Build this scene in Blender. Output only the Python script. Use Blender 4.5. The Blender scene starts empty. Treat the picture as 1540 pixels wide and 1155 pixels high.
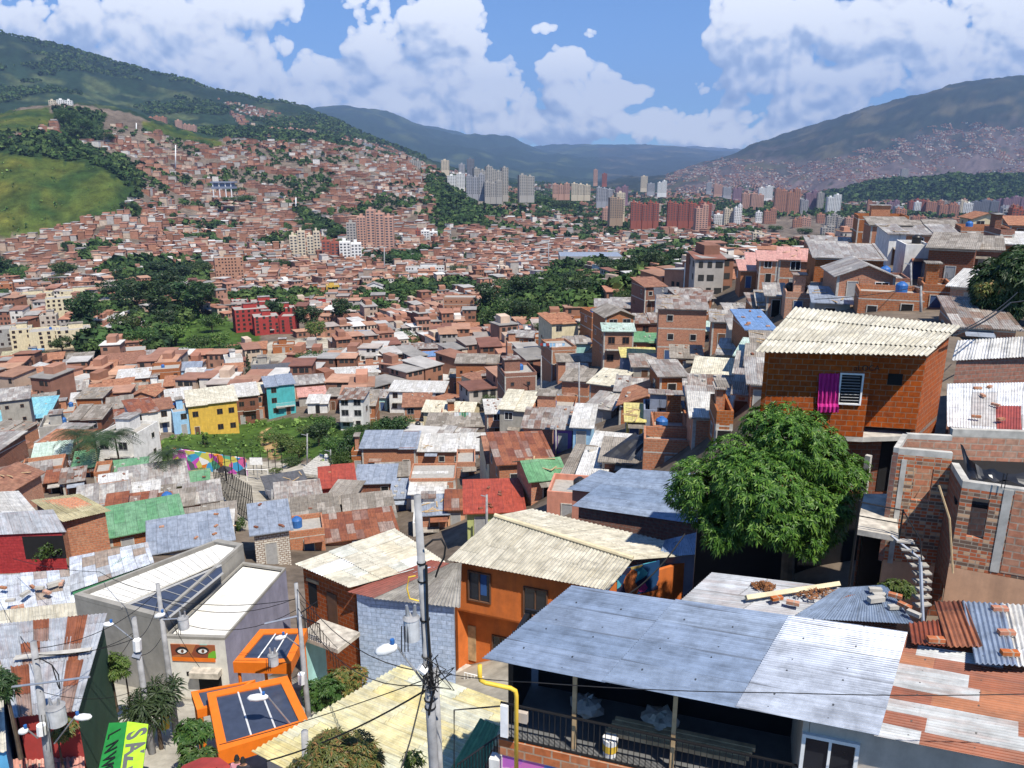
import bpy, math, random
import numpy as np
from mathutils import Vector, Matrix
random.seed(7); RNG = np.random.default_rng(11)
S = bpy.context.scene; COL = S.collection
R = math.radians
# ------------------------------------------------------------------ camera
F = 1155.0; PITCH = math.atan((577.5-262)/F); CP, SP = math.cos(PITCH), math.sin(PITCH)
cam_d = bpy.data.cameras.new('camera'); cam = bpy.data.objects.new('camera', cam_d); COL.objects.link(cam)
cam_d.sensor_width = 36; cam_d.lens = 27; cam_d.clip_start = .1; cam_d.clip_end = 200000
cam.rotation_euler = (math.pi/2-PITCH, 0, 0); S.camera = cam
def tv(v): return -math.tan(math.atan((v-577.5)/F)+PITCH)          # slope Z/Y of a picture row
def su(u, t): return (u-770)/F*(CP-t*SP)                            # X/Y of a picture column
def P(u, v, Y): t = tv(v); return Vector((su(u, t)*Y, Y, t*Y))
def PZ(u, v, Z): t = tv(v); return P(u, v, Z/t)
def proj(x, y, z):
    d = y*CP-z*SP
    return 770+F*x/d, 577.5-F*(y*SP+z*CP)/d
def ray(u, v): t = tv(v); return Vector((su(u, t), 1, t))
def on_plane(u, v, p0, n):
    d = ray(u, v); return d*(p0.dot(n)/d.dot(n))
# ------------------------------------------------------------------ materials
MATS = {}
class NT:
    def __init__(s, name):
        s.m = bpy.data.materials.new(name); s.m.use_nodes = True; s.t = s.m.node_tree; s.n = s.t.nodes; s.l = s.t.links
        s.b = s.n['Principled BSDF']; s.b.inputs['Roughness'].default_value = .85
        s.b.inputs['Specular IOR Level'].default_value = .25
    def node(s, typ, **kw):
        n = s.n.new('ShaderNode'+typ)
        for k, v in kw.items():
            if k.startswith('i_'):
                key = k[2:]; key = int(key) if key.isdigit() else key.replace('_', ' ')
                s.set(n.inputs[key], v)
            else: setattr(n, k, v)
        return n
    def set(s, inp, v):
        if isinstance(v, bpy.types.NodeSocket): s.l.new(v, inp)
        elif isinstance(v, (tuple, list)) and inp.type == 'RGBA' and len(v) == 3: inp.default_value = (*v, 1)
        else: inp.default_value = v
    def math(s, op, a, b=0., c=0., clamp=False):
        n = s.n.new('ShaderNodeMath'); n.operation = op; n.use_clamp = clamp
        s.set(n.inputs[0], a); s.set(n.inputs[1], b); s.set(n.inputs[2], c); return n.outputs[0]
    def mix(s, f, a, b, bt='MIX'):
        n = s.n.new('ShaderNodeMix'); n.data_type = 'RGBA'; n.blend_type = bt
        s.set(n.inputs[0], f); s.set(n.inputs[6], a); s.set(n.inputs[7], b); return n.outputs[2]
    def ramp(s, f, stops, interp='LINEAR'):
        n = s.n.new('ShaderNodeValToRGB'); n.color_ramp.interpolation = interp; e = n.color_ramp.elements
        while len(e) < len(stops): e.new(.5)
        for q, (p, c) in zip(e, stops): q.position = p; q.color = (*c, 1) if len(c) == 3 else c
        s.set(n.inputs[0], f); return n.outputs[0]
    def noise(s, vec, scale, det=4, rough=.55):
        n = s.node('TexNoise', i_Scale=scale, i_Detail=det, i_Roughness=rough)
        if vec is not None: s.set(n.inputs['Vector'], vec)
        return n.outputs[0]
    def uv(s): return s.node('UVMap').outputs[0]
    def objc(s): return s.node('TexCoord').outputs['Object']
    def pos(s): return s.node('NewGeometry').outputs['Position']
    def rnd(s): return s.node('ObjectInfo').outputs['Random']
    def sep(s, v): n = s.node('SeparateXYZ'); s.set(n.inputs[0], v); return n.outputs
    def comb(s, x, y, z=0.): n = s.node('CombineXYZ'); [s.set(n.inputs[i], q) for i, q in enumerate((x, y, z))]; return n.outputs[0]
    def bump(s, h, strength=.5, dist=.02):
        n = s.node('Bump', i_Strength=strength, i_Distance=dist); s.set(n.inputs['Height'], h); s.l.new(n.outputs[0], s.b.inputs['Normal'])
    def base(s, c): s.set(s.b.inputs['Base Color'], c)
def grey(v): return (v, v, v)
def mat_brick(name, c1, c2, mortar, bw=.4, bh=.2, msize=.018, var=.35, patch=None):
    n = NT(name); uv = n.uv(); o = n.rnd()
    b = n.node('TexBrick', i_Vector=uv, i_Scale=1., i_Color1=c1, i_Color2=c2, i_Mortar=mortar)
    b.inputs['Brick Width'].default_value = bw; b.inputs['Row Height'].default_value = bh
    b.inputs['Mortar Size'].default_value = msize; b.inputs['Bias'].default_value = -.1
    c = b.outputs[0]
    big = n.noise(n.objc(), .55, 5, .6)
    c = n.mix(n.math('MULTIPLY', n.math('SUBTRACT', big, .5, clamp=True), 1.3, clamp=True), c, mortar)
    c = n.mix(1., c, n.ramp(n.noise(n.objc(), 6., 3), [(0.3, grey(.72)), (.7, grey(1.15))]), 'MULTIPLY')
    if patch:   # per-brick multicolour
        w = n.node('TexWhiteNoise', noise_dimensions='2D')
        x, y, _ = n.sep(uv)
        row = n.math('FLOOR', n.math('DIVIDE', y, bh)); off = n.math('MULTIPLY', n.math('MODULO', row, 2.), bw*.5)
        cell = n.comb(n.math('FLOOR', n.math('DIVIDE', n.math('ADD', x, off), bw)), row); n.set(w.inputs[0], cell)
        pc = n.ramp(w.outputs[0], patch, 'CONSTANT'); c = n.mix(b.outputs[1], pc, mortar)
    hs = n.node('HueSaturation'); n.set(hs.inputs['Color'], c)
    n.set(hs.inputs['Value'], n.math('ADD', n.math('MULTIPLY', o, var), 1-var*.5)); n.set(hs.inputs['Saturation'], n.math('ADD', n.math('MULTIPLY', o, -.25), 1.08))
    n.base(hs.outputs[0]); n.bump(n.math('SUBTRACT', 1., b.outputs[1]), .6, .012); MATS[name] = n.m; return n.m
def mat_plaster(name, col, dirt=.35, rough=.85, scale=.9):
    n = NT(name); oc = n.objc(); x, y, z = n.sep(oc)
    st = n.noise(n.comb(n.math('MULTIPLY', x, 2.2), n.math('MULTIPLY', y, 2.2), n.math('MULTIPLY', z, .5)), scale, 6, .65)
    dk = tuple(c*.55+.02 for c in col)
    c = n.mix(n.math('MULTIPLY', n.ramp(st, [(.40, grey(0)), (.66, grey(1))]), dirt*1.35), col, dk); c = n.mix(1., c, n.ramp(n.noise(oc, 1.3, 6, .7), [(.3, grey(.8)), (.65, grey(1.08))]), 'MULTIPLY')
    n.base(c); n.b.inputs['Roughness'].default_value = rough
    n.bump(n.noise(oc, 25., 3), .15, .01); MATS[name] = n.m; return n.m
def mat_roof(name, stops, sw=.85, sl=2.3, wave=.15, rust=.3, rough=.55, metal=0., line=.6, bump=.5, spec=.4, rustcol=(.16, .055, .025), interp='LINEAR', screw=0):
    n = NT(name); uv = n.uv(); x, y, _ = n.sep(uv); o = n.rnd(); ob = n.math('MULTIPLY', o, 91.)
    cx = n.math('DIVIDE', n.math('ADD', x, n.math('MULTIPLY', n.math('SINE', n.math('MULTIPLY', y, .7)), .05)), sw); fcx = n.math('FLOOR', cx)
    wj = n.node('TexWhiteNoise', noise_dimensions='2D'); n.set(wj.inputs[0], n.comb(fcx, ob))
    cy = n.math('ADD', n.math('DIVIDE', y, sl), n.math('MULTIPLY', wj.outputs[0], .8))
    w = n.node('TexWhiteNoise', noise_dimensions='3D'); n.set(w.inputs[0], n.comb(fcx, n.math('FLOOR', cy), ob))
    c = n.ramp(w.outputs[0], stops, interp)
    ng = n.noise(n.comb(n.math('MULTIPLY', x, 3.6), n.math('MULTIPLY', y, .55), n.math('MULTIPLY', o, 40.)), 1.1, 7, .7)
    c = n.mix(n.math('MULTIPLY', n.ramp(ng, [(.46, grey(0)), (.66, grey(1))]), rust), c, rustcol)
    sk = n.noise(n.comb(n.math('MULTIPLY', x, 9.), n.math('MULTIPLY', y, .7), n.math('MULTIPLY', o, 13.)), 1., 5, .65)
    c = n.mix(1., c, n.ramp(sk, [(.3, grey(.74)), (.6, grey(1.08))]), 'MULTIPLY')
    dirt = n.noise(n.comb(x, y, n.math('MULTIPLY', o, 77.)), 1.7, 6, .72)
    c = n.mix(1., c, n.ramp(dirt, [(.3, grey(.62)), (.6, grey(1.1))]), 'MULTIPLY')
    fx = n.math('FRACT', cx); fy = n.math('FRACT', cy)
    ln = n.math('MAXIMUM', n.math('LESS_THAN', fx, .028/sw), n.math('LESS_THAN', fy, .035/sl))
    c = n.mix(n.math('MULTIPLY', ln, line), c, (.04, .035, .03))
    if screw:
        ax = n.math('SUBTRACT', n.math('FRACT', n.math('DIVIDE', x, .41)), .5); ay = n.math('SUBTRACT', n.math('FRACT', n.math('DIVIDE', y, 1.1)), .5)
        dd = n.math('ADD', n.math('POWER', n.math('MULTIPLY', ax, .41), 2.), n.math('POWER', n.math('MULTIPLY', ay, 1.1), 2.)); c = n.mix(n.math('MULTIPLY', n.math('LESS_THAN', dd, .00042), .85), c, (.02, .02, .02))
    n.base(c); n.b.inputs['Roughness'].default_value = rough; n.b.inputs['Metallic'].default_value = metal
    n.b.inputs['Specular IOR Level'].default_value = spec
    if bump: n.bump(n.math('SINE', n.math('MULTIPLY', x, 2*math.pi/wave)), bump, .03)
    MATS[name] = n.m; return n.m
def mat_plain(name, col, rough=.7, metal=0., spec=.3, var=.15):
    n = NT(name); nz = n.noise(n.objc(), 3., 4)
    n.base(n.mix(1., col, n.ramp(nz, [(.3, grey(1-var)), (.7, grey(1+var))]), 'MULTIPLY'))
    n.b.inputs['Roughness'].default_value = rough; n.b.inputs['Metallic'].default_value = metal; n.b.inputs['Specular IOR Level'].default_value = spec
    MATS[name] = n.m; return n.m
def mat_leaf(name, c1, c2, c3=None):
    n = NT(name); g = n.node('NewGeometry').outputs['Random Per Island']
    st = [(0., c1), (.75, c2), (1., c3 or c2)]
    c = n.ramp(g, st); hs = n.node('HueSaturation'); n.set(hs.inputs['Color'], c)
    n.set(hs.inputs['Value'], n.math('ADD', n.math('MULTIPLY', n.rnd(), .5), .75)); n.set(hs.inputs['Hue'], n.math('ADD', n.math('MULTIPLY', n.rnd(), .03), .485))
    n.base(hs.outputs[0]); n.b.inputs['Roughness'].default_value = .5; n.b.inputs['Specular IOR Level'].default_value = .35
    tr = n.node('BsdfTranslucent'); n.set(tr.inputs[0], hs.outputs[0]); mx = n.node('MixShader', i_0=.22)
    n.l.new(n.b.outputs[0], mx.inputs[1]); n.l.new(tr.outputs[0], mx.inputs[2]); n.l.new(mx.outputs[0], n.n['Material Output'].inputs[0])
    MATS[name] = n.m; return n.m
def mat_attr(name, rough=.85, amp=.0, scale=.5):
    n = NT(name); a = n.node('Attribute', attribute_name='col').outputs[0]
    if amp: a = n.mix(1., a, n.ramp(n.noise(n.pos(), scale, 5, .65), [(.3, grey(1-amp)), (.7, grey(1+amp))]), 'MULTIPLY')
    n.base(a); n.b.inputs['Roughness'].default_value = rough; MATS[name] = n.m; return n.m
mat_brick('brick', (.44, .150, .056), (.35, .108, .042), (.33, .22, .145))
mat_brick('brick_dark', (.26, .09, .05), (.20, .075, .045), (.20, .15, .12))
mat_brick('brick_pale', (.46, .21, .12), (.40, .17, .09), (.36, .28, .22))
mat_brick('brick_house', (.36, .082, .02), (.27, .06, .017), (.27, .16, .10),   .42, .22, .015, .05)
mat_brick('brick_mixed', (.4, .12, .06), (.3, .2, .15), (.36, .29, .22), .33, .115, .014, .05, [(0, (.44, .115, .042)), (.3, (.16, .10, .07)), (.5, (.54, .33, .19)), (.72, (.38, .10, .038)), (.88, (.30, .19, .12))])
mat_brick('brick_bluewash', (.40, .50, .68), (.34, .45, .64), (.22, .29, .42), .45, .22, .012, .05)
mat_brick('brick_whitewash', (.62, .60, .55), (.52, .48, .42), (.24, .17, .13), .36, .2, .03, .05)
mat_brick('brick_red', (.38, .028, .03), (.33, .022, .026), (.26, .02, .022), .45, .22, .012, .05)
mat_brick('brick_new', (.46, .135, .05), (.42, .20, .11), (.39, .28, .20), .42, .22, .022, .05)
for k, c in dict(white=(.74, .73, .70), cream=(.66, .57, .38), yellow=(.66, .42, .07), lightblue=(.30, .52, .74), blue=(.10, .36, .62), teal=(.08, .42, .44),
                 purple=(.26, .13, .42), pink=(.66, .38, .52), grey=(.34, .33, .31), darkgrey=(.14, .14, .14), red=(.36, .045, .04), lime=(.46, .50, .20), green=(.06, .25, .12),
                 aqua=(.36, .62, .60), salmon=(.60, .26, .18), orange=(.60, .16, .035), lilac=(.30, .29, .37), ochre=(.62, .32, .05), peach=(.62, .36, .22), beige=(.50, .43, .36),
                 concrete=(.36, .34, .30), bluegrey=(.22, .25, .33), dirtyyellow=(.56, .50, .24)).items(): mat_plaster('wall_'+k, c)
Z1, Z2, Z3, Z4 = (.34, .325, .305), (.27, .25, .23), (.42, .41, .39), (.22, .19, .165)
mat_roof('roof_zinc', [(0, Z1), (.25, Z2), (.5, Z3), (.7, Z4), (.85, (.48, .46, .42))], rust=.45)
mat_roof('roof_oldgrey', [(0, (.28, .25, .215)), (.4, (.34, .305, .265)), (.75, (.21, .185, .155))], .92, 1.8, .177, rust=.35, rough=.9, rustcol=(.14, .09, .06))
mat_roof('roof_patched', [(0, (.33, .31, .29)), (.2, (.19, .095, .055)), (.4, (.40, .37, .33)), (.6, (.24, .22, .20)), (.8, (.46, .43, .39)), (.95, (.17, .13, .10))], .8, 1.7, rust=.6)
mat_roof('roof_white', [(0, (.60, .59, .56)), (.5, (.50, .48, .44)), (.8, (.64, .63, .61))], 1., 3.2, rust=.3, rustcol=(.32, .27, .22))
mat_roof('roof_cream', [(0, (.60, .55, .43)), (.45, (.54, .50, .39)), (.8, (.64, .60, .48))], .92, 1.6, .177, rust=.14, rough=.8, rustcol=(.3, .26, .2))
mat_roof('roof_orange', [(0, (.37, .16, .085)), (.4, (.30, .125, .07)), (.7, (.41, .19, .105))], .6, .45, .22, rust=.3, rough=.9, line=.15, rustcol=(.15, .08, .05))
mat_roof('roof_brown', [(0, (.27, .12, .075)), (.4, (.22, .10, .065)), (.7, (.31, .15, .095))], .6, .45, .22, rust=.3, rough=.9, line=.15, rustcol=(.12, .08, .06))
mat_roof('roof_rust', [(0, (.24, .075, .032)), (.3, (.31, .115, .055)), (.55, (.19, .06, .03)), (.78, (.34, .27, .23)), (.9, (.27, .09, .04))], .8, 1.9, rust=.5)
mat_roof('roof_green', [(0, (.11, .27, .13)), (.5, (.13, .30, .15)), (.8, (.16, .32, .18))], .9, 3., rust=.12, rustcol=(.2, .22, .18))
mat_roof('roof_palegreen', [(0, (.46, .58, .50)), (.5, (.42, .54, .47)), (.8, (.50, .60, .54))], .9, 3., rust=.12)
mat_roof('roof_blue', [(0, (.13, .24, .46)), (.5, (.16, .27, .48))], .9, 3., rust=.1)
mat_roof('roof_teal', [(0, (.22, .52, .58)), (.5, (.16, .40, .52)), (.75, (.28, .56, .60))], .9, 3., rust=.1)
mat_roof('roof_bluegrey', [(0, (.29, .33, .40)), (.5, (.26, .30, .37)), (.8, (.32, .36, .43))], .85, 3., .076, rust=.06, rough=.45)
mat_roof('roof_dark', [(0, (.09, .09, .095)), (.5, (.11, .11, .115))], .9, 3., rust=.1)
mat_roof('roof_pink', [(0, (.55, .27, .22)), (.5, (.60, .32, .26))], .9, 3., rust=.2)
mat_roof('roof_red', [(0, (.36, .065, .035)), (.6, (.33, .06, .035))], .9, 3., rust=.1, bump=.2)
mat_roof('roof_yellow', [(0, (.62, .54, .15)), (.5, (.58, .50, .2))], .9, 3., rust=.15)
mat_roof('roof_olive', [(0, (.44, .40, .24)), (.5, (.38, .34, .2)), (.8, (.52, .47, .3))], .92, 2., .177, rust=.2)
mat_plain('slab', (.34, .32, .29), .9); mat_plain('concrete', (.42, .40, .36), .9, var=.25); mat_plain('glass', (.018, .02, .026), .12, spec=.6); mat_plain('dark', (.012, .012, .013), .9)
mat_plain('frame_white', (.72, .72, .70)); mat_plain('frame_brown', (.14, .07, .04)); mat_plain('frame_grey', (.3, .3, .3)); mat_plain('door_brown', (.12, .06, .035)); mat_plain('door_blue', (.05, .09, .2))
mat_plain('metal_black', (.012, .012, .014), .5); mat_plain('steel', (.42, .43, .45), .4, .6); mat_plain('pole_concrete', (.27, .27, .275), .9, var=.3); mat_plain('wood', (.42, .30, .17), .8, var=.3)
mat_plain('bark', (.09, .065, .045), .95, var=.3); mat_plain('tank_blue', (.03, .12, .35), .5); mat_plain('tank_black', (.02, .02, .022), .4); mat_plain('cloth_white', (.75, .75, .76)); mat_plain('cable', (.012, .012, .013), .6)
mat_leaf('leaf_dark', (.014, .036, .012), (.035, .068, .02), (.055, .09, .025)); mat_leaf('leaf_mid', (.026, .062, .014), (.055, .105, .022), (.09, .13, .03))
mat_leaf('leaf_light', (.06, .11, .022), (.10, .155, .03), (.15, .17, .05)); mat_leaf('leaf_mango', (.024, .085, .010), (.08, .20, .022), (.19, .33, .055)); mat_leaf('leaf_rusty', (.06, .10, .025), (.16, .15, .04), (.28, .13, .05))
mat_leaf('leaf_palm', (.025, .05, .02), (.05, .08, .03)); mat_attr('far_walls', amp=.22, scale=.35); mat_attr('far_leaf', amp=.25, scale=.2)
def lib(m): return MATS[m] if isinstance(m, str) else m
# ------------------------------------------------------------------ mesh builder
class MB:
    def __init__(s): s.v = []; s.f = []; s.uv = []; s.mi = []; s.cur = 0
    def quad(s, a, b, c, d, uv=None, mi=None):
        i = len(s.v); s.v += [tuple(a), tuple(b), tuple(c), tuple(d)]; s.f.append((i, i+1, i+2, i+3))
        if uv is None:
            w = (Vector(b)-Vector(a)).length; h = (Vector(d)-Vector(a)).length; uv = [(0, 0), (w, 0), (w, h), (0, h)]
        s.uv += uv; s.mi.append(s.cur if mi is None else mi)
    def poly(s, pts, uv=None, mi=None):
        i = len(s.v); s.v += [tuple(p) for p in pts]; s.f.append(tuple(range(i, i+len(pts))))
        if uv is None:
            p0 = Vector(pts[0]); ex = (Vector(pts[1])-p0).normalized(); nn = ex.cross(Vector(pts[2])-p0)
            ey = nn.cross(ex).normalized() if nn.length > 1e-9 else Vector((0, 0, 1))
            uv = [((Vector(p)-p0).dot(ex), (Vector(p)-p0).dot(ey)) for p in pts]
        s.uv += uv; s.mi.append(s.cur if mi is None else mi)
    def prism(s, pts, off, mi=None):                                 # polygon pushed along off into a solid
        off = Vector(off); b = [Vector(p)+off for p in pts]; pts = [Vector(p) for p in pts]
        s.poly(pts, mi=mi); s.poly(b[::-1], mi=mi)
        for i in range(len(pts)): j = (i+1) % len(pts); s.quad(pts[j], pts[i], b[i], b[j], mi=mi)
    def box(s, x0, x1, y0, y1, z0, z1, M=None, mi=None, top=True):
        c = [Vector((x, y, z)) for z in (z0, z1) for x, y in ((x0, y0), (x1, y0), (x1, y1), (x0, y1))]
        if M is not None: c = [M @ q for q in c]
        w, d, h = x1-x0, y1-y0, z1-z0
        for a, b, L, o in ((0, 1, w, 0), (1, 2, d, w), (2, 3, w, w+d), (3, 0, d, 2*w+d)):
            s.quad(c[a], c[b], c[b+4], c[a+4], [(o, z0), (o+L, z0), (o+L, z1), (o, z1)], mi)
        if top: s.quad(c[4], c[5], c[6], c[7], mi=mi)
        s.quad(c[3], c[2], c[1], c[0], mi=mi)
    def tube(s, pts, r, n=6, r2=None, mi=None, caps=True):
        pts = [Vector(p) for p in pts]; m = len(pts); rings = []
        for k, p in enumerate(pts):
            d = (pts[min(k+1, m-1)]-pts[max(k-1, 0)]).normalized()
            e = Vector((0, 0, 1)) if abs(d.z) < .9 else Vector((1, 0, 0)); a = d.cross(e).normalized(); b = d.cross(a)
            rr = r if r2 is None else r+(r2-r)*k/(m-1)
            rings.append([p+(a*math.cos(2*math.pi*q/n)+b*math.sin(2*math.pi*q/n))*rr for q in range(n)])
        i = len(s.v)
        for rg in rings: s.v += [tuple(q) for q in rg]
        for k in range(m-1):
            for q in range(n):
                q2 = (q+1) % n; s.f.append((i+k*n+q, i+k*n+q2, i+(k+1)*n+q2, i+(k+1)*n+q)); s.uv += [(q, k), (q+1, k), (q+1, k+1), (q, k+1)]; s.mi.append(s.cur if mi is None else mi)
        if caps:
            s.f.append(tuple(range(i, i+n))[::-1]); s.uv += [(0, 0)]*n; s.mi.append(s.cur if mi is None else mi)
            s.f.append(tuple(range(i+(m-1)*n, i+m*n))); s.uv += [(0, 0)]*n; s.mi.append(s.cur if mi is None else mi)
    def mesh(s, name, mats, smooth=False):
        me = bpy.data.meshes.new(name); me.from_pydata(s.v, [], s.f)
        uvl = me.uv_layers.new(name='UVMap'); uvl.data.foreach_set('uv', np.array(s.uv, 'f').ravel())
        for m in (mats if isinstance(mats, (list, tuple)) else [mats]): me.materials.append(lib(m))
        me.polygons.foreach_set('material_index', np.array(s.mi, 'i'))
        if smooth: me.polygons.foreach_set('use_smooth', np.ones(len(s.f), bool))
        me.update(); return me
    def obj(s, name, mats, parent=None, smooth=False): return link(name, s.mesh(name, mats, smooth), parent)
def link(name, me, parent=None, M=None):
    o = bpy.data.objects.new(name, me); COL.objects.link(o)
    if parent is not None: o.parent = parent
    if M is not None: o.matrix_local = M
    return o
def thing(name, loc=(0, 0, 0), rz=0., label=None, cat=None, group=None):
    o = bpy.data.objects.new(name, None); COL.objects.link(o); o.location = loc; o.rotation_euler = (0, 0, rz); o.empty_display_size = .5
    return tag(o, label, cat, group)
def tag(o, label=None, cat=None, group=None, kind=None):
    if label: o['label'] = label
    if cat: o['category'] = cat
    if group: o['group'] = group
    if kind: o['kind'] = kind
    return o
def raw_mesh(name, V, Fq, mats, col=None, mi=None):                  # numpy quads
    me = bpy.data.meshes.new(name); nv, nf = len(V), len(Fq)
    me.vertices.add(nv); me.vertices.foreach_set('co', np.asarray(V, 'f').ravel())
    me.loops.add(nf*4); me.loops.foreach_set('vertex_index', np.asarray(Fq, 'i').ravel())
    me.polygons.add(nf); me.polygons.foreach_set('loop_start', np.arange(nf, dtype='i')*4)
    if mi is not None: me.polygons.foreach_set('material_index', np.asarray(mi, 'i'))
    if col is not None:
        a = me.attributes.new('col', 'FLOAT_COLOR', 'POINT'); a.data.foreach_set('color', np.concatenate([np.asarray(col, 'f'), np.ones((nv, 1), 'f')], 1).ravel())
    for m in mats: me.materials.append(lib(m))
    me.polygons.foreach_set('use_smooth', np.zeros(nf, bool)); me.update(calc_edges=True); me.validate(); return me
# ------------------------------------------------------------------ terrain: (picture column, row, distance) of the ground
GP = [(640, None, 3, -16), (640, None, 10, -17.2), (640, None, 15, -18), (640, None, 22, -20), (640, None, 30, -23), (640, None, 37, -26.2), (640, 905, 50), (640, 812, 70), (640, 725, 95), (640, 668, 130), (640, 622, 165), (640, 550, 250), (640, 498, 350), (640, 453, 500), (640, 410, 700), (640, 385, 900),
 (250, None, 10, -18), (250, None, 20, -20), (250, None, 28, -22.5), (250, None, 40, -26.5), (250, 880, 50), (250, 790, 70), (330, 770, 80), (350, 715, 105), (300, 695, 118), (480, 735, 98), (480, 690, 115), (420, 700, 120), (400, 640, 160), (330, 655, 150), (440, 625, 165), (350, 590, 200), (350, 548, 265), (420, 495, 350),
 (0, None, 10, -18), (0, None, 22, -21), (0, None, 40, -26), (0, 870, 50), (100, 790, 68), (100, 710, 100), (100, 634, 165), (100, 560, 250), (100, 535, 290), (100, 480, 400), (100, 448, 500), (100, 408, 700), (60, 365, 850),
 (300, 525, 300), (300, 455, 480), (300, 415, 680), (300, 375, 880), (300, 320, 1150), (300, 255, 1450), (330, 212, 1700), (200, 340, 900), (215, 300, 1050), (200, 265, 1180), (200, 215, 1500), (200, 172, 1750),
 (30, 352, 900), (100, 335, 920), (20, 290, 980), (60, 228, 1120), (140, 245, 1100), (185, 275, 1050), (0, 222, 1130), (100, 205, 1400), (40, 168, 1600), (100, 160, 1700), (0, 178, 1550), (100, 170, 2300), (0, 185, 2300), (250, 200, 2300), (60, 200, 1300),
 (430, 330, 1100), (430, 265, 1450), (430, 217, 1750), (430, 205, 2600), (400, 220, 2100), (560, 345, 1050), (560, 290, 1400), (560, 240, 1750), (560, 235, 2400), (560, 225, 3200), (650, 330, 1200), (650, 285, 1550), (650, 262, 2000), (650, 256, 3000), (640, 246, 3800),
 (0, 56, 4500), (100, 80, 4500), (200, 105, 4500), (300, 132, 4500), (380, 153, 4500), (470, 168, 4600), (500, 178, 4600), (545, 205, 4600), (600, 226, 4600), (660, 248, 4700), (0, 120, 3300), (100, 135, 3300), (200, 160, 3300), (300, 175, 3200), (400, 187, 3300), (480, 200, 3300), (-250, 10, 4500), (-500, -40, 4500), (-300, 200, 1500), (-300, 340, 900), (-400, 150, 2300), (-400, 50, 3300),
 (0, 110, 9000), (300, 180, 9000), (480, 200, 8500), (600, 262, 8000), (500, 166, 14000), (540, 164, 14000), (575, 170, 14000), (620, 190, 14000), (700, 206, 15000), (760, 208, 16000), (800, 219, 16500), (860, 225, 17000), (960, 224, 17500), (1030, 224, 17500), (1075, 236, 17500), (1150, 240, 17500), (300, 175, 14000), (0, 170, 14000), (700, 255, 9000), (800, 268, 9000), (800, 278, 5000), (750, 285, 3300), (900, 275, 9000), (1400, 240, 17500), (800, 230, 28000), (300, 200, 28000), (1300, 230, 28000),
 (760, 330, 1400), (760, 300, 1900), (760, 290, 2600), (900, 340, 1500), (900, 316, 2200), (900, 298, 3300), (900, 284, 5500), (720, 305, 1700), (850, 370, 1100), (760, 395, 780),
 (940, 272, 7000), (1000, 262, 7500), (1080, 240, 8000), (1150, 217, 8000), (1250, 187, 8000), (1350, 156, 8000), (1400, 143, 8000), (1480, 131, 8000), (1540, 126, 8000), (1700, 100, 8000), (1900, 80, 8000), (1050, 283, 4800), (1200, 291, 4500), (1350, 290, 4300), (1540, 290, 4300), (1200, 250, 6200), (1400, 225, 6200), (1540, 215, 6200), (1250, 200, 11000), (1540, 150, 11000), (1000, 270, 11000), (1750, 230, 6000), (1750, 290, 4300),
 (1260, 300, 3000), (1300, 286, 3150), (1360, 273, 3200), (1430, 266, 3200), (1540, 268, 3200), (1400, 304, 2750), (1540, 304, 2750), (1420, 292, 3800), (1200, 302, 3000), (1100, 296, 3300), (1650, 275, 3200),
 (1000, None, 12, -17), (1000, None, 24, -18.5), (1000, None, 34, -20.5), (960, 790, 45), (980, 700, 58), (1000, 625, 78), (1000, 552, 105), (1050, 522, 115), (1000, 472, 150), (1000, 452, 172), (1000, 432, 300), (1000, 408, 520), (1000, 375, 1000), (1000, 345, 1400), (1000, 312, 2300),
 (850, 690, 75), (870, 612, 110), (800, 582, 150), (850, 492, 230), (800, 463, 380), (850, 405, 650), (770, 640, 125), (780, 520, 260),
 (1200, None, 10, -16), (1200, None, 18, -15.6), (1200, None, 26, -15), (1250, None, 32, -14.2), (1200, 560, 50), (1200, 490, 75), (1150, 480, 95), (1200, 440, 100), (1200, 408, 125), (1200, 385, 160), (1200, 380, 400), (1200, 368, 900), (1200, 340, 1500), (1200, 312, 2300),
 (1400, None, 12, -15), (1400, None, 22, -14.3), (1450, None, 30, -13), (1450, None, 38, -12.4), (1400, 520, 50), (1400, 460, 70), (1400, 405, 95), (1400, 362, 130), (1400, 352, 170), (1400, 365, 500), (1400, 345, 1400), (1400, 318, 2200),
 (1540, None, 20, -14), (1540, None, 38, -12), (1540, 450, 70), (1540, 360, 120), (1540, 335, 170), (1540, 350, 600), (1540, 320, 2200), (1700, None, 20, -14), (1700, 470, 60), (1700, 340, 150), (1700, 345, 900), (1750, 310, 2500),
 (-300, None, 15, -19), (-300, 900, 45), (-300, 700, 100), (-300, 550, 250), (-300, 430, 600), (1900, None, 15, -15), (1900, 480, 60), (1900, 330, 200)]
def build_terrain():
    pts = []; val = []
    for g in GP:
        if g[1] is None: Y, Z = g[2], g[3]; t = Z/Y
        else: t = tv(g[1]); Y = g[2]
        pts.append((su(g[0], max(t, -.9))*3., math.log(Y))); val.append(t*Y**.35)
    pts = np.array(pts); val = np.array(val)
    k = lambda a, b: -np.sqrt(((a[:, None]-b[None])**2).sum(-1)+.012)
    n = len(pts); A = np.zeros((n+3, n+3)); A[:n, :n] = k(pts, pts)+np.eye(n)*1e-3; A[:n, n] = 1; A[:n, n+1:] = pts; A[n:, :n] = A[:n, n:].T
    w = np.linalg.solve(A, np.concatenate([val, [0, 0, 0]]))
    ss = np.linspace(-1.15, 1.15, 150); ll = np.linspace(math.log(3), math.log(30000), 190)
    q = np.stack(np.meshgrid(ss*3, ll, indexing='ij'), -1).reshape(-1, 2); out = np.empty(len(q))
    for i in range(0, len(q), 4000): out[i:i+4000] = k(q[i:i+4000], pts) @ w[:n]+w[n]+q[i:i+4000] @ w[n+1:]
    return ss, ll, (out/np.exp(q[:, 1])**.35).reshape(len(ss), len(ll))
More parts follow.
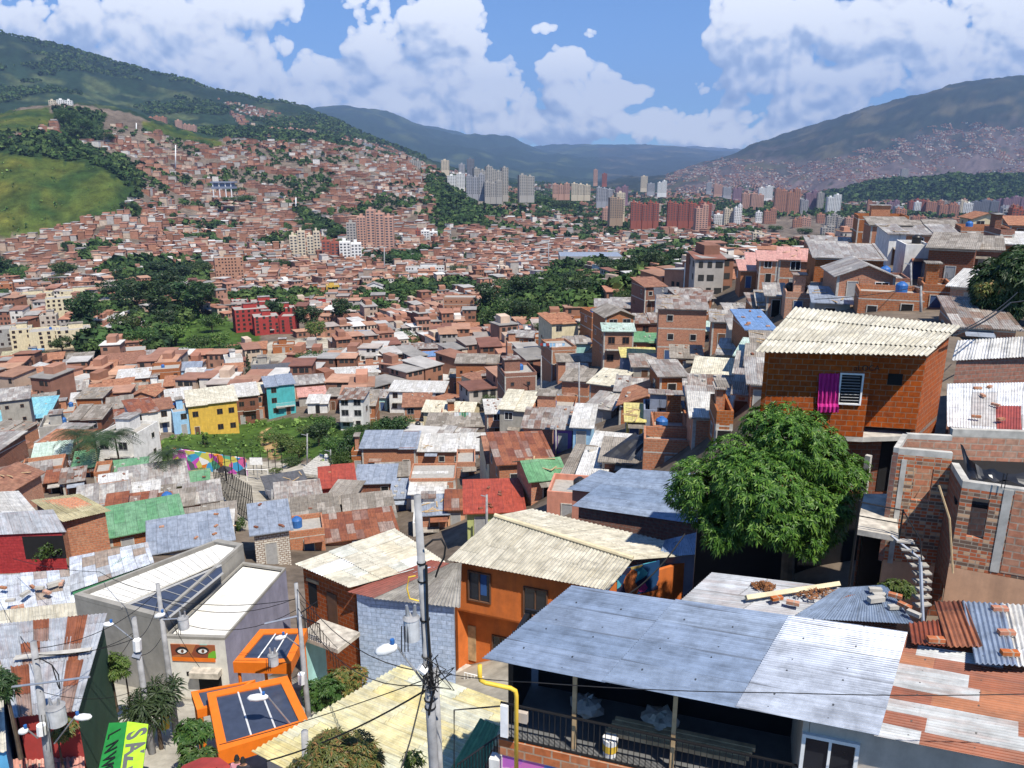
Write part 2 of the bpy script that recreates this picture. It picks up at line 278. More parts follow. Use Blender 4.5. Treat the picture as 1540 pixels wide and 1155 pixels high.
def hash2(i, j, s): h = np.sin(i*127.1+j*311.7+s*74.7)*43758.5453; return h-np.floor(h)
def vnoise(x, y, s=0):
    i, j = np.floor(x), np.floor(y); a, b = x-i, y-j; a = a*a*(3-2*a); b = b*b*(3-2*b)
    return (hash2(i, j, s)*(1-a)+hash2(i+1, j, s)*a)*(1-b)+(hash2(i, j+1, s)*(1-a)+hash2(i+1, j+1, s)*a)*b
def fbm(x, y, o=4, s=0): return sum(vnoise(x*2**k, y*2**k, s+k)/2**(k+1) for k in range(o))
gs, gl, gt = build_terrain()
NS, NL = 620, 640
fs = np.linspace(-1.15, 1.15, NS); fl = np.linspace(math.log(3), math.log(30000), NL)
def bil(ss, ll, T, s, l):
    a = np.clip((s-ss[0])/(ss[1]-ss[0]), 0, len(ss)-1.001); b = np.clip((l-ll[0])/(ll[1]-ll[0]), 0, len(ll)-1.001)
    i = a.astype(int); j = b.astype(int); a = a-i; b = b-j
    return (T[i, j]*(1-a)+T[i+1, j]*a)*(1-b)+(T[i, j+1]*(1-a)+T[i+1, j+1]*a)*b
SS, LL = np.meshgrid(fs, fl, indexing='ij'); TT = bil(gs, gl, gt, SS, LL); YY = np.exp(LL); XX = SS*YY
amp = np.clip((YY-700)/1500, 0, 1)
TT = TT+amp*(.010*(fbm(XX/YY.clip(1000)*9, LL*7, 5, 3)-.5)+np.clip((YY-2600)/1500, 0, 1)*.02*(np.abs(fbm(XX/YY*11, LL*6, 5, 9)-.5)*-2+.25))
TT = TT+np.clip((YY-800)/800, 0, 1)*np.clip(18000/YY, 0, 1)*7./YY*(vnoise(XX/11, YY/25, 5)-.3)
def inpoly(u, v, pl):
    r = np.zeros(np.shape(u), bool); n = len(pl)
    for i in range(n):
        x1, y1 = pl[i]; x2, y2 = pl[(i+1) % n]
        if y1 == y2: continue
        r ^= ((y1 > v) != (y2 > v)) & (u < (x2-x1)*(v-y1)/(y2-y1)+x1)
    return r
U0, V0 = proj(XX, YY, TT*YY)
_g = np.zeros(U0.shape, bool)
for _p in ([(-60, 365), (40, 356), (110, 340), (185, 325), (206, 292), (190, 275), (150, 250), (60, 226), (-60, 222)],): _g |= inpoly(U0, V0, _p)
TT = TT+np.where(_g & (YY > 600) & (YY < 1600), 1., 0.)*(26*(fbm(XX/75, YY/140, 3, 17)-.5)+5*(fbm(XX/14, YY/30, 3, 18)-.5))/YY
def ground(x, y):
    x = np.asarray(x, float); y = np.maximum(np.asarray(y, float), 3.1)
    return bil(fs, fl, TT, x/y, np.log(y))*y
def gz(x, y): return float(ground(x, y))
def D(u, v, ymax=3e4):                                               # first ground distance on a sight line
    t = tv(v); s = su(u, t); l = fl; T = bil(fs, fl, TT, np.full(NL, s), l); k = np.nonzero(T >= t)[0]; k = k[k > 5]
    if not len(k): return ymax
    k = k[0]; a = (t-T[k-1])/(T[k]-T[k-1]+1e-12); return float(math.exp(l[k-1]+(l[k]-l[k-1])*min(max(a, 0), 1)))
GRASS = [[(-60, 365), (40, 356), (110, 340), (185, 325), (206, 292), (190, 275), (150, 250), (60, 226), (-60, 222)], [(-60, 200), (70, 196), (92, 180), (70, 162), (-60, 172)], [(215, 180), (260, 190), (340, 216), (335, 224), (215, 198)],
         [(215, 715), (225, 665), (300, 650), (390, 632), (480, 625), (530, 650), (530, 700), (500, 715), (470, 690), (430, 690), (330, 690)], [(255, 545), (235, 500), (310, 470), (400, 500), (375, 520), (330, 548)], [(655, 275), (690, 285), (690, 298), (660, 292)], [(725, 610), (755, 590), (750, 615), (730, 625)]]
WOOD = [[(-60, 205), (100, 205), (215, 275), (205, 330), (190, 335), (205, 292), (150, 250), (-60, 222)], [(80, 160), (160, 170), (150, 215), (90, 205)], [(440, 310), (520, 350), (545, 360), (530, 372), (460, 345)], [(655, 270), (720, 320), (730, 340), (690, 345), (650, 300)], [(640, 330), (740, 335), (735, 345), (640, 345)],
        [(130, 450), (165, 400), (300, 395), (330, 450), (300, 470), (240, 540), (130, 540), (105, 500)], [(720, 480), (760, 440), (860, 400), (920, 400), (1010, 372), (1100, 365), (1100, 400), (1030, 425), (930, 470), (860, 490), (800, 500), (725, 500)], [(540, 395), (660, 375), (640, 395), (560, 405)],
        [(530, 650), (560, 640), (620, 625), (620, 660), (560, 710), (525, 720)], [(800, 300), (870, 290), (880, 320), (820, 322)], [(1220, 300), (1280, 280), (1420, 262), (1600, 262), (1600, 306), (1380, 300), (1280, 302)]]
BARE = [[(330, 780), (290, 715), (330, 690), (480, 700), (520, 735), (480, 745), (430, 790), (380, 800)], [(380, 540), (375, 520), (480, 505), (560, 515), (440, 545)], [(225, 690), (330, 690), (330, 712), (250, 720)]]
LANE = [[(770, 575), (830, 570), (860, 590), (900, 650), (935, 690), (900, 705), (880, 660), (845, 610), (800, 600)]]
UU, VV = proj(XX, YY, TT*YY)
def mask(pl, u, v, jit=0.):
    m = np.zeros(np.shape(u), bool)
    for p in pl: m |= inpoly(u, v, p)
    return m
NU, NV = UU+10*(fbm(UU/14, VV/14, 3, 1)-.5), VV+8*(fbm(UU/14, VV/14, 3, 2)-.5)
near_t = YY < 3700
g_m = mask(GRASS, NU, NV) & (YY < 2000); w_m = mask(WOOD, NU, NV) & near_t; b_m = mask(BARE, UU, VV) & (YY < 500)
far = np.clip((YY-2500)/900, 0, 1)[..., None]
n1 = fbm(XX/60, YY/60, 5, 4); n2 = fbm(XX/YY*30, LL*26, 5, 6); n3 = fbm(XX/25, YY/25, 4, 8)
colr = np.array([.17, .135, .105])*(.55+.9*n1[..., None])
mead = np.clip((n2-.54)*7, 0, 1)[..., None]
mt = np.array([.017, .034, .018])*(1-mead)+np.array([.062, .08, .034])*mead
mt = mt*(.45+1.1*n3[..., None]); mt = np.where((UU > 900)[..., None], mt*np.array([1.35, .95, 1.35]), mt)
colr = colr*(1-far)+mt*far
urbf = np.clip((VV-(222-(UU-1150)*.13)+150*(n1*.4+fbm(XX/400, YY/500, 4, 12)*.6-.5))/60, 0, 1)
urb = ((UU > 1020) & (YY > 4000) & (YY < 8000) & (n2 < .62))
colr = np.where(urb[..., None], colr*(1-urbf[..., None])+urbf[..., None]*np.array([.135, .10, .098])*(.3+1.4*n3[..., None]), colr)
n5 = fbm(XX/38, YY/70, 5, 14)[..., None]; n6 = fbm(XX/9, YY/16, 4, 15)[..., None]
gcol = (np.array([.075, .098, .02])*(1-np.clip((n5-.42)*5, 0, 1))+np.array([.032, .062, .016])*np.clip((n5-.42)*5, 0, 1)+np.array([.06, .03, .004])*np.clip((fbm(XX/60, YY/30, 4, 16)[..., None]-.52)*5, 0, 1))*(.55+.9*n6)
colr = np.where(g_m[..., None], gcol, colr); colr = np.where(w_m[..., None], np.array([.026, .05, .016])*(.6+.8*n3[..., None]), colr)
lb = (YY > 1750) & (UU < 330+.12*(YY-1750)) & (YY < 3800) & ~g_m; colr = np.where(lb[..., None], mt*1.25, colr)
colr = np.where((g_m & (YY < 400))[..., None], np.array([.058, .105, .02])*(.45+1.1*n6)*(.7+.6*n1[..., None]), colr)
colr = np.where(b_m[..., None], np.array([.40, .36, .29])*(.85+.3*n1[..., None]), colr)
sc = inpoly(NU, NV, [(388, 660), (400, 640), (412, 655), (420, 688), (405, 690)]) & (YY < 300); colr = np.where(sc[..., None], np.array([.40, .26, .12]), colr)
lane = mask(LANE, UU, VV) & (YY < 250); colr = np.where(lane[..., None], np.array([.30, .28, .25]), colr)
path = (XX/YY > -.62) & (XX < -.1) & (YY < 34); colr = np.where(path[..., None], np.array([.38, .355, .30]), colr)
ix = np.arange(NS*NL).reshape(NS, NL); quads = np.stack([ix[:-1, :-1], ix[1:, :-1], ix[1:, 1:], ix[:-1, 1:]], -1).reshape(-1, 4)
nq = NT('ground'); a_ = nq.node('Attribute', attribute_name='col').outputs[0]
a_ = nq.mix(1., a_, nq.ramp(nq.noise(nq.pos(), .07, 7, .72), [(.32, grey(.55)), (.66, grey(1.35))]), 'MULTIPLY')
nq.base(nq.mix(1., a_, nq.ramp(nq.noise(nq.pos(), .6, 6, .7), [(.3, grey(.6)), (.7, grey(1.3))]), 'MULTIPLY')); nq.b.inputs['Roughness'].default_value = .95; nq.b.inputs['Specular IOR Level'].default_value = .1; MATS['ground'] = nq.m
JR = int(np.searchsorted(fl, math.log(2600)))
def strip(name, j0, j1):
    V = np.stack([XX, YY, TT*YY], -1)[:, j0:j1].reshape(-1, 3); C = colr[:, j0:j1].reshape(-1, 3); n = j1-j0
    q = np.arange(NS*n).reshape(NS, n); q = np.stack([q[:-1, :-1], q[1:, :-1], q[1:, 1:], q[:-1, 1:]], -1).reshape(-1, 4)
    me = raw_mesh(name, V, q, ['ground'], C); me.polygons.foreach_set('use_smooth', np.ones(len(me.polygons), bool)); return tag(link(name, me), kind='structure')
strip('terrain', 0, JR+1); strip('mountains', JR, NL)
# ------------------------------------------------------------------ light, sky, haze
SUN = Vector((.30, -.43, .85)).normalized(); SEL = math.asin(SUN.z); SAZ = math.atan2(SUN.x, SUN.y)
sl = bpy.data.lights.new('sun', 'SUN'); sl.energy = 5.0; sl.angle = R(.53); sl.color = (1, .94, .83); so = bpy.data.objects.new('sun', sl); COL.objects.link(so)
so.rotation_euler = (-SUN).to_track_quat('-Z', 'Y').to_euler()
W = bpy.data.worlds.new('World'); S.world = W; W.use_nodes = True
w = NT.__new__(NT); w.t = W.node_tree; w.n = w.t.nodes; w.l = w.t.links
for q in list(w.n): w.n.remove(q)
sky = w.node('TexSky', sky_type='NISHITA', sun_disc=False, sun_elevation=SEL, sun_rotation=SAZ, altitude=1600., air_density=1.0, dust_density=.25, ozone_density=3.2)
bg1 = w.node('Background', i_Strength=.10); w.l.new(w.mix(1., sky.outputs[0], (.58, .88, 1.18), 'MULTIPLY'), bg1.inputs[0])
dx, dy, dz = w.sep(w.node('TexCoord').outputs['Generated'])
ady = w.math('MAXIMUM', w.math('ABSOLUTE', dy), .12)
cs_, ct_ = w.math('DIVIDE', dx, ady), w.math('DIVIDE', dz, ady)
CL = [(40, 40, 300, 62, 1.), (230, 70, 200, 75, 1.), (360, 95, 170, 72, 1.15), (395, 15, 85, 50, 1.1), (300, 20, 120, 55, 1.), (560, 60, 58, 78, 1.3), (665, 48, 72, 78, 1.35), (600, 145, 200, 62, 1.15), (470, 120, 120, 62, 1.), (745, 150, 110, 50, 1.05), (855, 125, 58, 58, 1.35), (905, 155, 62, 52, 1.25), (955, 190, 82, 32, 1.1), (760, 190, 220, 30, 1.),
      (1150, 50, 115, 78, 1.2), (1300, 40, 230, 85, 1.1), (1500, 55, 200, 90, 1.1), (1240, 125, 190, 42, 1.), (1430, 105, 170, 52, 1.15), (1130, 195, 200, 34, .85), (865, 46, 42, 12, .5), (1250, 165, 140, 30, .85)]
def density(sx, ty, full=True):
    wn = w.node('TexNoise', i_Scale=7., i_Detail=3., i_Roughness=.55); w.set(wn.inputs[0], w.comb(sx, ty, 3.7))
    wx, wy, _ = w.sep(wn.outputs[1])
    sx = w.math('ADD', sx, w.math('MULTIPLY', w.math('SUBTRACT', wx, .5), .06)); ty = w.math('ADD', ty, w.math('MULTIPLY', w.math('SUBTRACT', wy, .5), .035))
    acc = None
    for (u, v, ru, rv, g) in CL:
        t0 = tv(v); s0 = su(u, t0); rs = ru/F*.94; rt = rv/F*.98
        ex = w.math('DIVIDE', w.math('SUBTRACT', sx, s0), rs); ey = w.math('DIVIDE', w.math('SUBTRACT', ty, t0), rt)
        d = w.math('MULTIPLY', w.math('SUBTRACT', 1., w.math('ADD', w.math('MULTIPLY', ex, ex), w.math('MULTIPLY', ey, ey))), g)
        acc = d if acc is None else w.math('SMOOTH_MAX', acc, d, .2)
    pv = w.comb(w.math('MULTIPLY', sx, 1.), w.math('MULTIPLY', ty, 1.2), 1.3)
    n1 = w.noise(pv, 13., 8, .6)
    out = w.math('ADD', acc, w.math('MULTIPLY', w.math('SUBTRACT', n1, .5), 2.1))
    for sc, am in ((17., .85), (38., .5), (85., .28)):               # rounded billows inside billows
        vo = w.node('TexVoronoi', feature='F1', i_Scale=sc); w.set(vo.inputs['Vector'], pv); out = w.math('ADD', out, w.math('MULTIPLY', w.math('SUBTRACT', .42, vo.outputs[0]), am*1.5))
    return out, acc
d0, a0 = density(cs_, ct_); d1, a1 = density(w.math('ADD', cs_, .007), w.math('ADD', ct_, .014)); _, a2 = density(w.math('ADD', cs_, .014), w.math('ADD', ct_, .040))
cover = w.ramp(d0, [(.0, grey(0)), (.05, grey(.55)), (.22, grey(1))]); cover = w.math('MULTIPLY', cover, w.math('MULTIPLY', w.math('GREATER_THAN', dz, -.02), w.math('GREATER_THAN', dy, 0.)))
lit = w.math('ADD', w.math('ADD', w.math('MULTIPLY', w.math('SUBTRACT', d0, d1), .58), w.math('MULTIPLY', w.math('SUBTRACT', a0, a2), .30)), .60)
lit = w.math('SUBTRACT', lit, w.math('MULTIPLY', w.math('SUBTRACT', .085, ct_, clamp=True), .8))
lit = w.math('SUBTRACT', lit, w.math('MULTIPLY', w.math('SUBTRACT', w.math('MULTIPLY', d0, .22), .25, clamp=True), .2))
# the thick left bank is in its own shade
lsh = w.math('MULTIPLY', w.math('SUBTRACT', w.math('MULTIPLY', cs_, -1.), .34, clamp=True), 1.2); lit = w.math('SUBTRACT', lit, lsh, clamp=True)
ccol = w.ramp(lit, [(0., (.30, .38, .55)), (.28, (.45, .54, .70)), (.5, (.74, .80, .90)), (.66, (1.0, 1.0, 1.0)), (.85, (1.12, 1.12, 1.1))])
bg2 = w.node('Background', i_Strength=1.0); w.l.new(ccol, bg2.inputs[0])
mxs = w.node('MixShader'); w.l.new(cover, mxs.inputs[0]); w.l.new(bg1.outputs[0], mxs.inputs[1]); w.l.new(bg2.outputs[0], mxs.inputs[2])
wo = w.node('OutputWorld'); w.l.new(mxs.outputs[0], wo.inputs[0])
try: W.cycles.sampling_method = 'MANUAL'; W.cycles.sample_map_resolution = 512
except Exception: pass
def haze():
    m = bpy.data.materials.new('air'); m.use_nodes = True; n = m.node_tree; n.nodes.clear()
    v = n.nodes.new('ShaderNodeVolumePrincipled'); v.inputs['Color'].default_value = (.40, .60, 1., 1); v.inputs['Density'].default_value = HAZE; v.inputs['Anisotropy'].default_value = 0.
    o = n.nodes.new('ShaderNodeOutputMaterial'); n.links.new(v.outputs[0], o.inputs['Volume'])
    zmin = float((TT*YY).min())-1; zmax = float((TT*YY).max())+60
    b = MB(); b.box(-38000, 38000, -400, 31000, zmin, zmax); o_ = b.obj('haze', m); tag(o_, kind='stuff'); return o_
HAZE = 5.0e-5
haze()
S.view_settings.view_transform = 'Standard'; S.view_settings.look = 'None'; S.view_settings.gamma = 1; S.view_settings.exposure = .48
S.cycles.use_denoising = True; S.cycles.max_bounces = 5; S.cycles.diffuse_bounces = 3; S.cycles.volume_bounces = 0; S.cycles.transparent_max_bounces = 6
try: S.cycles.volume_step_rate = 4
except Exception: pass
# ------------------------------------------------------------------ the crowd of far houses (one object of kind stuff)
HOUSES = []                                                          # footprints (x, y, radius) of houses that are objects
def blocked(x, y, r):
    for (a, b, c) in HOUSES:
        if abs(a-x) < c+r and abs(b-y) < c+r and (a-x)**2+(b-y)**2 < (c+r)**2: return True
    return False
def lots(ymin, ymax, smax, bx, by, lw, ld, street):
    out = []
    y = ymin
    while y < ymax:
        x = -smax*y-bx
        while x < smax*y+bx:
            cx, cy = x+random.uniform(-.2, .2)*bx, y+random.uniform(-.2, .2)*by; th = random.gauss(0, .28)+.35*math.sin(cx/170+cy/230); c, s = math.cos(th), math.sin(th)
            nx, ny = int((bx-street)/lw), int((by-street)/ld)
            for i in range(nx):
                for j in range(ny):
                    lx, ly = (i-(nx-1)/2)*lw, (j-(ny-1)/2)*ld
                    out.append((cx+lx*c-ly*s, cy+lx*s+ly*c, th+random.gauss(0, .05)))
            x += bx
        y += by
    return np.array(out)
WALLC = np.array([(.36, .155, .085), (.31, .13, .07), (.41, .19, .115), (.34, .165, .105), (.27, .12, .075), (.38, .175, .105), (.62, .58, .52), (.50, .36, .26), (.40, .36, .32), (.55, .42, .30), (.30, .12, .07), (.44, .2, .12)])
ROOFC = np.array([(.36, .18, .11), (.32, .145, .09), (.40, .21, .13), (.27, .125, .08), (.31, .29, .27), (.38, .36, .34), (.24, .225, .21), (.56, .54, .51), (.36, .30, .26), (.36, .15, .085), (.46, .24, .14), (.20, .08, .055)])
WALLC = WALLC*.84+WALLC.mean(1, keepdims=True)*.16; ROOFC = ROOFC*.84+ROOFC.mean(1, keepdims=True)*.16
def house_crowd(L, w0, d0, hmu, winY, low=False):
    n = len(L); x, y, th = L.T; z = ground(x, y)
    w = w0*RNG.uniform(.8, 1.12, n)/2; d = d0*RNG.uniform(.8, 1.1, n)/2; fl_ = RNG.choice([1, 2, 2, 3, 3, 4], n, p=[.40, .30, .18, .09, .02, .01] if low else [.30, .27, .22, .14, .05, .02]); h = fl_*2.7*hmu+RNG.uniform(-.3, .5, n)
    c, s = np.cos(th), np.sin(th)
    ux = np.stack([c, s, 0*c], -1); uy = np.stack([-s, c, 0*c], -1); uz = np.array([0, 0, 1.])
    ctr = np.stack([x, y, z], -1); V = []; Fq = []; C = []; base = 0
    wc = WALLC[RNG.integers(0, len(WALLC), n)]*RNG.uniform(.75, 1.15, (n, 1)); rc = ROOFC[RNG.integers(0, len(ROOFC), n)]*RNG.uniform(.75, 1.15, (n, 1))
    def add(corners, faces, col):
        nonlocal base
        k = corners.shape[1]; V.append(corners.reshape(-1, 3)); C.append(np.repeat(col, k, 0))
        f = np.array(faces)[None]+(np.arange(len(corners))*k)[:, None, None]+base; Fq.append(f.reshape(-1, 4)); base += len(corners)*k
    def pt(a, b, zz): return ctr+ux*(a[:, None])+uy*(b[:, None])+uz*(zz[:, None])
    lo = np.full(n, -5.); tilt = RNG.uniform(-.6, .9, n)
    add(np.stack([pt(-w, -d, lo), pt(w, -d, lo), pt(w, d, lo), pt(-w, d, lo), pt(-w, -d, h), pt(w, -d, h), pt(w, d, h+tilt), pt(-w, d, h+tilt)], 1), [(0, 1, 5, 4), (1, 2, 6, 5), (2, 3, 7, 6), (3, 0, 4, 7)], wc)
    o = .35
    add(np.stack([pt(-w-o, -d-o, h+.12-.05*tilt), pt(w+o, -d-o, h+.12-.05*tilt), pt(w+o, d+o, h+tilt+.12), pt(-w-o, d+o, h+tilt+.12), pt(-w-o, -d-o, h-.08), pt(w+o, -d-o, h-.08), pt(w+o, d+o, h+tilt-.08), pt(-w-o, d+o, h+tilt-.08)], 1), [(0, 1, 2, 3), (4, 5, 1, 0), (5, 6, 2, 1), (7, 4, 0, 3)], rc)
    k = np.nonzero(RNG.random(n) < .22)[0]                           # roof rooms
    if len(k):
        sub = lambda a: a[k]; cc, W_, D_, H_ = ctr[k], w[k]*.5, d[k]*.55, h[k]
        def pk(a, b, zz): return cc+ux[k]*(a[:, None])+uy[k]*((b+d[k]*.3)[:, None])+uz*(zz[:, None])
        add(np.stack([pk(-W_, -D_, H_), pk(W_, -D_, H_), pk(W_, D_, H_), pk(-W_, D_, H_), pk(-W_, -D_, H_+2.2), pk(W_, -D_, H_+2.2), pk(W_, D_, H_+2.5), pk(-W_, D_, H_+2.5)], 1), [(0, 1, 5, 4), (1, 2, 6, 5), (3, 0, 4, 7), (4, 5, 6, 7)], wc[RNG.permutation(n)[:len(k)]])
    for fl in range(4):                                              # windows and doors
        for pos in (-.55, .05, .6):
            k = np.nonzero((fl_ > fl) & (y < winY) & (RNG.random(n) < .72))[0]
            if not len(k): continue
            cc = ctr[k]; a0 = w[k]*pos-.55; a1 = a0+RNG.uniform(.8, 1.5, len(k)); z0 = np.full(len(k), fl*2.7*hmu+1.); z1 = z0+1.2
            q = lambda a, zz: cc+ux[k]*(a[:, None])-uy[k]*((d[k]+.05)[:, None])+uz*(zz[:, None])
            add(np.stack([q(a0, z0), q(a1, z0), q(a1, z1), q(a0, z1)], 1), [(0, 1, 2, 3)], np.full((len(k), 3), .03))
            e = RNG.choice([-1., 1.], len(k)); qs = lambda b, zz: cc+ux[k]*((e*(w[k]+.05))[:, None])+uy[k]*(b[:, None])+uz*(zz[:, None]); b0 = d[k]*pos*.9
            add(np.stack([qs(b0-.5*e, z0), qs(b0+.5*e, z0), qs(b0+.5*e, z1), qs(b0-.5*e, z1)], 1), [(0, 1, 2, 3)], np.full((len(k), 3), .03))
    return np.concatenate(V), np.concatenate(Fq), np.concatenate(C)
NOB = GRASS+WOOD+BARE+LANE; NOCROWD = [[(-60, 498), (145, 495), (145, 548), (-60, 548)], [(345, 470), (452, 470), (452, 512), (345, 512)]]
def visible_lots(L, extra=None, keep=1., pad=60):
    x, y = L[:, 0], L[:, 1]; u, v = proj(x, y, ground(x, y)); wd = mask(WOOD, u, v) & ~((y < 900) & (y > 230) & (fbm(x/32, y/32, 3, 71) < .40)); ok = (u > -pad-40) & (u < 1600+pad) & ~mask(GRASS+BARE+LANE+NOCROWD, u, v) & ~wd
    if extra is not None: ok &= extra(u, v, x, y)
    ok &= RNG.random(len(L)) < keep
    return L[ok]
FARV = [(-80, 700), (-80, 240), (90, 175), (230, 195), (330, 214), (440, 207), (560, 218), (640, 250), (700, 285), (800, 292), (930, 292), (1000, 305), (1120, 330), (1180, 372), (1620, 360), (1620, 700)]
def zone_mid(u, v, x, y):
    ok = inpoly(u, v, FARV); clump = fbm(x/70, y/70, 4, 21)
    thr = np.where(y > 1150, .515, .64)+.0*u; thr = np.where((u < 215) & (v < 245), .42, thr); thr = np.where((u > 700) & (v < 345), .48, thr)
    return ok & (clump < thr)
def forest(n, zone, y0, y1, size):
    out = []
    s = RNG.uniform(-.85, .85, n); y = np.exp(RNG.uniform(math.log(y0), math.log(y1), n)); x = s*y; u, v = proj(x, y, ground(x, y)); k = zone(u, v, x, y) & (u > -60) & (u < 1610)
    return x[k], y[k]
LC = np.array([(.026, .055, .016), (.038, .078, .02), (.058, .10, .026), (.02, .042, .016), (.078, .12, .034)])
def clumps(x, y, hs, nq=26, ks=1.):
    n = len(x); z = ground(x, y); R_ = hs*RNG.uniform(.32, .6, n); q = nq
    dirs = RNG.normal(size=(n, q, 3)); dirs /= np.linalg.norm(dirs, axis=-1, keepdims=True); dirs[..., 2] = np.abs(dirs[..., 2])*1.0-.25
    rad = RNG.uniform(.55, 1., (n, q, 1))
    ctr = np.stack([x, y, z+hs*.5], -1)[:, None]+dirs*rad*np.stack([R_, R_, hs*.5], -1)[:, None]
    nn = dirs+RNG.normal(size=dirs.shape)*.45; nn /= np.linalg.norm(nn, axis=-1, keepdims=True)
    a = np.cross(nn, np.array([.3, .2, .93])); a /= np.linalg.norm(a, axis=-1, keepdims=True); b = np.cross(nn, a)
    sz = (R_[:, None, None]*RNG.uniform(.30, .6, (n, q, 1))*ks)
    V = np.stack([ctr-a*sz-b*sz*.8, ctr+a*sz-b*sz*.6, ctr+a*sz*.8+b*sz, ctr-a*sz*.7+b*sz*.8], 2).reshape(-1, 3)
    c = (LC[RNG.integers(0, len(LC), n)][:, None]*RNG.uniform(.7, 1.3, (n, q, 1))); C = np.repeat(c.reshape(-1, 3), 4, 0)
    return V, np.arange(len(V)).reshape(-1, 4), C
# ------------------------------------------------------------------ apartment towers
def windows_grid(mb, x0, x1, y, z0, z1, nx, nz, ww, wh, M, face=0, mi=1, rec=.06):
    for i in range(nx):
        for k in range(nz):
            cx = x0+(x1-x0)*(i+.5)/nx; cz = z0+(z1-z0)*(k+.45)/nz
            a = [(cx-ww/2, y-rec, cz-wh/2), (cx+ww/2, y-rec, cz-wh/2), (cx+ww/2, y-rec, cz+wh/2), (cx-ww/2, y-rec, cz+wh/2)]
            if face: a = [(y+rec*face, p[0], p[2]) for p in a]; a = a if face > 0 else a[::-1]
            mb.quad(*[M @ Vector(p) for p in a], mi=mi)
TOWC = dict(b=(.40, .19, .12), p=(.48, .28, .21), r=(.30, .09, .06), w=(.70, .69, .66), g=(.36, .335, .30), c=(.56, .48, .36), d=(.17, .18, .21), s=(.33, .33, .35), t=(.33, .24, .17), v=(.26, .16, .2))
for k, c in TOWC.items(): mat_plain('tower_'+k, c, .85, var=.1)
mat_plain('tower_window', (.05, .055, .065), .3, spec=.5)
TOWERS = []
def tower(u0, u1, vt, vb, Y, col, cat='apartment tower', yaw=0., dep=None, gaps=1, label=None, name='apartment_tower', group='apartment towers in the valley'):
    uc = (u0+u1)/2; p = P(uc, vb, Y); d = Y*CP-p.z*SP; w = (u1-u0)/F*d*.92; zt = P(uc, vt, Y).z; h = zt-p.z; dep = dep or min(w*.8, 22)
    o = thing(name, (p.x, Y, p.z), R(yaw)-math.atan2(p.x, Y)*.5, label, cat, group)
    mb = MB(); I = Matrix(); n = max(1, gaps); sw = w/n
    for k in range(n):
        x0 = -w/2+k*sw+(.04*sw if k else 0); x1 = -w/2+(k+1)*sw; hh = h*(1-(.07*((k*7+int(uc)) % 3) if n > 1 else 0)); back = (k % 2)*1.2
        mb.box(x0, x1, back, dep, -14, hh, mi=0); fl = max(2, int(hh/2.9)); nx = max(2, int((x1-x0)/3.4))
        mb.box(x0+(x1-x0)*.3, x0+(x1-x0)*.6, dep*.3, dep*.6, hh, hh+3.2, mi=0)
        windows_grid(mb, x0, x1, back, 0, hh-.6, nx, fl, (x1-x0)/nx*.56, hh/fl*.5, I)
        if k == 0: windows_grid(mb, 0, dep, x0, 0, hh-.6, max(2, int(dep/5)), fl, 1.5, 1.3, I, -1)
        if k == n-1: windows_grid(mb, 0, dep, x1, 0, hh-.6, max(2, int(dep/5)), fl, 1.5, 1.3, I, 1)
    mb.obj('tower_block', ['tower_'+col, 'tower_window'], o)
    HOUSES.append((p.x, Y+dep/2, max(w, dep)*.6)); TOWERS.append((o, uc, (vt+vb)/2, u1-u0, vb-vt, col)); return o
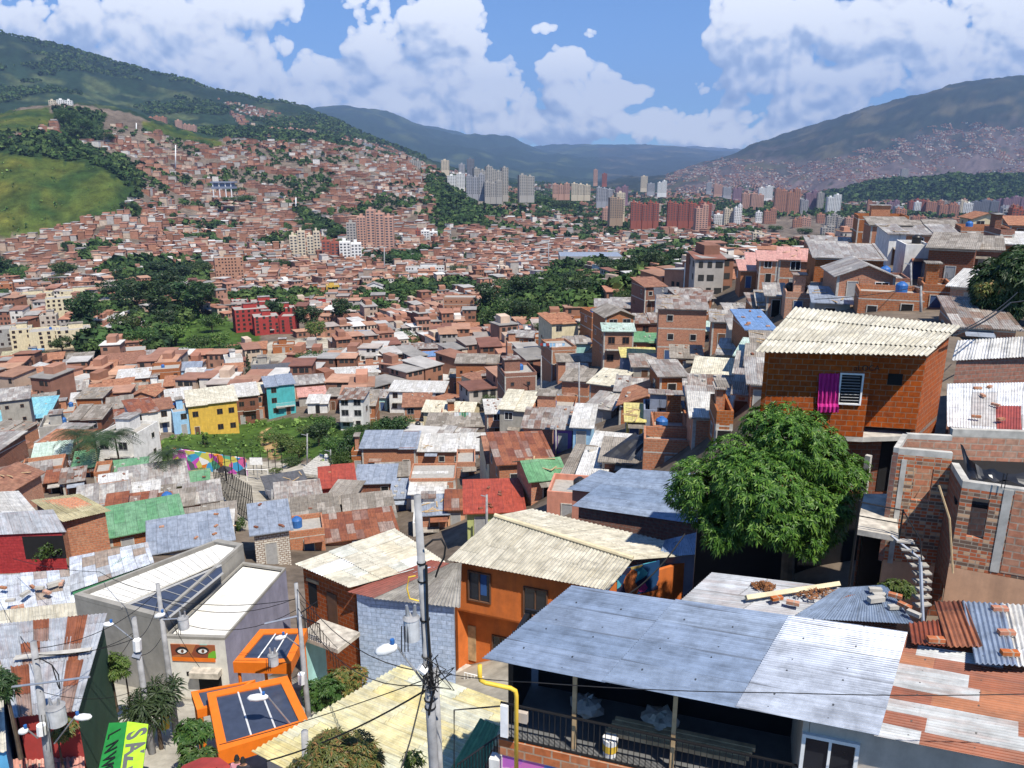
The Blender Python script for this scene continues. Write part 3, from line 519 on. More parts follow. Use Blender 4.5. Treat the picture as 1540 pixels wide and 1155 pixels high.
TL = """567 537 595 316 388 905 p 0 4|450 437 462 348 393 800 c 8 2|472 463 484 348 394 805 c 8 2|499 485 512 362 400 780 r 5 2|528 511 546 364 400 780 w 5 2|531 523 538 335 392 880 g 0 1|630 625 633 346 372 1000 r 0 1|645 633 659 345 372 1000 w 0 2
596 588 605 237 252 2000 g 0 1|625 616 634 239 258 1900 g 0 2|668 663 676 241 256 2000 c 0 1|707 702 714 239 272 1850 d 0 1|694 690 700 247 275 1850 s 0 1|728 712 742 250 296 1650 g 10 3|750 736 766 252 293 1660 g 12 3|715 700 730 262 292 1600 s 0 3|792 780 805 263 294 1600 g 10 2|688 672 700 261 282 1750 w 0 2|747 728 756 272 296 1580 g 5 3
845 830 858 276 292 1900 p 0 3|873 858 889 276 293 1900 c 0 3|895 892 899 255 275 3600 p 0 1|909 905 913 261 276 3500 r 0 1|915 896 922 282 303 1800 s 0 3|935 925 945 280 300 1900 v 0 2|927 916 938 297 328 1400 t 8 2|933 926 940 290 322 1420 c 8 1|970 947 992 304 332 1330 r 0 5|1023 1002 1045 304 332 1350 r 0 5|1055 1045 1065 308 346 1250 p 8 2|1045 1040 1070 304 334 1370 r 0 3
968 963 974 265 283 3000 c 0 1|980 973 985 276 288 2800 s 0 1|995 988 1003 272 290 2700 w 0 2|1065 1062 1070 275 287 3300 s 0 1|1078 1073 1087 277 292 2900 p 0 2|1090 1087 1100 281 294 2700 s 0 2|1110 1102 1116 282 298 2500 v 0 2|1122 1115 1131 289 315 2000 p 0 2|1140 1128 1148 289 318 1950 p 0 2|1144 1140 1162 280 298 2700 w 0 2|1181 1163 1202 284 320 1850 b 0 4|1222 1210 1230 287 314 2000 v 0 2|1233 1228 1238 290 314 1980 g 0 1|1253 1243 1264 293 318 1850 w 0 2|1217 1203 1215 300 320 1900 s 0 2
1096 1088 1104 312 340 1450 c 5 2|1109 1103 1115 308 340 1440 w 5 2|1081 1073 1088 323 340 1480 w 0 1|1157 1148 1167 314 340 1500 b 0 2|1141 1136 1146 319 332 1600 w 0 1|1199 1192 1206 328 346 1400 b 0 2|1212 1205 1219 327 345 1420 p 0 2|1234 1228 1240 322 336 1600 b 0 1|1250 1242 1258 322 346 1450 g 0 2|1272 1258 1270 325 350 1400 g 0 2|1284 1270 1290 324 352 1380 p 0 2|1139 1131 1149 350 369 1000 c 0 2|1245 1235 1254 340 358 1200 g 0 2|1353 1346 1362 312 336 1500 b 0 2|1359 1354 1365 254 272 4200 g 0 1
1380 1366 1392 300 320 2000 r 0 3|1386 1383 1392 302 318 2010 w 0 1|1406 1392 1418 302 320 1980 b 0 3|1425 1412 1441 307 325 1800 b 0 4|1448 1439 1462 303 320 1900 w 0 2|1475 1462 1500 301 320 2000 d 0 3|1500 1490 1508 300 318 2050 v 0 2|1525 1508 1545 296 318 2000 v 0 3|1345 1335 1352 302 318 2000 v 0 2|1370 1374 1384 304 320 1960 w 0 1|1512 1505 1520 313 340 900 s 0 1|1530 1519 1548 313 345 880 r 0 3|1400 1372 1392 325 334 1700 b 0 3
1190 1170 1182 296 318 2100 w 0 1|1306 1290 1300 318 332 1700 c 0 1|1326 1318 1334 316 330 1750 p 0 1|1070 1066 1072 318 334 1700 s 0 1|78 74 84 151 161 1720 c 0 1|92 86 98 150 161 1730 w 0 1|103 99 109 151 161 1720 w 0 1|228 222 250 175 186 2350 b 0 3|270 264 274 181 194 2300 p 0 1|285 275 295 187 197 2350 p 0 3
415 405 425 191 206 2700 p 0 2|434 426 442 192 207 2700 p 0 2|452 443 460 193 208 2700 p 0 2|468 461 476 195 209 2700 p 0 2|485 478 492 205 218 2600 p 0 2|502 494 510 207 220 2600 p 0 2|519 512 526 209 222 2600 p 0 2|536 528 544 211 224 2600 p 0 2|553 546 560 215 228 2600 s 0 2|572 562 580 222 234 2500 p 0 2"""
for ln in TL.split('\n'):
    for e in ln.split('|'):
        _, u0, u1, vt, vb, Y, c, yw, gp = e.split(); tower(float(u0), float(u1), float(vt), float(vb), float(Y), c, yaw=float(yw), gaps=int(gp))
rg = random.Random(23)
for k in range(62):
    u = rg.choice([rg.uniform(955, 1285), rg.uniform(955, 1285), rg.uniform(1285, 1535), rg.uniform(800, 960)]); Y = rg.uniform(1500, 3300) if u < 1285 else rg.uniform(1650, 2200); vb = 312+(2400-Y)*.012+rg.uniform(-3, 6)+(10 if u < 1285 else 4); hp = rg.uniform(12, 26)*1900/Y; wp = rg.uniform(7, 15)*1900/Y
    tower(u-wp/2, u+wp/2, vb-hp, vb, Y, rg.choice('bbbppcwsgrv'), gaps=rg.choice([1, 2, 2]), yaw=rg.uniform(-12, 12))
# ------------------------------------------------------------------ trees
def leaf_crown(rx, rz, nlobe, nleaf, ls, seed, shape='round'):
    rng = np.random.default_rng(seed); V = []
    for k in range(nlobe):
        a = rng.uniform(0, 2*math.pi); zz = rng.uniform(-.75, .8) if shape != 'cone' else rng.uniform(-1, .95)
        rr = math.sqrt(max(0, 1-zz*zz))*rng.uniform(.35, .85) if shape == 'round' else (1-zz)/2*rng.uniform(.5, .95) if shape == 'cone' else rng.uniform(.2, .9)
        c = np.array([math.cos(a)*rr*rx, math.sin(a)*rr*rx, zz*rz*.8]); lr = rx*rng.uniform(.26, .42)*(1 if shape != 'cone' else max(.35, (1-zz)/1.6))
        d = rng.normal(size=(nleaf, 3)); d /= np.linalg.norm(d, axis=1, keepdims=True); d[:, 2] = d[:, 2]*.75+.12
        p = c+d*lr*rng.uniform(.6, 1.05, (nleaf, 1)); n = d+rng.normal(size=d.shape)*.5+np.array([0, 0, .35]); n /= np.linalg.norm(n, axis=1, keepdims=True)
        t = np.cross(n, rng.normal(size=d.shape)); t /= np.linalg.norm(t, axis=1, keepdims=True); b = np.cross(n, t); s = ls*rng.uniform(.6, 1.3, (nleaf, 1))
        V.append(np.stack([p-t*s*.5, p+b*s*.32, p+t*s*.6, p-b*s*.32], 1))
    V = np.concatenate(V).reshape(-1, 3); return V, np.arange(len(V)).reshape(-1, 4)
def trunk_mb(h, r, lean=.1, limbs=5, spread=.5, seed=1):
    rng = random.Random(seed); mb = MB(); top = Vector((lean*h, 0, h*.62)); mb.tube([(0, 0, -2), (0, 0, 0), (lean*.3*h, .02*h, h*.3), top], r, 7, r*.6)
    for k in range(limbs):
        a = 2*math.pi*k/limbs+rng.uniform(-.4, .4); b = Vector((lean*.3*h, .02*h, h*rng.uniform(.28, .5))); e = b+Vector((math.cos(a)*spread*h*.5, math.sin(a)*spread*h*.5, h*rng.uniform(.22, .42)))
        mb.tube([b, (b+e)/2+Vector((0, 0, h*.03)), e], r*.5, 5, r*.14)
    return mb
TREEP = {}
def tree_proto(key, mat, rx, rz, zc, nl, nf, ls, shape='round', th=1., tr=.035, limbs=5):
    V, Q = leaf_crown(rx, rz, nl, nf, ls, hash(key) % 1000 if False else sum(map(ord, key)), shape); V[:, 2] += zc
    TREEP[key] = (raw_mesh('crown', V, Q, [mat]), trunk_mb(zc, tr, .05, limbs, rx*.9/zc).mesh('trunk', 'bark'))
# unit height 1
tree_proto('round_a', 'leaf_dark', .40, .36, .62, 26, 95, .055); tree_proto('round_b', 'leaf_mid', .46, .34, .6, 30, 90, .055); tree_proto('bushy', 'leaf_mid', .52, .44, .48, 34, 85, .06)
tree_proto('light', 'leaf_light', .42, .36, .6, 24, 70, .055); tree_proto('tall', 'leaf_dark', .26, .40, .58, 22, 80, .045, 'loose'); tree_proto('cone', 'leaf_dark', .24, .5, .5, 30, 70, .05, 'cone', limbs=3); tree_proto('airy', 'leaf_mid', .34, .36, .62, 16, 60, .05, 'loose')
TREES = []
def tree(u, vb, hp, wp, kind, Y=None, label=None, group='trees between the houses', lift=0.):
    Y = Y or D(u, vb); p = P(u, vb, Y); d = Y*CP-p.z*SP; h = hp/F*d*1.04; w = wp/F*d
    cm, tm = TREEP[kind]; dims = {'round_a': .8, 'round_b': .92, 'bushy': 1.04, 'light': .84, 'tall': .55, 'cone': .5, 'airy': .7}[kind]
    o = thing(dict(cone='conifer_tree').get(kind, 'broadleaf_tree'), (p.x, Y, gz(p.x, Y)-.1+lift), random.uniform(0, 6.28), label, 'tree', group); sx = w/dims
    o.scale = (sx, sx, h)
    for nm, me in (('crown', cm), ('trunk', tm)): link(nm, me, o)
    TREES.append((o, u, vb-hp*.5, hp, wp, kind)); return o
# picture column of the foot, row of the foot, height and width in rows/columns, kind
TR = """130 500 62 55 round_a|190 515 50 50 bushy|185 470 55 50 tall|230 490 72 60 tall|205 480 60 40 tall|255 470 65 45 round_a|285 480 60 55 tall|305 475 52 45 round_a|150 520 30 40 bushy|95 530 25 35 round_b|60 545 20 30 bushy|165 528 28 38 bushy|215 530 45 48 bushy|265 520 35 40 light|300 530 30 40 bushy|330 525 28 40 light|350 540 28 45 bushy|290 545 26 50 bushy|245 505 40 45 round_a|320 500 30 35 round_b
185 420 22 55 bushy|215 412 20 50 bushy|245 420 28 50 round_a|275 428 30 45 round_a|300 420 30 45 bushy|95 420 28 40 round_b|30 430 30 40 bushy|5 415 30 35 round_a|115 398 14 25 bushy|90 432 20 40 round_b|370 440 24 10 cone|345 448 12 25 bushy|30 430 20 30 round_b|60 470 14 30 round_a
465 500 42 45 round_a|475 512 32 38 light|515 486 38 34 round_a|470 555 32 52 bushy|455 460 18 30 bushy|430 404 16 45 bushy|400 400 12 22 bushy|530 448 14 28 bushy|560 462 14 30 round_b|600 445 20 34 round_b|625 450 22 30 bushy|655 455 24 38 round_a|610 425 18 30 bushy|640 412 18 42 bushy|690 412 16 30 bushy|580 405 22 45 round_a|620 398 18 40 bushy
375 572 44 14 cone|637 512 22 10 cone|600 522 30 46 bushy|575 530 22 30 bushy|620 525 22 30 round_b|600 505 14 40 bushy|560 500 10 20 bushy
735 478 55 50 round_a|765 492 52 55 bushy|790 495 45 50 round_a|745 498 42 45 bushy|815 492 40 45 bushy|850 485 36 40 bushy|870 470 50 55 round_a|895 462 40 44 round_a|920 455 40 45 bushy|790 460 48 50 round_a|830 452 40 48 round_b|850 440 30 40 round_a|885 438 34 50 bushy|915 425 36 50 round_a|945 432 44 50 round_a|965 425 46 42 round_a|985 430 52 40 round_a|1005 420 42 46 round_b|1025 418 44 44 round_a|960 455 32 40 light|935 460 30 32 bushy|1000 440 30 36 bushy
1055 398 42 30 cone|1075 400 40 40 round_a|1085 392 30 36 cone|1100 395 24 36 bushy|1048 418 25 24 round_a|820 512 34 34 round_b|800 510 28 34 light|835 478 22 30 light|760 440 24 45 bushy|800 436 22 40 bushy|720 440 14 30 bushy|745 420 12 34 bushy|700 372 16 40 bushy|690 338 16 40 bushy|760 500 28 40 round_a|880 500 20 30 round_b|910 470 22 28 light
500 358 16 34 bushy|470 352 18 36 bushy|455 342 14 30 bushy|520 372 14 34 bushy|700 332 12 34 bushy|720 345 12 30 bushy|670 300 10 30 bushy|690 300 12 30 bushy|820 310 16 34 bushy|845 316 16 36 bushy|880 330 12 30 bushy|860 308 12 26 bushy|810 330 12 24 bushy|200 322 16 22 round_a|190 318 14 20 round_a|222 318 12 20 round_a|280 276 14 14 round_a|345 308 14 26 bushy|370 306 14 30 bushy|355 292 12 30 bushy|485 292 12 22 bushy|100 188 26 30 bushy|125 198 22 30 bushy|110 206 16 34 bushy|160 212 14 26 bushy
1010 370 12 30 bushy|960 372 10 26 bushy|1130 352 12 30 bushy|1165 348 10 24 bushy|1100 352 10 26 bushy|1210 352 10 24 bushy|1275 350 8 20 bushy|990 352 8 22 bushy|1030 345 8 20 bushy|770 360 10 30 bushy|600 362 10 30 bushy|575 372 8 30 bushy|560 392 10 30 bushy
425 678 27 44 light|450 688 28 42 light|480 670 36 40 round_a|505 690 40 42 bushy|530 705 55 40 round_a|515 715 45 36 bushy|545 690 45 42 bushy|570 680 44 48 bushy|595 672 50 46 round_a|610 655 35 40 bushy|555 665 30 40 round_b|575 655 28 36 round_b|490 650 28 36 bushy|410 660 16 30 light|460 655 16 34 light|535 660 25 34 bushy|745 700 46 38 round_a|765 500 24 28 round_b|308 672 22 18 cone|300 712 10 18 light|360 798 26 22 bushy|735 615 26 24 bushy|415 712 10 20 light|440 700 14 34 bushy|397 670 20 26 light"""
for ln in TR.split('\n'):
    for e in ln.split('|'):
        u, vb, hp, wp, k = e.split(); tree(float(u), float(vb), float(hp), float(wp), k)
# palms
def palm_proto():
    mb = MB(); rng = random.Random(5)
    for k in range(26):
        a = k*2.4; el = rng.uniform(-.2, .9); L = rng.uniform(.36, .46); prev = None
        dirv = Vector((math.cos(a), math.sin(a), 0)); side = Vector((-math.sin(a), math.cos(a), 0)); pts = [dirv*(L*q/6)*math.cos(el*.6)+Vector((0, 0, .72+L*(q/6)*math.sin(el)*.9-.5*L*(q/6)**2*1.3)) for q in range(7)]
        for q in range(6):
            wd = .10*math.sin(math.pi*(q+.7)/7)+.01
            for sgn in (-1, 1):
                for z in range(3):
                    b = pts[q].lerp(pts[q+1], z/3); c = pts[q].lerp(pts[q+1], (z+.45)/3); e = b+side*sgn*wd+dirv*.03+Vector((0, 0, -.035)); mb.quad(b, c, e+dirv*.008, e)
    t = MB(); t.tube([(0, 0, -.1), (.01, 0, .3), (0, .01, .72)], .02, 7, .013)
    return mb.mesh('fronds', 'leaf_palm'), t.mesh('trunk', 'bark')
TREEP['palm'] = palm_proto()
for u, vb, hp in ((122, 700, 62), (150, 712, 66), (180, 705, 66), (258, 728, 62), (165, 690, 50)):
    Y = D(u, vb)*.97; p = P(u, vb, Y); h = hp/F*(Y*CP-p.z*SP)*1.25; o = thing('palm_tree', (p.x, Y, p.z-.3), random.uniform(0, 6), None, 'palm tree', 'palms beside the ball court'); o.scale = (h, h, h)
    link('fronds', TREEP['palm'][0], o); link('trunk', TREEP['palm'][1], o); TREES.append((o, u, vb-hp*.6, hp, 40, 'palm'))
# ------------------------------------------------------------------ houses that are objects
def unit_window(w, h, frame, fr=.07, bars=1):
    mb = MB(); d = .05
    mb.box(-w/2, w/2, -.012, .02, 0, h, mi=1)
    for a, b, c, e in ((-w/2-fr, -w/2, -fr, h+fr), (w/2, w/2+fr, -fr, h+fr), (-w/2, w/2, h, h+fr), (-w/2, w/2, -fr, 0)): mb.box(a, b, -d, .02, c, e, mi=0)
    for k in range(bars): x = -w/2+w*(k+1)/(bars+1); mb.box(x-.025, x+.025, -.035, -.013, 0, h, mi=0)
    return mb.mesh('window', [frame, 'glass'])
WINS = {'w': unit_window(1.15, 1.1, 'frame_white'), 'b': unit_window(1.0, 1.05, 'frame_brown'), 'g': unit_window(1.3, 1.15, 'frame_grey'), 'h': unit_window(.75, .8, 'concrete', .09, 0), 's': unit_window(.55, .6, 'frame_brown', .05, 0)}
def unit_door(m):
    mb = MB(); mb.box(-.45, .45, -.03, .02, 0, 2.05, mi=0)
    for a, b, c, e in ((-.53, -.45, 0, 2.13), (.45, .53, 0, 2.13), (-.45, .45, 2.05, 2.13)): mb.box(a, b, -.06, .02, c, e, mi=1)
    return mb.mesh('door', [m, 'concrete'])
DOORS = [unit_door('door_brown'), unit_door('door_blue'), unit_door('dark'), unit_door('frame_grey')]
def tank_mesh(m):
    mb = MB(); mb.tube([(0, 0, 0), (0, 0, .75), (0, 0, .9), (0, 0, 1.0), (0, 0, 1.06)], .5, 14); 
    for i, v in enumerate(mb.v): 
        k = i//14; 
        if k < 5: f = (1, 1.05, .8, .45, .4)[k]; mb.v[i] = (v[0]*f, v[1]*f, v[2])
    return mb.mesh('water_tank', m)
TANKM = {'blue': tank_mesh('tank_blue'), 'black': tank_mesh('tank_black')}
def brick_mesh(m, a=.2, b=.1, c=.12):
    mb = MB(); mb.box(-a, a, -b, b, 0, c); return mb.mesh('roof_brick', m)
BRICKM = [brick_mesh('brick_pale'), brick_mesh('concrete', .2, .12, .15), brick_mesh('brick_dark'), brick_mesh('wood', .8, .07, .05)]
def zroof(kind, x, y, w, d, h, rise):
    if kind == 'S': return h+rise*(y/d)
    if kind == 'B': return h+rise*(1-y/d)
    if kind == 'L': return h+rise*(x/w+.5)
    if kind == 'R': return h+rise*(.5-x/w)
    if kind == 'G': return h+rise*(1-abs(y/d-.5)*2)
    if kind == 'H': return h+rise*(1-abs(x/w)*2)
    return h
HINFO = []; mat_plain('white_paint2', (.6, .6, .6), .5)
_r = MB(); _r.tube([(0, 0, -.3), (.01, 0, .9)], .018, 4); _r.tube([(.14, .1, -.3), (.16, .1, .8)], .018, 4); _r.box(-.05, .2, -.05, .15, -.31, -.05); REBAR = _r.mesh('rebar', 'metal_black')
def house_local(o, w, d, h, kind, wall, roof, rise, nst=None, win='w', seed=0, detail=1, over=.38, sidewin=True, band=True, front=None, sidewall=None, door=True):
    rng = random.Random(seed); nst = nst or max(1, round(h/2.75)); sh = h/nst; low = -4.5
    mb = MB(); cor = [(-w/2, 0), (w/2, 0), (w/2, d), (-w/2, d)]
    for i in range(4):
        (xa, ya), (xb, yb) = cor[i], cor[(i+1) % 4]; L = math.hypot(xb-xa, yb-ya); mi = 1 if (sidewall and i != 0) else 0
        pts = [(xa, ya, low), (xb, yb, low), (xb, yb, zroof(kind, xb, yb, w, d, h, rise))]; uv = [(0, low), (L, low), (L, pts[2][2])]
        xm, ym = (xa+xb)/2, (ya+yb)/2
        if (kind == 'G' and i in (1, 3)) or (kind == 'H' and i in (0, 2)): pts.append((xm, ym, zroof(kind, xm, ym, w, d, h, rise))); uv.append((L/2, pts[-1][2]))
        pts.append((xa, ya, zroof(kind, xa, ya, w, d, h, rise))); uv.append((0, pts[-1][2])); mb.poly(pts, [(a+i*3.3, b) for a, b in uv], mi)
    if kind == 'F':                                                  # parapet round a flat slab
        t, ph = .16, rng.choice([.25, .5, .9])
        for (x0, x1, y0, y1) in ((-w/2, w/2, 0, t), (-w/2, w/2, d-t, d), (-w/2, -w/2+t, t, d-t), (w/2-t, w/2, t, d-t)): mb.box(x0, x1, y0, y1, h+.003, h+ph)
    wl = mb.obj('wall', [wall, sidewall or wall], o)
    rb = MB(); ov = over; th = .09
    def sheet(p, flip=False):
        p = [Vector(q) for q in p]; L = (p[1]-p[0]).length; Hh = (p[3]-p[0]).length; dn = Vector((0, 0, -th)); uv = [(0, 0), (L, 0), (L, Hh), (0, Hh)]
        rb.quad(*p, uv=uv); b = [q+dn for q in p]; rb.quad(b[3], b[2], b[1], b[0])
        for i in range(4): rb.quad(p[(i+1) % 4], p[i], b[i], b[(i+1) % 4])
    zz = lambda x, y: zroof(kind, x, y, w, d, h, rise)+th+.012
    if kind in 'SB':
        a, b = zz(0, 0), zz(0, d); g = (b-a)/d; P4 = [(-w/2-ov, -ov, a-g*ov), (w/2+ov, -ov, a-g*ov), (w/2+ov, d+ov*.6, b+g*ov*.6), (-w/2-ov, d+ov*.6, b+g*ov*.6)]
        if rng.random() < .45 and detail and w > 4:                  # two roof fields at slightly different heights
            x = w*rng.uniform(-.2, .25); f = lambda q, xx: (xx, q[1], q[2]); e = Vector((0, 0, rng.choice([-.16, .14])))
            sheet([P4[0], f(P4[1], x), f(P4[2], x), P4[3]]); sheet([Vector(f(P4[0], x-.15))+e, Vector(P4[1])+e, Vector(P4[2])+e, Vector(f(P4[3], x-.15))+e])
        else: sheet(P4)
    elif kind in 'LR':
        a, b = zz(-w/2, 0), zz(w/2, 0); g = (b-a)/w; P4 = [(-w/2-ov, d+ov*.5, a-g*ov), (-w/2-ov, -ov, a-g*ov), (w/2+ov, -ov, b+g*ov), (w/2+ov, d+ov*.5, b+g*ov)]; sheet(P4)
    elif kind == 'G':
        g = rise/(d/2); zr = h+rise+th+.012
        sheet([(-w/2-ov, -ov, zz(0, 0)-g*ov), (w/2+ov, -ov, zz(0, 0)-g*ov), (w/2+ov, d/2, zr), (-w/2-ov, d/2, zr)]); sheet([(w/2+ov, d+ov, zz(0, 0)-g*ov), (-w/2-ov, d+ov, zz(0, 0)-g*ov), (-w/2-ov, d/2, zr), (w/2+ov, d/2, zr)])
    elif kind == 'H':
        g = rise/(w/2); zr = h+rise+th+.012
        sheet([(-w/2-ov, d+ov, zz(-w/2, 0)-g*ov), (-w/2-ov, -ov, zz(-w/2, 0)-g*ov), (0, -ov, zr), (0, d+ov, zr)]); sheet([(w/2+ov, -ov, zz(-w/2, 0)-g*ov), (w/2+ov, d+ov, zz(-w/2, 0)-g*ov), (0, d+ov, zr), (0, -ov, zr)])
    else: rb.box(-w/2+.165, w/2-.165, .165, d-.165, h-.15, h+.02)
    rf = rb.obj('roof', roof, o)
    if detail and kind not in 'F' and rng.random() < .6:             # bricks and boards that weigh the sheets down
        bmsh = rng.choice(BRICKM)
        for q in range(rng.randint(3, 7)):
            x, y = rng.uniform(-.48, .48)*w, rng.uniform(.02, .95)*d; z = zz(x, y)+.01
            link('roof_brick', bmsh, rf, Matrix.Translation((x, y, z)) @ Matrix.Rotation(rng.uniform(0, 3), 4, 'Z'))
    if band and wall.startswith('brick') and nst > 0:
        for k in range(1, nst+1):
            z = k*sh-.24
            if k == nst and kind not in 'FSB': continue
            sb = MB(); sb.box(-w/2-.004, w/2+.004, -.004, d+.004, z, z+(.2 if k < nst else .12), top=False); sb.obj('floor_band', 'concrete', o)
        if rng.random() < .5:
            for x in (-w/2-.006, w/2-.22): sb = MB(); sb.box(x, x+.226, -.006, .2, low, h-.02, top=False); sb.obj('corner_column', 'concrete', o)
    def put(me, nm, x, y, z, face):
        rot = {0: 0, 1: math.pi/2, 3: -math.pi/2}[face]; link(nm, me, o, Matrix.Translation((x, y, z)) @ Matrix.Rotation(rot, 4, 'Z'))
    if front is None:
        n = max(1, int(w/2.3)); dk = rng.randrange(n) if door else -1
        for k in range(nst):
            for i in range(n):
                x = -w/2+w*(i+.5)/n+rng.uniform(-.15, .15)
                if k == 0 and i == dk: put(rng.choice(DOORS), 'door', x, 0, 0, 0)
                elif rng.random() < .78: put(WINS[win], 'window', x, 0, k*sh+.95, 0)
    if sidewin:
        for f, x in ((3, -w/2), (1, w/2)):
            m = max(1, int(d/3.6))
            for k in range(nst):
                for i in range(m):
                    if rng.random() < .42: put(WINS[rng.choice(['s', 'h', win])], 'window', x, d*(i+.5)/m, k*sh+1.05, f)
    if nst >= 2 and detail and rng.random() < .38 and front is None: # upper balcony on the front
        bw = w*rng.uniform(.5, .95); bx = rng.uniform(-.5, .5)*(w-bw); z = sh; b = MB(); b.box(bx-bw/2, bx+bw/2, -.85, -.02, z-.12, z); bo = b.obj('balcony', 'concrete', o); r = MB()
        if rng.random() < .5:
            for q in range(int(bw/.18)+1): r.box(bx-bw/2+.18*q, bx-bw/2+.18*q+.025, -.84, -.815, z+.001, z+.9)
            r.box(bx-bw/2, bx+bw/2, -.845, -.81, z+.9, z+.94); r.obj('railing', rng.choice(['metal_black', 'white_paint2', 'metal_black']), bo)
        else: r.box(bx-bw/2+.002, bx+bw/2-.002, -.848, -.75, z+.002, z+.9); r.obj('balcony_wall', rng.choice([wall, 'wall_white', wall, 'wall_cream']), bo)
    if detail and rng.random() < .3 and front is None:               # tin awning over the door
        a = MB(); x = rng.uniform(-.3, .3)*w; z = min(h-.1, 2.35); a.poly([(x-.9, -.02, z), (x-.9, -.95, z-.25), (x+.9, -.95, z-.25), (x+.9, -.02, z)]); a.poly([(x+.9, -.02, z-.03), (x+.9, -.95, z-.28), (x-.9, -.95, z-.28), (x-.9, -.02, z-.03)]); a.obj('awning', rng.choice(['roof_zinc', 'roof_oldgrey', 'roof_rust', 'roof_bluegrey']), o)
    if kind == 'F' and detail:
        for x in (-w/2+.15, w/2-.15):
            if rng.random() < .6: link('rebar', REBAR, o, Matrix.Translation((x, d*.93, h+.2)))
        if rng.random() < .5:
            link('water_tank', TANKM[rng.choice(['blue', 'black'])], o, Matrix.Translation((rng.uniform(-.3, .3)*w, d*rng.uniform(.5, .8), h+.02)))
        if rng.random() < .55:
            x0 = rng.uniform(-.45, -.1)*w; s = MB(); a, b = w*rng.uniform(.3, .5), d*rng.uniform(.3, .45); s.box(x0, x0+a, d*.45, d*.45+b, h+.02, h+2.1); s.obj('roof_room', wall, o)
            s = MB(); s.box(x0-.2, x0+a+.2, d*.45-.25, d*.45+b+.2, h+2.105, h+2.2); s.obj('roof_sheet', rng.choice(['roof_zinc', 'roof_patched', 'roof_oldgrey']), o)
    return o
RK = dict(z='roof_zinc', d='roof_oldgrey', p='roof_patched', w='roof_white', c='roof_cream', o='roof_orange', n='roof_brown', r='roof_rust', g='roof_green', e='roof_palegreen', b='roof_blue', t='roof_teal', u='roof_bluegrey', k='roof_dark', i='roof_pink', R='roof_red', y='roof_yellow', v='roof_olive', s='slab')
WK = dict(k='brick', K='brick_dark', P='brick_pale', w='wall_white', c='wall_cream', y='wall_yellow', l='wall_lightblue', b='wall_blue', t='wall_teal', v='wall_purple', i='wall_pink', g='wall_grey', r='wall_red', m='wall_lime', a='wall_aqua', s='wall_salmon', o='wall_orange', u='wall_bluegrey', h='brick_whitewash', R='brick_red', x='wall_concrete', e='wall_green', C='wall_peach')
WN = dict(k='red brick', K='dark brick', P='pale brick', w='white', c='cream', y='yellow', l='light blue', b='blue', t='teal', v='purple', i='pink', g='grey', r='red', m='lime green', a='aqua', s='salmon', o='orange', u='blue-grey', h='whitewashed brick', R='red-painted brick', x='grey concrete', e='green', C='peach')
RN = dict(z='patched zinc roof', d='old grey sheet roof', p='rust-patched tin roof', w='white roof', c='cream sheet roof', o='orange tile roof', n='brown tile roof', r='rusty roof', g='green roof', e='pale green roof', b='blue roof', t='teal roof', u='blue-grey metal roof', k='black roof', i='pink roof', R='red roof', y='yellow roof', v='olive roof', s='flat concrete roof')
REG = dict(A=(0, 380), B=(380, 380), C=(760, 380), D=(1140, 300), E=(0, 620), F=(380, 620), G=(760, 620), H=(1140, 580), N=(0, 0))
def add_house(u0, u1, vt, vb, dep, yaw, wall, kind, roof, rise=None, label=None, Y=None, win=None, nst=None, seed=None, front=None, sidewall=None, sidewin=True, over=.38, name=None, lift=0):
    uc = (u0+u1)/2; Y = Y or D(uc, vb); p = P(uc, vb, Y); d = Y*CP-p.z*SP; az = math.atan2(p.x, Y)
    w = (u1-u0)/F*d/max(.35, math.cos(R(yaw))); h = P(uc, vt, Y).z-p.z
    if h < 2.55: p = p+Vector((0, 0, h-2.55)); h = 2.55
    seed = seed if seed is not None else int(u0*7+vt*13); rise = rise if rise is not None else {'S': .11, 'B': .1, 'L': .12, 'R': .12, 'G': .2, 'H': .2, 'F': 0}[kind]*(dep if kind in 'SBG' else w)
    o = thing(name or ('brick_house' if WK[wall].startswith('brick') else 'painted_house'), (p.x, Y, p.z+lift), R(yaw)-az*.75, label, 'house', 'houses crowding the slopes')
    win = win or random.Random(seed).choice('wbghb')
    house_local(o, w, dep, h, kind, WK[wall], RK[roof], rise, nst, win, seed, front=front, sidewall=WK[sidewall] if sidewall else None, sidewin=sidewin, over=over)
    c, s = math.cos(o.rotation_euler.z), math.sin(o.rotation_euler.z)
    HOUSES.append((p.x-s*dep/2, Y+c*dep/2, max(w, dep)*.5)); HINFO.append((o, uc, (vt+vb)/2, u1-u0, wall, kind, roof, Y)); return o
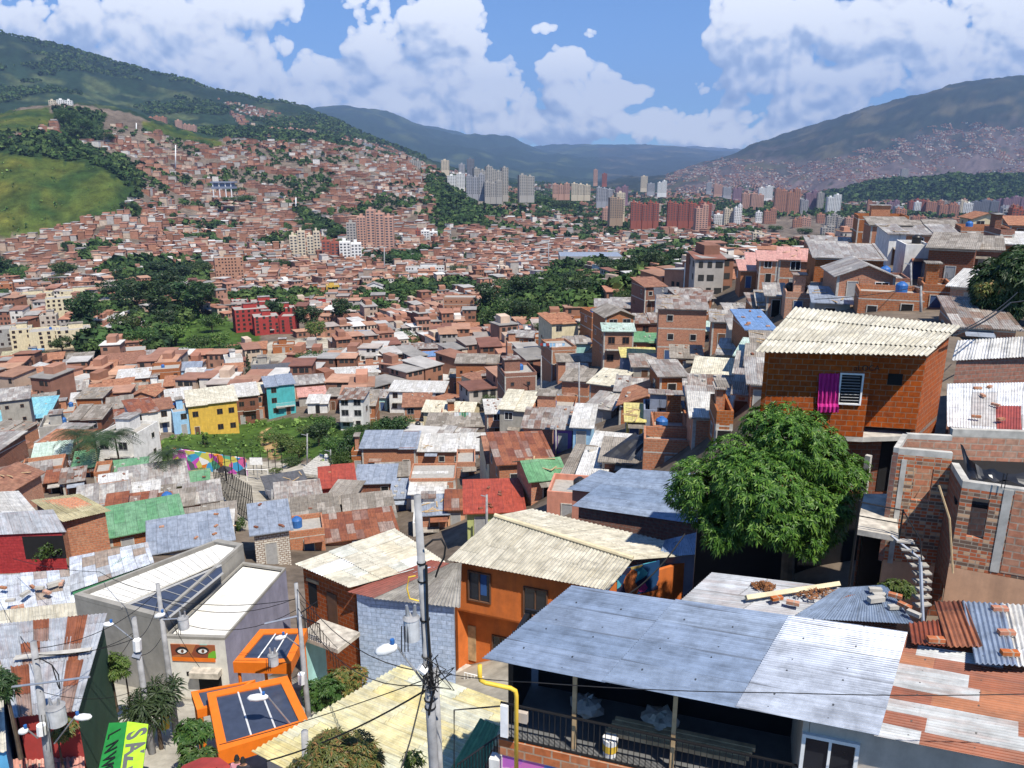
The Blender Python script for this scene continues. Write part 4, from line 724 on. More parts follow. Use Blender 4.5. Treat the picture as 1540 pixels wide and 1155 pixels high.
# region x0 x1 eave base | depth yaw wall roofkind+colour [options]
HT = """C 995 1165 275 420 8 -8 k Sp w=b|C 868 985 245 365 6 0 w Sk w=g|C 520 745 320 405 9 0 k Sz|C 930 1185 455 540 6 -3 c Se w=b|C 690 905 515 580 6 5 k Sg|C 565 735 455 660 5 3 P Se|C 680 870 605 655 5 5 u Sy|C 10 225 490 650 6 -14 k Sz|C 345 490 530 600 6 4 a Sz|C 170 330 500 590 6 0 k Fs|C 305 550 630 690 5 5 k Sd|C 965 1130 610 665 6 0 k Sd|C 1190 1300 400 560 6 0 k Sz|C 1305 1390 445 560 6 4 g Sz|C 1395 1540 445 560 8 10 k Sb|C 1440 1570 320 390 8 6 k Sp|C 890 1035 715 860 6 12 k Sz|C 1080 1325 760 855 8 -6 P Sc w=g|C 485 640 765 885 7 -22 k Sc w=s|C 325 475 745 900 6 -14 k Sd|C 640 865 805 850 6 -5 k Sz|C 660 980 890 945 8 -6 k Ho|C 105 268 1015 1160 7 -6 P Sp w=b|C 278 382 1020 1150 7 -6 v Sz w=b|C 390 490 1010 1140 7 -6 l Sw w=b|C 0 172 830 895 9 4 k Sd|C 75 320 925 965 9 3 k Su|C 1095 1380 870 925 7 2 k Sp|C 1090 1390 960 1010 7 3 k Sz|C 1215 1310 990 1075 5 4 k Fs|C 1150 1340 150 185 10 2 k So|C 1360 1540 105 205 10 2 k Si|C 1400 1540 45 100 9 0 y Si|C 150 250 235 290 8 20 c Hi|C 300 500 405 460 6 0 k Fs|C 215 440 455 485 7 0 K Sz|C 760 980 410 470 7 5 K Sp|C 770 890 250 290 7 0 t Sz|C 620 870 300 340 7 3 k Sz|C 470 610 900 985 6 -22 x Sz|C 705 790 975 1070 5 0 y Sy|C 1290 1420 350 400 6 8 k Sz|C 1050 1180 830 860 5 0 k Sz|C 360 470 690 745 5 0 k Sz|C 1335 1420 700 800 6 -6 K Sz|C 1400 1500 655 740 6 -4 k Sd|C 1330 1400 820 900 6 -6 k Sp|C 1420 1520 760 850 6 0 k Sz|C 1440 1530 560 640 6 0 k Sd|C 1230 1330 590 680 6 -8 x Sz|C 740 880 660 720 6 4 x Sp|C 1340 1450 600 680 6 -12 x Se|C 60 200 465 500 6 0 k Sz
D 110 288 350 550 8 -3 k Si w=w|D 325 688 340 540 9 2 k Sz w=s|D 455 765 445 600 8 6 k Hz|D 125 355 235 275 10 0 k So|D 0 98 355 500 8 0 k Si|D 650 860 150 285 8 3 k Sd|D 575 840 112 260 10 0 k Fs|D 745 832 200 380 7 8 w Sz|D 838 972 275 460 7 3 w Fs|D 870 1130 205 280 8 4 k Sz|D 978 1205 285 500 9 -10 K Sd|D 1215 1370 290 450 8 -6 K Sd|D 1245 1400 112 170 9 8 c Ho|D 1135 1240 112 165 8 0 k So|D 1380 1450 200 380 8 6 K Fs|D 1460 1560 150 215 9 0 k So|D 1425 1560 260 400 8 0 k Sw|D 1115 1325 512 640 7 -16 P Sw w=g|D 950 1105 525 625 5 0 k Fs|D 590 935 570 645 5 0 k Fs|D 45 145 558 680 6 0 P Sz|D 155 290 562 650 5 0 P Fs|D 0 95 615 705 7 0 k Sz|D 1170 1460 745 815 8 4 k Sp|D 860 1140 165 215 8 0 k Sd|D 1180 1420 180 260 8 0 k Fs|D 300 560 265 300 9 2 k Sz|D 0 110 290 340 8 0 k So|D 330 520 600 660 6 0 x Su|D 1210 1330 395 440 6 0 k Sp|D 700 860 470 560 5 3 K Fs|D 300 470 555 625 5 -8 P Sd
B 98 250 770 945 8 10 t Su nst=3 sw=k|B 890 1145 655 755 8 -5 P Si w=s|B 1180 1420 640 800 8 -3 k Sd w=s|B 1140 1290 722 800 7 -4 k Sd|B 795 1105 805 925 8 -10 w Sw sw=k w=b|B 512 645 850 1030 7 -12 w Sp nst=3 w=g|B 990 1270 925 1015 8 -14 c Gc|B 1095 1200 940 1020 5 0 k Fs|B 1358 1480 930 1070 7 5 k Sw|B 1105 1290 265 395 12 -5 P Fs w=s|B 5 230 690 735 8 2 g Sk|B 140 245 735 770 6 0 k Fs|B 460 735 700 745 7 3 k Sw|B 1105 1260 555 600 7 0 k Se|B 955 1170 600 640 6 0 l Sb|B 885 1110 555 610 7 0 k Sp|B 1475 1560 530 690 8 4 k Fs|B 465 580 505 540 9 0 k Su|B 592 770 480 520 9 0 k Su|B 888 1110 85 140 14 0 w Fs nst=3 w=g|B 432 505 192 265 9 6 y Fs w=b|B 632 780 205 250 10 0 w Hz|B 572 625 372 405 8 0 w Hw|B 340 430 200 260 9 0 k Fs|B 745 865 640 705 7 3 k Fs|B 615 740 655 705 6 3 k Fs|B 275 425 830 885 7 6 g Si|B 322 432 870 930 6 -5 w Sw|B 655 780 840 915 6 -8 a Sz|B 872 990 1035 1090 6 0 c Fs|B 1010 1365 1005 1060 7 -4 K Sd|B 430 510 830 910 6 -10 K Sd|B 250 420 760 840 8 8 k Sz|B 580 690 570 620 8 0 k Ho|B 120 240 540 580 8 0 k Fs|B 1190 1310 430 470 8 0 k So|B 720 850 380 420 8 0 k So|B 400 560 590 640 8 0 k Sd|B 600 720 740 790 7 0 k Sd|B 1260 1450 545 610 8 2 P Sc|B 640 800 770 830 6 -4 k Sp|B 1290 1420 780 850 5 -4 K Fs|B 0 90 815 960 8 6 k Sc
A 1120 1378 875 1050 9 8 y Sc w=b nst=2|A 1378 1505 830 990 8 8 K Sw w=b|A 1018 1130 925 1050 6 9 l Fs w=b|A 915 1012 905 1040 6 11 w Sn w=b|A 790 922 925 1060 8 16 w Sr w=b|A 1312 1410 620 690 8 8 w Fs w=g|A 195 350 700 745 10 14 K Hw|A 105 262 750 830 12 4 k So|A 378 505 795 850 8 0 w Gz|A 625 830 645 695 12 2 k Sn|A 622 840 575 630 9 0 k Fs|A 845 1070 605 645 9 0 k Sz|A 868 950 782 820 8 0 w Fs|A 930 1110 855 895 8 6 k Sw|A 528 665 685 725 10 0 P So|A 20 158 612 650 9 0 k Sv|A 163 245 592 625 7 0 l Fs|A 0 98 745 825 9 0 y Sd|A 270 375 770 830 8 0 k So|A 775 850 800 840 7 0 l Gd|A 600 760 790 830 8 0 k So|A 0 262 965 1015 12 -6 k St|A 640 770 900 985 7 4 x Sd|A 560 690 960 1000 6 4 w Sz|A 250 395 1030 1095 8 0 g Fs|A 200 310 880 960 7 0 k Sd|A 320 430 930 980 7 0 k Fs|A 430 620 870 920 8 3 k Sw|A 0 70 870 930 7 0 k So|A 80 190 870 920 7 0 k Sn|A 520 640 820 860 8 0 k So|A 370 490 660 690 8 0 w Sz|A 0 90 640 690 8 0 r So|A 250 360 620 660 8 0 k So|A 400 530 620 660 8 0 k Sd|A 690 860 730 770 9 0 k Sw|A 880 1040 690 740 9 0 k Fs|A 1050 1160 680 720 8 0 l Su|A 1080 1180 720 770 8 0 k Sw|A 1190 1290 730 770 8 0 k Su|A 1280 1370 725 765 8 0 K Sn|A 960 1060 770 820 8 0 k So|A 820 930 830 880 8 4 k So|A 1460 1560 660 710 9 0 x Fs|A 1440 1540 560 600 9 0 k So|A 1310 1440 575 610 9 0 k So|A 1290 1400 690 720 8 0 k So
E 225 400 245 320 9 -5 k Ge|E 245 420 125 170 8 0 w Fs|E 150 365 345 425 8 0 k Fs|E 445 550 320 375 9 0 k Sg|E 10 275 425 475 10 4 K Sp|E 655 830 390 430 10 0 k Sg|E 560 645 365 435 7 0 k Fs|E 600 725 460 500 8 4 K Sw|E 730 1075 445 490 12 6 k Sz|E 485 735 525 570 8 4 k Sz|E 725 900 525 570 8 0 K Sw|E 925 1000 500 565 5 0 K Sd|E 990 1195 465 500 10 2 k Sg|E 1100 1275 520 595 8 6 k Sz|E 670 1050 680 765 9 8 k Sg|E 735 880 600 640 8 0 k Sr|E 1000 1110 540 600 6 0 k Sd|E 1070 1350 650 700 6 2 x Sd|E 905 1330 775 830 9 6 x Su|E 290 355 400 470 5 0 k Sr|E 380 480 400 480 6 0 K Sp|E 900 1010 560 620 6 5 K Fs|E 640 720 570 640 6 0 k Sr|E 0 130 320 350 9 4 k Su|E 1140 1330 690 730 6 0 k Sw|E 0 60 180 260 8 0 k Sr|E 80 220 130 160 9 0 x Sd
F 640 945 205 355 9 -6 k Su w=h|F 578 640 245 360 7 -6 k Fs w=h|F 948 1335 225 305 9 -4 k Sw w=h|F 910 1175 395 520 8 -3 k Fs w=h|F 1245 1560 575 690 9 3 m SR w=b|F 30 220 690 880 8 6 h Su|F 160 395 515 600 8 6 w Sp|F 240 385 580 620 8 4 k Sg|F 110 500 645 700 9 6 k Sd|F 430 560 525 640 8 -18 k Sd|F 555 820 620 680 9 6 k Sd|F 405 590 430 500 9 4 r SR|F 600 815 410 465 8 -4 K Su|F 400 830 725 765 8 8 k Sr|F 225 420 710 800 6 5 k Fs|F 812 920 495 570 7 -3 w Su|F 920 1105 470 560 8 -3 w Sw|F 985 1125 590 690 6 2 k Su|F 1130 1230 560 640 6 0 C Sr|F 930 1110 650 700 7 0 w Fs|F 1060 1160 480 520 6 0 k Sz|F 120 330 470 520 9 14 w Sk|F 1180 1290 310 370 8 0 k Fs|F 720 900 370 430 6 0 K Sd
G 340 430 365 440 9 -14 e Sd|G 430 560 370 420 8 -10 w Sw|G 800 1125 225 262 5 0 k Fs|G 850 1050 140 200 6 2 k Fs|G 890 1055 65 130 6 2 k Fs|G 800 1040 40 70 6 0 u Fs|G 560 790 290 330 7 -6 K Sd|G 500 690 225 260 6 -10 x Sw|G 240 480 500 590 6 -8 s Fs w=s|G 1090 1380 30 90 7 2 k Sw|G 1210 1310 70 150 5 2 k Fs|G 150 340 380 480 7 18 k Gg"""
ROWS = []
for ln in HT.split('\n'):
    rg, rest = ln[0], ln[2:]
    for e in rest.split('|'):
        tk = e.split()
        if tk[0].isalpha(): rg = tk[0]; tk = tk[1:]
        ox, oy = REG[rg]; f = 3.85; df = {'E': .58, 'F': .62, 'G': .65, 'C': .85, 'B': .82}.get(rg, 1)
        u0, u1, vt, vb = ox+float(tk[0])/f, ox+float(tk[1])/f, oy+float(tk[2])/f, oy+float(tk[3])/f
        kw = {}
        for q in tk[8:]:
            a, b = q.split('='); kw[dict(w='win', nst='nst', sw='sidewall')[a]] = int(b) if a == 'nst' else b
        ROWS.append((u0, u1, vt, vb, float(tk[4])*df, float(tk[5]), tk[6], tk[7][0], tk[7][1], kw))
for (u0, u1, vt, vb, dep, yaw, wl, rk, rc, kw) in ROWS: add_house(u0, u1, vt, vb, dep, yaw, wl, rk, rc, **kw)
print('listed houses', len(ROWS))
NEAREX = [[(205, 625), (545, 622), (550, 800), (205, 800)], [(1120, 480), (1460, 440), (1460, 620), (1600, 640), (1600, 1200), (640, 1200), (640, 900), (900, 780), (1000, 760), (1010, 640)], [(-80, 770), (-80, 1300), (700, 1300), (700, 800), (430, 800), (330, 800), (200, 850), (110, 770)]]
NOB2 = GRASS+BARE+LANE+WOOD
def zone_near(u, v, x, y): return (u > -60) & (u < 1100) & (u < 1600) & ~mask(NEAREX, u, v) & (fbm(x/40, y/40, 3, 51) < .70) & (v > 345)
def fill_houses(nmax):
    L = visible_lots(lots(42, 420, .80, 44, 34, 5.8, 8., 3.2), zone_near); L = L[np.argsort(L[:, 1]/np.maximum(.4, 1))]; n = 0
    rng = random.Random(3)
    for (x, y, th) in L:
        if n >= nmax: break
        if blocked(x, y, 3.3): continue
        z = gz(x, y); u, v = proj(x, y, z)
        wl = rng.choice('kkkkkkkkkPPPKKKkwcxk'); rk = rng.choice('SSSSSSFFGHB'); rc = rng.choice('zzddppdnnozcdr' if y < 130 else 'oonnozdpdrzd') if rk != 'F' else 's'
        w, d = rng.uniform(4.8, 6.6), rng.uniform(6, 8.5); st = rng.choice([1, 1, 1, 2, 2, 3]) if y > 110 else rng.choice([1, 1, 2]); h = st*2.6+rng.uniform(-.2, .3)
        o = thing('brick_house' if WK[wl].startswith('brick') else 'painted_house', (x, y-d/2, z), th, None, 'house', 'houses crowding the slopes')
        house_local(o, w, d, h, rk, WK[wl], RK[rc], {'S': .11*d, 'B': .1*d, 'G': .2*d, 'H': .2*w, 'F': 0}[rk], st, rng.choice('wbghs'), int(x*31+y*17))
        HOUSES.append((x, y, max(w, d)*.5)); HINFO.append((o, u, v-h/2/y*F*.9, w/y*F, wl, rk, rc, y)); n += 1
    print('filled houses', n, 'to', y)
# ------------------------------------------------------------------ the near houses, modelled one by one
N0 = len(HINFO)
mat_roof('tin_new', [(0, (.24, .295, .39)), (.5, (.20, .26, .36)), (.8, (.265, .32, .41))], .82, 30., .076, rust=.0, rough=.4, metal=.2, bump=0, line=.45, spec=.5, screw=1)
mat_roof('tin_bright', [(0, (.46, .49, .54)), (.5, (.42, .45, .51)), (.8, (.50, .53, .58))], .82, 30., .076, rust=.0, rough=.34, metal=.3, bump=0, line=.45, spec=.6, screw=1)
mat_roof('tin_rust', [(0, (.25, .07, .028)), (.26, (.36, .37, .37)), (.46, (.31, .11, .045)), (.68, (.40, .41, .41)), (.84, (.22, .06, .028))], .40, 1.7, .076, rust=.38, bump=0, line=.12, rustcol=(.27, .09, .035), interp='CONSTANT', screw=1)
mat_roof('tin_strips', [(0, (.24, .06, .028)), (.22, (.42, .44, .47)), (.5, (.36, .37, .38)), (.66, (.27, .075, .03)), (.84, (.46, .48, .52))], .55, 2.0, .076, rust=.22, bump=0, line=.25, rustcol=(.25, .075, .03), interp='CONSTANT')
mat_roof('tin_old', [(0, (.36, .38, .41)), (.5, (.42, .44, .47)), (.8, (.33, .34, .36))], .82, 2.4, .1, rust=.35, bump=0, line=.5, rustcol=(.24, .11, .06))
mat_roof('sheet_cream', [(0, (.50, .47, .39)), (.4, (.45, .42, .34)), (.7, (.53, .50, .42))], 1.1, 2.0, .177, rust=.4, rough=.9, bump=0, line=.4, rustcol=(.30, .26, .18))
mat_roof('sheet_white', [(0, (.50, .475, .40)), (.35, (.47, .45, .375)), (.62, (.70, .71, .72)), (.72, (.50, .46, .36)), (.9, (.46, .47, .43))], 1.0, 1.9, .177, rust=.4, rough=.85, bump=0, line=.4, rustcol=(.44, .38, .28), interp='CONSTANT')
mat_roof('sheet_yellow', [(0, (.56, .53, .36)), (.3, (.60, .50, .22)), (.55, (.52, .50, .38)), (.75, (.62, .54, .26)), (.88, (.50, .56, .56))], 1.0, 2.2, .177, rust=.35, rough=.85, bump=0, line=.35, rustcol=(.42, .50, .54))
mat_roof('sheet_grey', [(0, (.24, .225, .205)), (.4, (.29, .275, .25)), (.75, (.21, .195, .18))], .92, 1.7, .177, rust=.3, rough=.9, bump=0, line=.4, rustcol=(.4, .39, .37))
mat_roof('sheet_oxblood', [(0, (.23, .062, .045)), (.6, (.20, .055, .04))], 1.2, 3., .177, rust=.12, bump=0, line=.3)
mat_roof('tin_patchwhite', [(0, (.66, .67, .68)), (.3, (.30, .06, .045)), (.42, (.58, .60, .62)), (.62, (.72, .72, .71)), (.8, (.45, .43, .41))], .9, 1.3, .1, rust=.2, bump=0, line=.5, interp='CONSTANT')
mat_roof('tin_debris', [(0, (.50, .54, .60)), (.3, (.62, .66, .72)), (.5, (.38, .40, .42)), (.7, (.56, .60, .68)), (.9, (.33, .27, .22))], .8, 1.3, .1, rust=.22, bump=0, line=.6)
mat_plaster('wall_darkgreen', (.035, .085, .05)); mat_plaster('wall_library', (.30, .285, .255), .25); mat_plaster('wall_white2', (.66, .64, .58), .25); mat_plain('white_roof', (.66, .64, .585), .85, var=.14); mat_plain('canopy_orange', (.68, .16, .012), .5, var=.08)
mat_plain('skylight', (.045, .055, .085), .2, spec=.6); mat_plain('rubble', (.44, .40, .34), .95, var=.4); mat_plain('leaf_litter', (.20, .085, .035), .95, var=.5); mat_plain('tarp_black', (.018, .019, .024), .35, spec=.5); mat_plain('cloth_magenta', (.42, .02, .19), .8)
mat_plain('lime_paint', (.42, .72, .035), .6); mat_plain('green_paint', (.02, .22, .045), .6); mat_plain('pipe_yellow', (.68, .44, .05), .45); mat_plain('white_paint', (.75, .75, .74), .5); mat_plain('transformer_grey', (.46, .47, .48), .5, var=.25); mat_plain('paint_black', (.015, .015, .016), .7); mat_plain('curtain_blue', (.03, .09, .26), .8)
def mat_mural(name, stops, scale, back=None):
    n = NT(name); uv = n.uv(); ns = n.node('TexNoise', i_Scale=scale*.6, i_Detail=3.); n.set(ns.inputs[0], uv)
    v = n.node('TexVoronoi', i_Scale=scale); n.set(v.inputs['Vector'], n.mix(.22, uv, ns.outputs[1])); x, _, _ = n.sep(v.outputs['Color'])
    n.base(n.ramp(x, stops, 'CONSTANT')); MATS[name] = n.m
mat_mural('mural_multi', [(0, (.05, .3, .55)), (.15, (.5, .08, .42)), (.3, (.75, .75, .75)), (.42, (.65, .2, .03)), (.55, (.1, .1, .12)), (.68, (.55, .5, .1)), (.8, (.6, .12, .3)), (.9, (.1, .4, .25))], 1.1)
mat_mural('mural_dark', [(0, (.01, .05, .14)), (.3, (.03, .2, .3)), (.45, (.4, .12, .04)), (.6, (.02, .02, .05)), (.75, (.45, .05, .2)), (.85, (.08, .35, .45)), (.93, (.4, .3, .1))], 2.2)
mat_mural('mural_pink', [(0, (.55, .15, .42)), (.3, (.42, .12, .45)), (.5, (.62, .32, .55)), (.68, (.12, .2, .5)), (.8, (.7, .6, .68)), (.92, (.6, .25, .1))], 2.4)
def lerp2(c, a, b): return (c[0]*(1-a)+c[1]*a)*(1-b)+(c[3]*(1-a)+c[2]*a)*b
def corr_sheet(name, c, mat, wave, ampl, parent, seg=6, rows=1, sag=0., jitter=0., seed=0):
    """real corrugated sheet: waves counted from c0 to c1, flutes running from c0 to c3"""
    rng = random.Random(seed); L = (c[1]-c[0]).length; H = (c[3]-c[0]).length; n = min(900, max(6, int(L/wave*seg))); nrm = (c[1]-c[0]).cross(c[3]-c[0]).normalized(); nrm = nrm if nrm.z > 0 else -nrm
    V = []; uv = []
    for j in range(rows+1):
        b = j/rows
        for i in range(n+1):
            a = i/n; p = lerp2(c, a, b)+nrm*(ampl*math.sin(2*math.pi*a*L/wave)); p.z -= sag*math.sin(math.pi*b); V.append(tuple(p)); uv.append((a*L, b*H))
    me = bpy.data.meshes.new(name); f = [(j*(n+1)+i, j*(n+1)+i+1, (j+1)*(n+1)+i+1, (j+1)*(n+1)+i) for j in range(rows) for i in range(n)]
    if nrm.dot((c[1]-c[0]).cross(c[3]-c[0])) < 0: f = [q[::-1] for q in f]
    me.from_pydata(V, [], f); ul = me.uv_layers.new(name='UVMap'); ul.data.foreach_set('uv', np.array([uv[l.vertex_index] for l in me.loops], 'f').ravel()); me.materials.append(lib(mat)); me.update()
    o = link(name, me, parent); m = o.modifiers.new('thickness', 'SOLIDIFY'); m.thickness = .012; m.offset = -1; return o
def inset(c, d):
    m = sum(c, Vector())/len(c); out = []
    for p in c: r = Vector((m.x-p.x, m.y-p.y, 0)); out.append(p+r.normalized()*min(d*1.4, r.length*.5))
    return out
def drop(c, zb, mats, parent, ins=.35, name='wall', gap=.06):
    """closed walls under a roof outline; mats: one material or one per side"""
    q = [p-Vector((0, 0, gap)) for p in inset(c, ins)]; n = len(q); mats = mats if isinstance(mats, list) else [mats]; u = list(dict.fromkeys(mats)); mb = MB()
    area = sum(q[i].x*q[(i+1) % n].y-q[(i+1) % n].x*q[i].y for i in range(n))
    for i in range(n):
        a, b = q[i], q[(i+1) % n]; A, B = Vector((a.x, a.y, zb)), Vector((b.x, b.y, zb)); L = (B-A).length; uv = [(i*2.7, zb), (i*2.7+L, zb), (i*2.7+L, b.z), (i*2.7, a.z)]; mi = u.index(mats[i % len(mats)])
        if area > 0: mb.quad(A, B, b, a, uv, mi)
        else: mb.quad(B, A, a, b, [uv[1], uv[0], uv[3], uv[2]], mi)
    mb.poly([p for p in (q if area > 0 else q[::-1])], mi=0); mb.obj(name, u, parent); return q
def wplane(a, b):
    e = Vector((b.x-a.x, b.y-a.y, 0)).normalized(); n = Vector((e.y, -e.x, 0)); n = n if n.dot(a) < 0 else -n; return a, n
def on_wall(name, pl, px, mat, parent, out=.03, depth=.06, frame=None, fw=.06, bars=0, pane='glass', sill=False):
    """a window, door or panel laid on a wall by its corners in the photograph (u0,v0,u1,v1)"""
    p0, n = pl; u0, v0, u1, v1 = px; c = [on_plane(u, v, p0, n) for u, v in ((u0, v1), (u1, v1), (u1, v0), (u0, v0))]
    z0, z1 = (c[0].z+c[1].z)/2, (c[2].z+c[3].z)/2; e = Vector((-n.y, n.x, 0)); xs = [(q-p0).dot(e) for q in c]; x0, x1 = min(min(xs[0], xs[3]), min(xs[1], xs[2])), max(max(xs[0], xs[3]), max(xs[1], xs[2]))
    xa = (xs[0]+xs[3])/2; xb = (xs[1]+xs[2])/2; x0, x1 = min(xa, xb), max(xa, xb)
    M = Matrix(((e.x, -n.x, 0, p0.x), (e.y, -n.y, 0, p0.y), (0, 0, 1, 0), (0, 0, 0, 1))); mb = MB()
    if frame is None: mb.box(x0, x1, -out-.0, depth, z0, z1, M); return mb.obj(name, mat, parent)
    mb.box(x0, x1, -out*.3, depth, z0, z1, M, mi=1)
    for a, b, cc, d in ((x0-fw, x0, z0-fw, z1+fw), (x1, x1+fw, z0-fw, z1+fw), (x0, x1, z1, z1+fw), (x0, x1, z0-fw, z0)): mb.box(a, b, -out-.03, depth, cc, d, M, mi=0)
    for k in range(bars): x = x0+(x1-x0)*(k+1)/(bars+1); mb.box(x-.025, x+.025, -out-.015, -out*.3-.002, z0, z1, M, mi=0)
    return mb.obj(name, [frame, pane], parent)
def text_on(s, pl, px, mat, parent, size=None, rot=0., out=.05):
    p0, n = pl; u0, v0, u1, v1 = px; a = on_plane(u0, v1, p0, n); b = on_plane(u1, v1, p0, n); e = Vector((b.x-a.x, b.y-a.y, b.z-a.z)).normalized(); up = n.cross(e); up = up if up.z > 0 else -up
    cu = bpy.data.curves.new('lettering', 'FONT'); cu.body = s; cu.size = size or (on_plane(u0, v0, p0, n)-a).length*1.3; cu.extrude = .004; cu.materials.append(lib(mat)); o = text_mesh(cu)
    nn = e.cross(up); M = Matrix((e, up, nn)).transposed().to_4x4(); M.translation = a+n*out*(1 if True else 1); o.matrix_world = M @ Matrix.Rotation(rot, 4, 'Z')
    if parent is not None: o.parent = parent; o.matrix_parent_inverse = parent.matrix_world.inverted() if False else Matrix()
    w = (b-a).length
    return o
def text_mesh(cu):
    tmp = bpy.data.objects.new('tmp', cu); me = bpy.data.meshes.new_from_object(tmp); bpy.data.objects.remove(tmp); me.name = 'lettering'; return link('lettering', me)
def NH(name, label, cat='house', group='houses crowding the slopes', u=None):
    o = thing(name, (0, 0, 0), 0, label, cat, group); HINFO.append((o, 0, 0, 0, 'custom', '', '', 0)) if cat == 'house' else None; return o
def V3(l): return [PZ(*q) for q in l]
def reserve(c):
    m = sum(c, Vector())/len(c); HOUSES.append((m.x, m.y, max((p-m).length for p in c)*.75))
# --- blue metal roof house with the balcony
A_, B_, C_, D_ = PZ(725, 990, -10.1), PZ(1318, 1107, -10.1), PZ(1362, 952, -9.85), PZ(860, 880, -9.85)
h = NH('metal_roof_house', 'big house in front under a new blue-grey corrugated metal roof, with a black-railed balcony'); reserve([A_, B_, C_, D_])
AB = B_-A_; DC = C_-D_; e1 = AB.normalized(); e2 = Vector((-e1.y, e1.x, 0)).normalized(); L1 = AB.length
for k, (a, b, m, dz) in enumerate(((0, .345, 'tin_new', 0), (.335, .685, 'tin_new', .014), (.675, 1.005, 'tin_bright', .028))):
    up = Vector((0, 0, dz)); corr_sheet('roof_sheet', [A_+AB*a+up, D_+DC*a+up, D_+DC*b+up, A_+AB*b+up], m, .076, .017, h, 6)
h2 = NH('rusty_roof_house', 'pale house at the lower right corner under a rust-striped tin roof')
for k, (a, b, dz) in enumerate(((.995, 1.36, 0), (1.35, 1.75, .012))):
    up = Vector((0, 0, dz)); corr_sheet('roof_sheet', [A_+AB*a+up, D_+DC*a+up, D_+DC*b+up, A_+AB*b+up], 'tin_rust', .076, .012, h2, 5)
def loc(a, b, z): p = A_+e1*a+e2*b; return Vector((p.x, p.y, z))
def lbox(nm, a0, a1, b0, b1, z0, z1, mat, par):
    mb = MB(); M = Matrix(((e1.x/e1.to_2d().length, e2.x, 0, A_.x), (e1.y/e1.to_2d().length, e2.y, 0, A_.y), (0, 0, 1, 0), (0, 0, 0, 1))); mb.box(a0, a1, b0, b1, z0, z1, M); return mb.obj(nm, mat, par)
aw = (PZ(1197, 1092, -10.3)-A_).dot(e1)+.15
lbox('floor', .25, aw, .35, 3.2, -12.55, -12.35, 'wall_darkgrey', h); lbox('back_wall', .6, aw, 2.4, 2.55, -12.35, -10.25, 'metal_black', h); lbox('side_wall', aw, aw+.12, .36, 3.2, -18, -10.2, 'wall_beige', h)  # back wall is black to paint in the balcony's shade
lbox('shade_end_wall', .3, .42, .9, 2.4, -12.35, -10.25, 'metal_black', h)  # black wall added to close off this side and darken the balcony
lbox('parapet', .25, aw, .30, .42, -12.75, -12.34, 'brick_new', h); lbox('mural_wall', .25, aw, .34, .46, -18.5, -12.755, 'mural_pink', h); lbox('white_pillar', .1, .34, .1, .34, -18.5, -12.76, 'wall_white', h)
for a in (1.9, 4.05): lbox('post', a, a+.09, .5, .59, -12.34, -10.2, 'wood', h)
rl = MB(); M_ = Matrix(((e1.x/e1.to_2d().length, e2.x, 0, A_.x), (e1.y/e1.to_2d().length, e2.y, 0, A_.y), (0, 0, 1, 0), (0, 0, 0, 1)))
rl.box(.3, aw-.02, .33, .37, -11.42, -11.38, M_); rl.box(.3, aw-.02, .33, .37, -12.3, -12.27, M_)
k = .3
while k < aw: rl.box(k, k+.016, .342, .358, -12.3, -11.4, M_); k += .125
rl.obj('railing', 'metal_black', h)
fm = MB()
for b in (.25, 1.2, 2.2): fm.box(.3, L1, b, b+.06, -10.22, -10.14, M_)
fm.box(L1-.3, L1-.22, .2, 2.8, -10.22, -10.14, M_); fm.obj('roof_joists', 'metal_black', h)
lbox('wall', aw+.13, L1*1.75, .36, 3.2, -18.5, -10.22, 'wall_beige', h2)
wp = (loc(0, .36, 0), Vector((e1.y, -e1.x, 0)).normalized())
on_wall('window', wp, (1208, 1112, 1284, 1165), None, h2, .05, frame='frame_white', fw=.07, bars=1)
on_wall('fascia', wp, (1197, 1101, 1480, 1108), 'wall_white', h2, .03) if False else None
tag(lbox('mattress_board', .45, .62, -.12, -.05, -11.9, -11.1, 'cloth_white', None), 'pale board with rounded end hanging over the balcony rail', 'board'); tag(lbox('mattress_board', .75, 1.05, -.1, .0, -11.45, -11.2, 'wall_beige', None), 'short pale board hung beside the longer board on the rail', 'board')
for i in range(4):
    o = lbox('timber_plank', 2.6+.05*i, 5.6+.06*i, .75+.13*i, .86+.13*i, -12.0+.02*i, -11.9+.02*i, 'wood', None); tag(o, 'long sawn plank of the timber pile behind the balcony railing, %s from the rail' % ('nearest', 'second', 'third', 'farthest')[i], 'plank', 'timber stacked on the balcony')
bk = thing('paint_bucket', loc(2.75, .62, -12.35), 0, 'white paint bucket with coloured label behind the black railing', 'bucket'); mb = MB(); mb.tube([(0, 0, 0), (0, 0, .42)], .15, 16, .17); mb.obj('bucket', 'white_paint', bk); mb = MB(); mb.tube([(0, 0, .12), (0, 0, .3)], .166, 16, .17, caps=False); mb.obj('paper_label', 'pipe_yellow', bk)
def lump(name, loc_, r, mat, label, cat, sc=(1, 1, .6), seed=1):
    rng = np.random.default_rng(seed); mb = MB(); n, m = 14, 8; pts = [[Vector((math.sin(math.pi*j/m)*math.cos(2*math.pi*i/n)*sc[0], math.sin(math.pi*j/m)*math.sin(2*math.pi*i/n)*sc[1], math.cos(math.pi*j/m)*sc[2]))*r*(1+.13*rng.standard_normal()*(0 < j < m)) for i in range(n)] for j in range(m+1)]
    for j in range(m):
        for i in range(n): mb.quad(pts[j+1][i], pts[j+1][(i+1) % n], pts[j][(i+1) % n], pts[j][i])
    o = mb.obj(name, mat, None); o.location = loc_; o.data.polygons.foreach_set("use_smooth", np.ones(len(o.data.polygons), bool))
    return tag(o, label, cat)
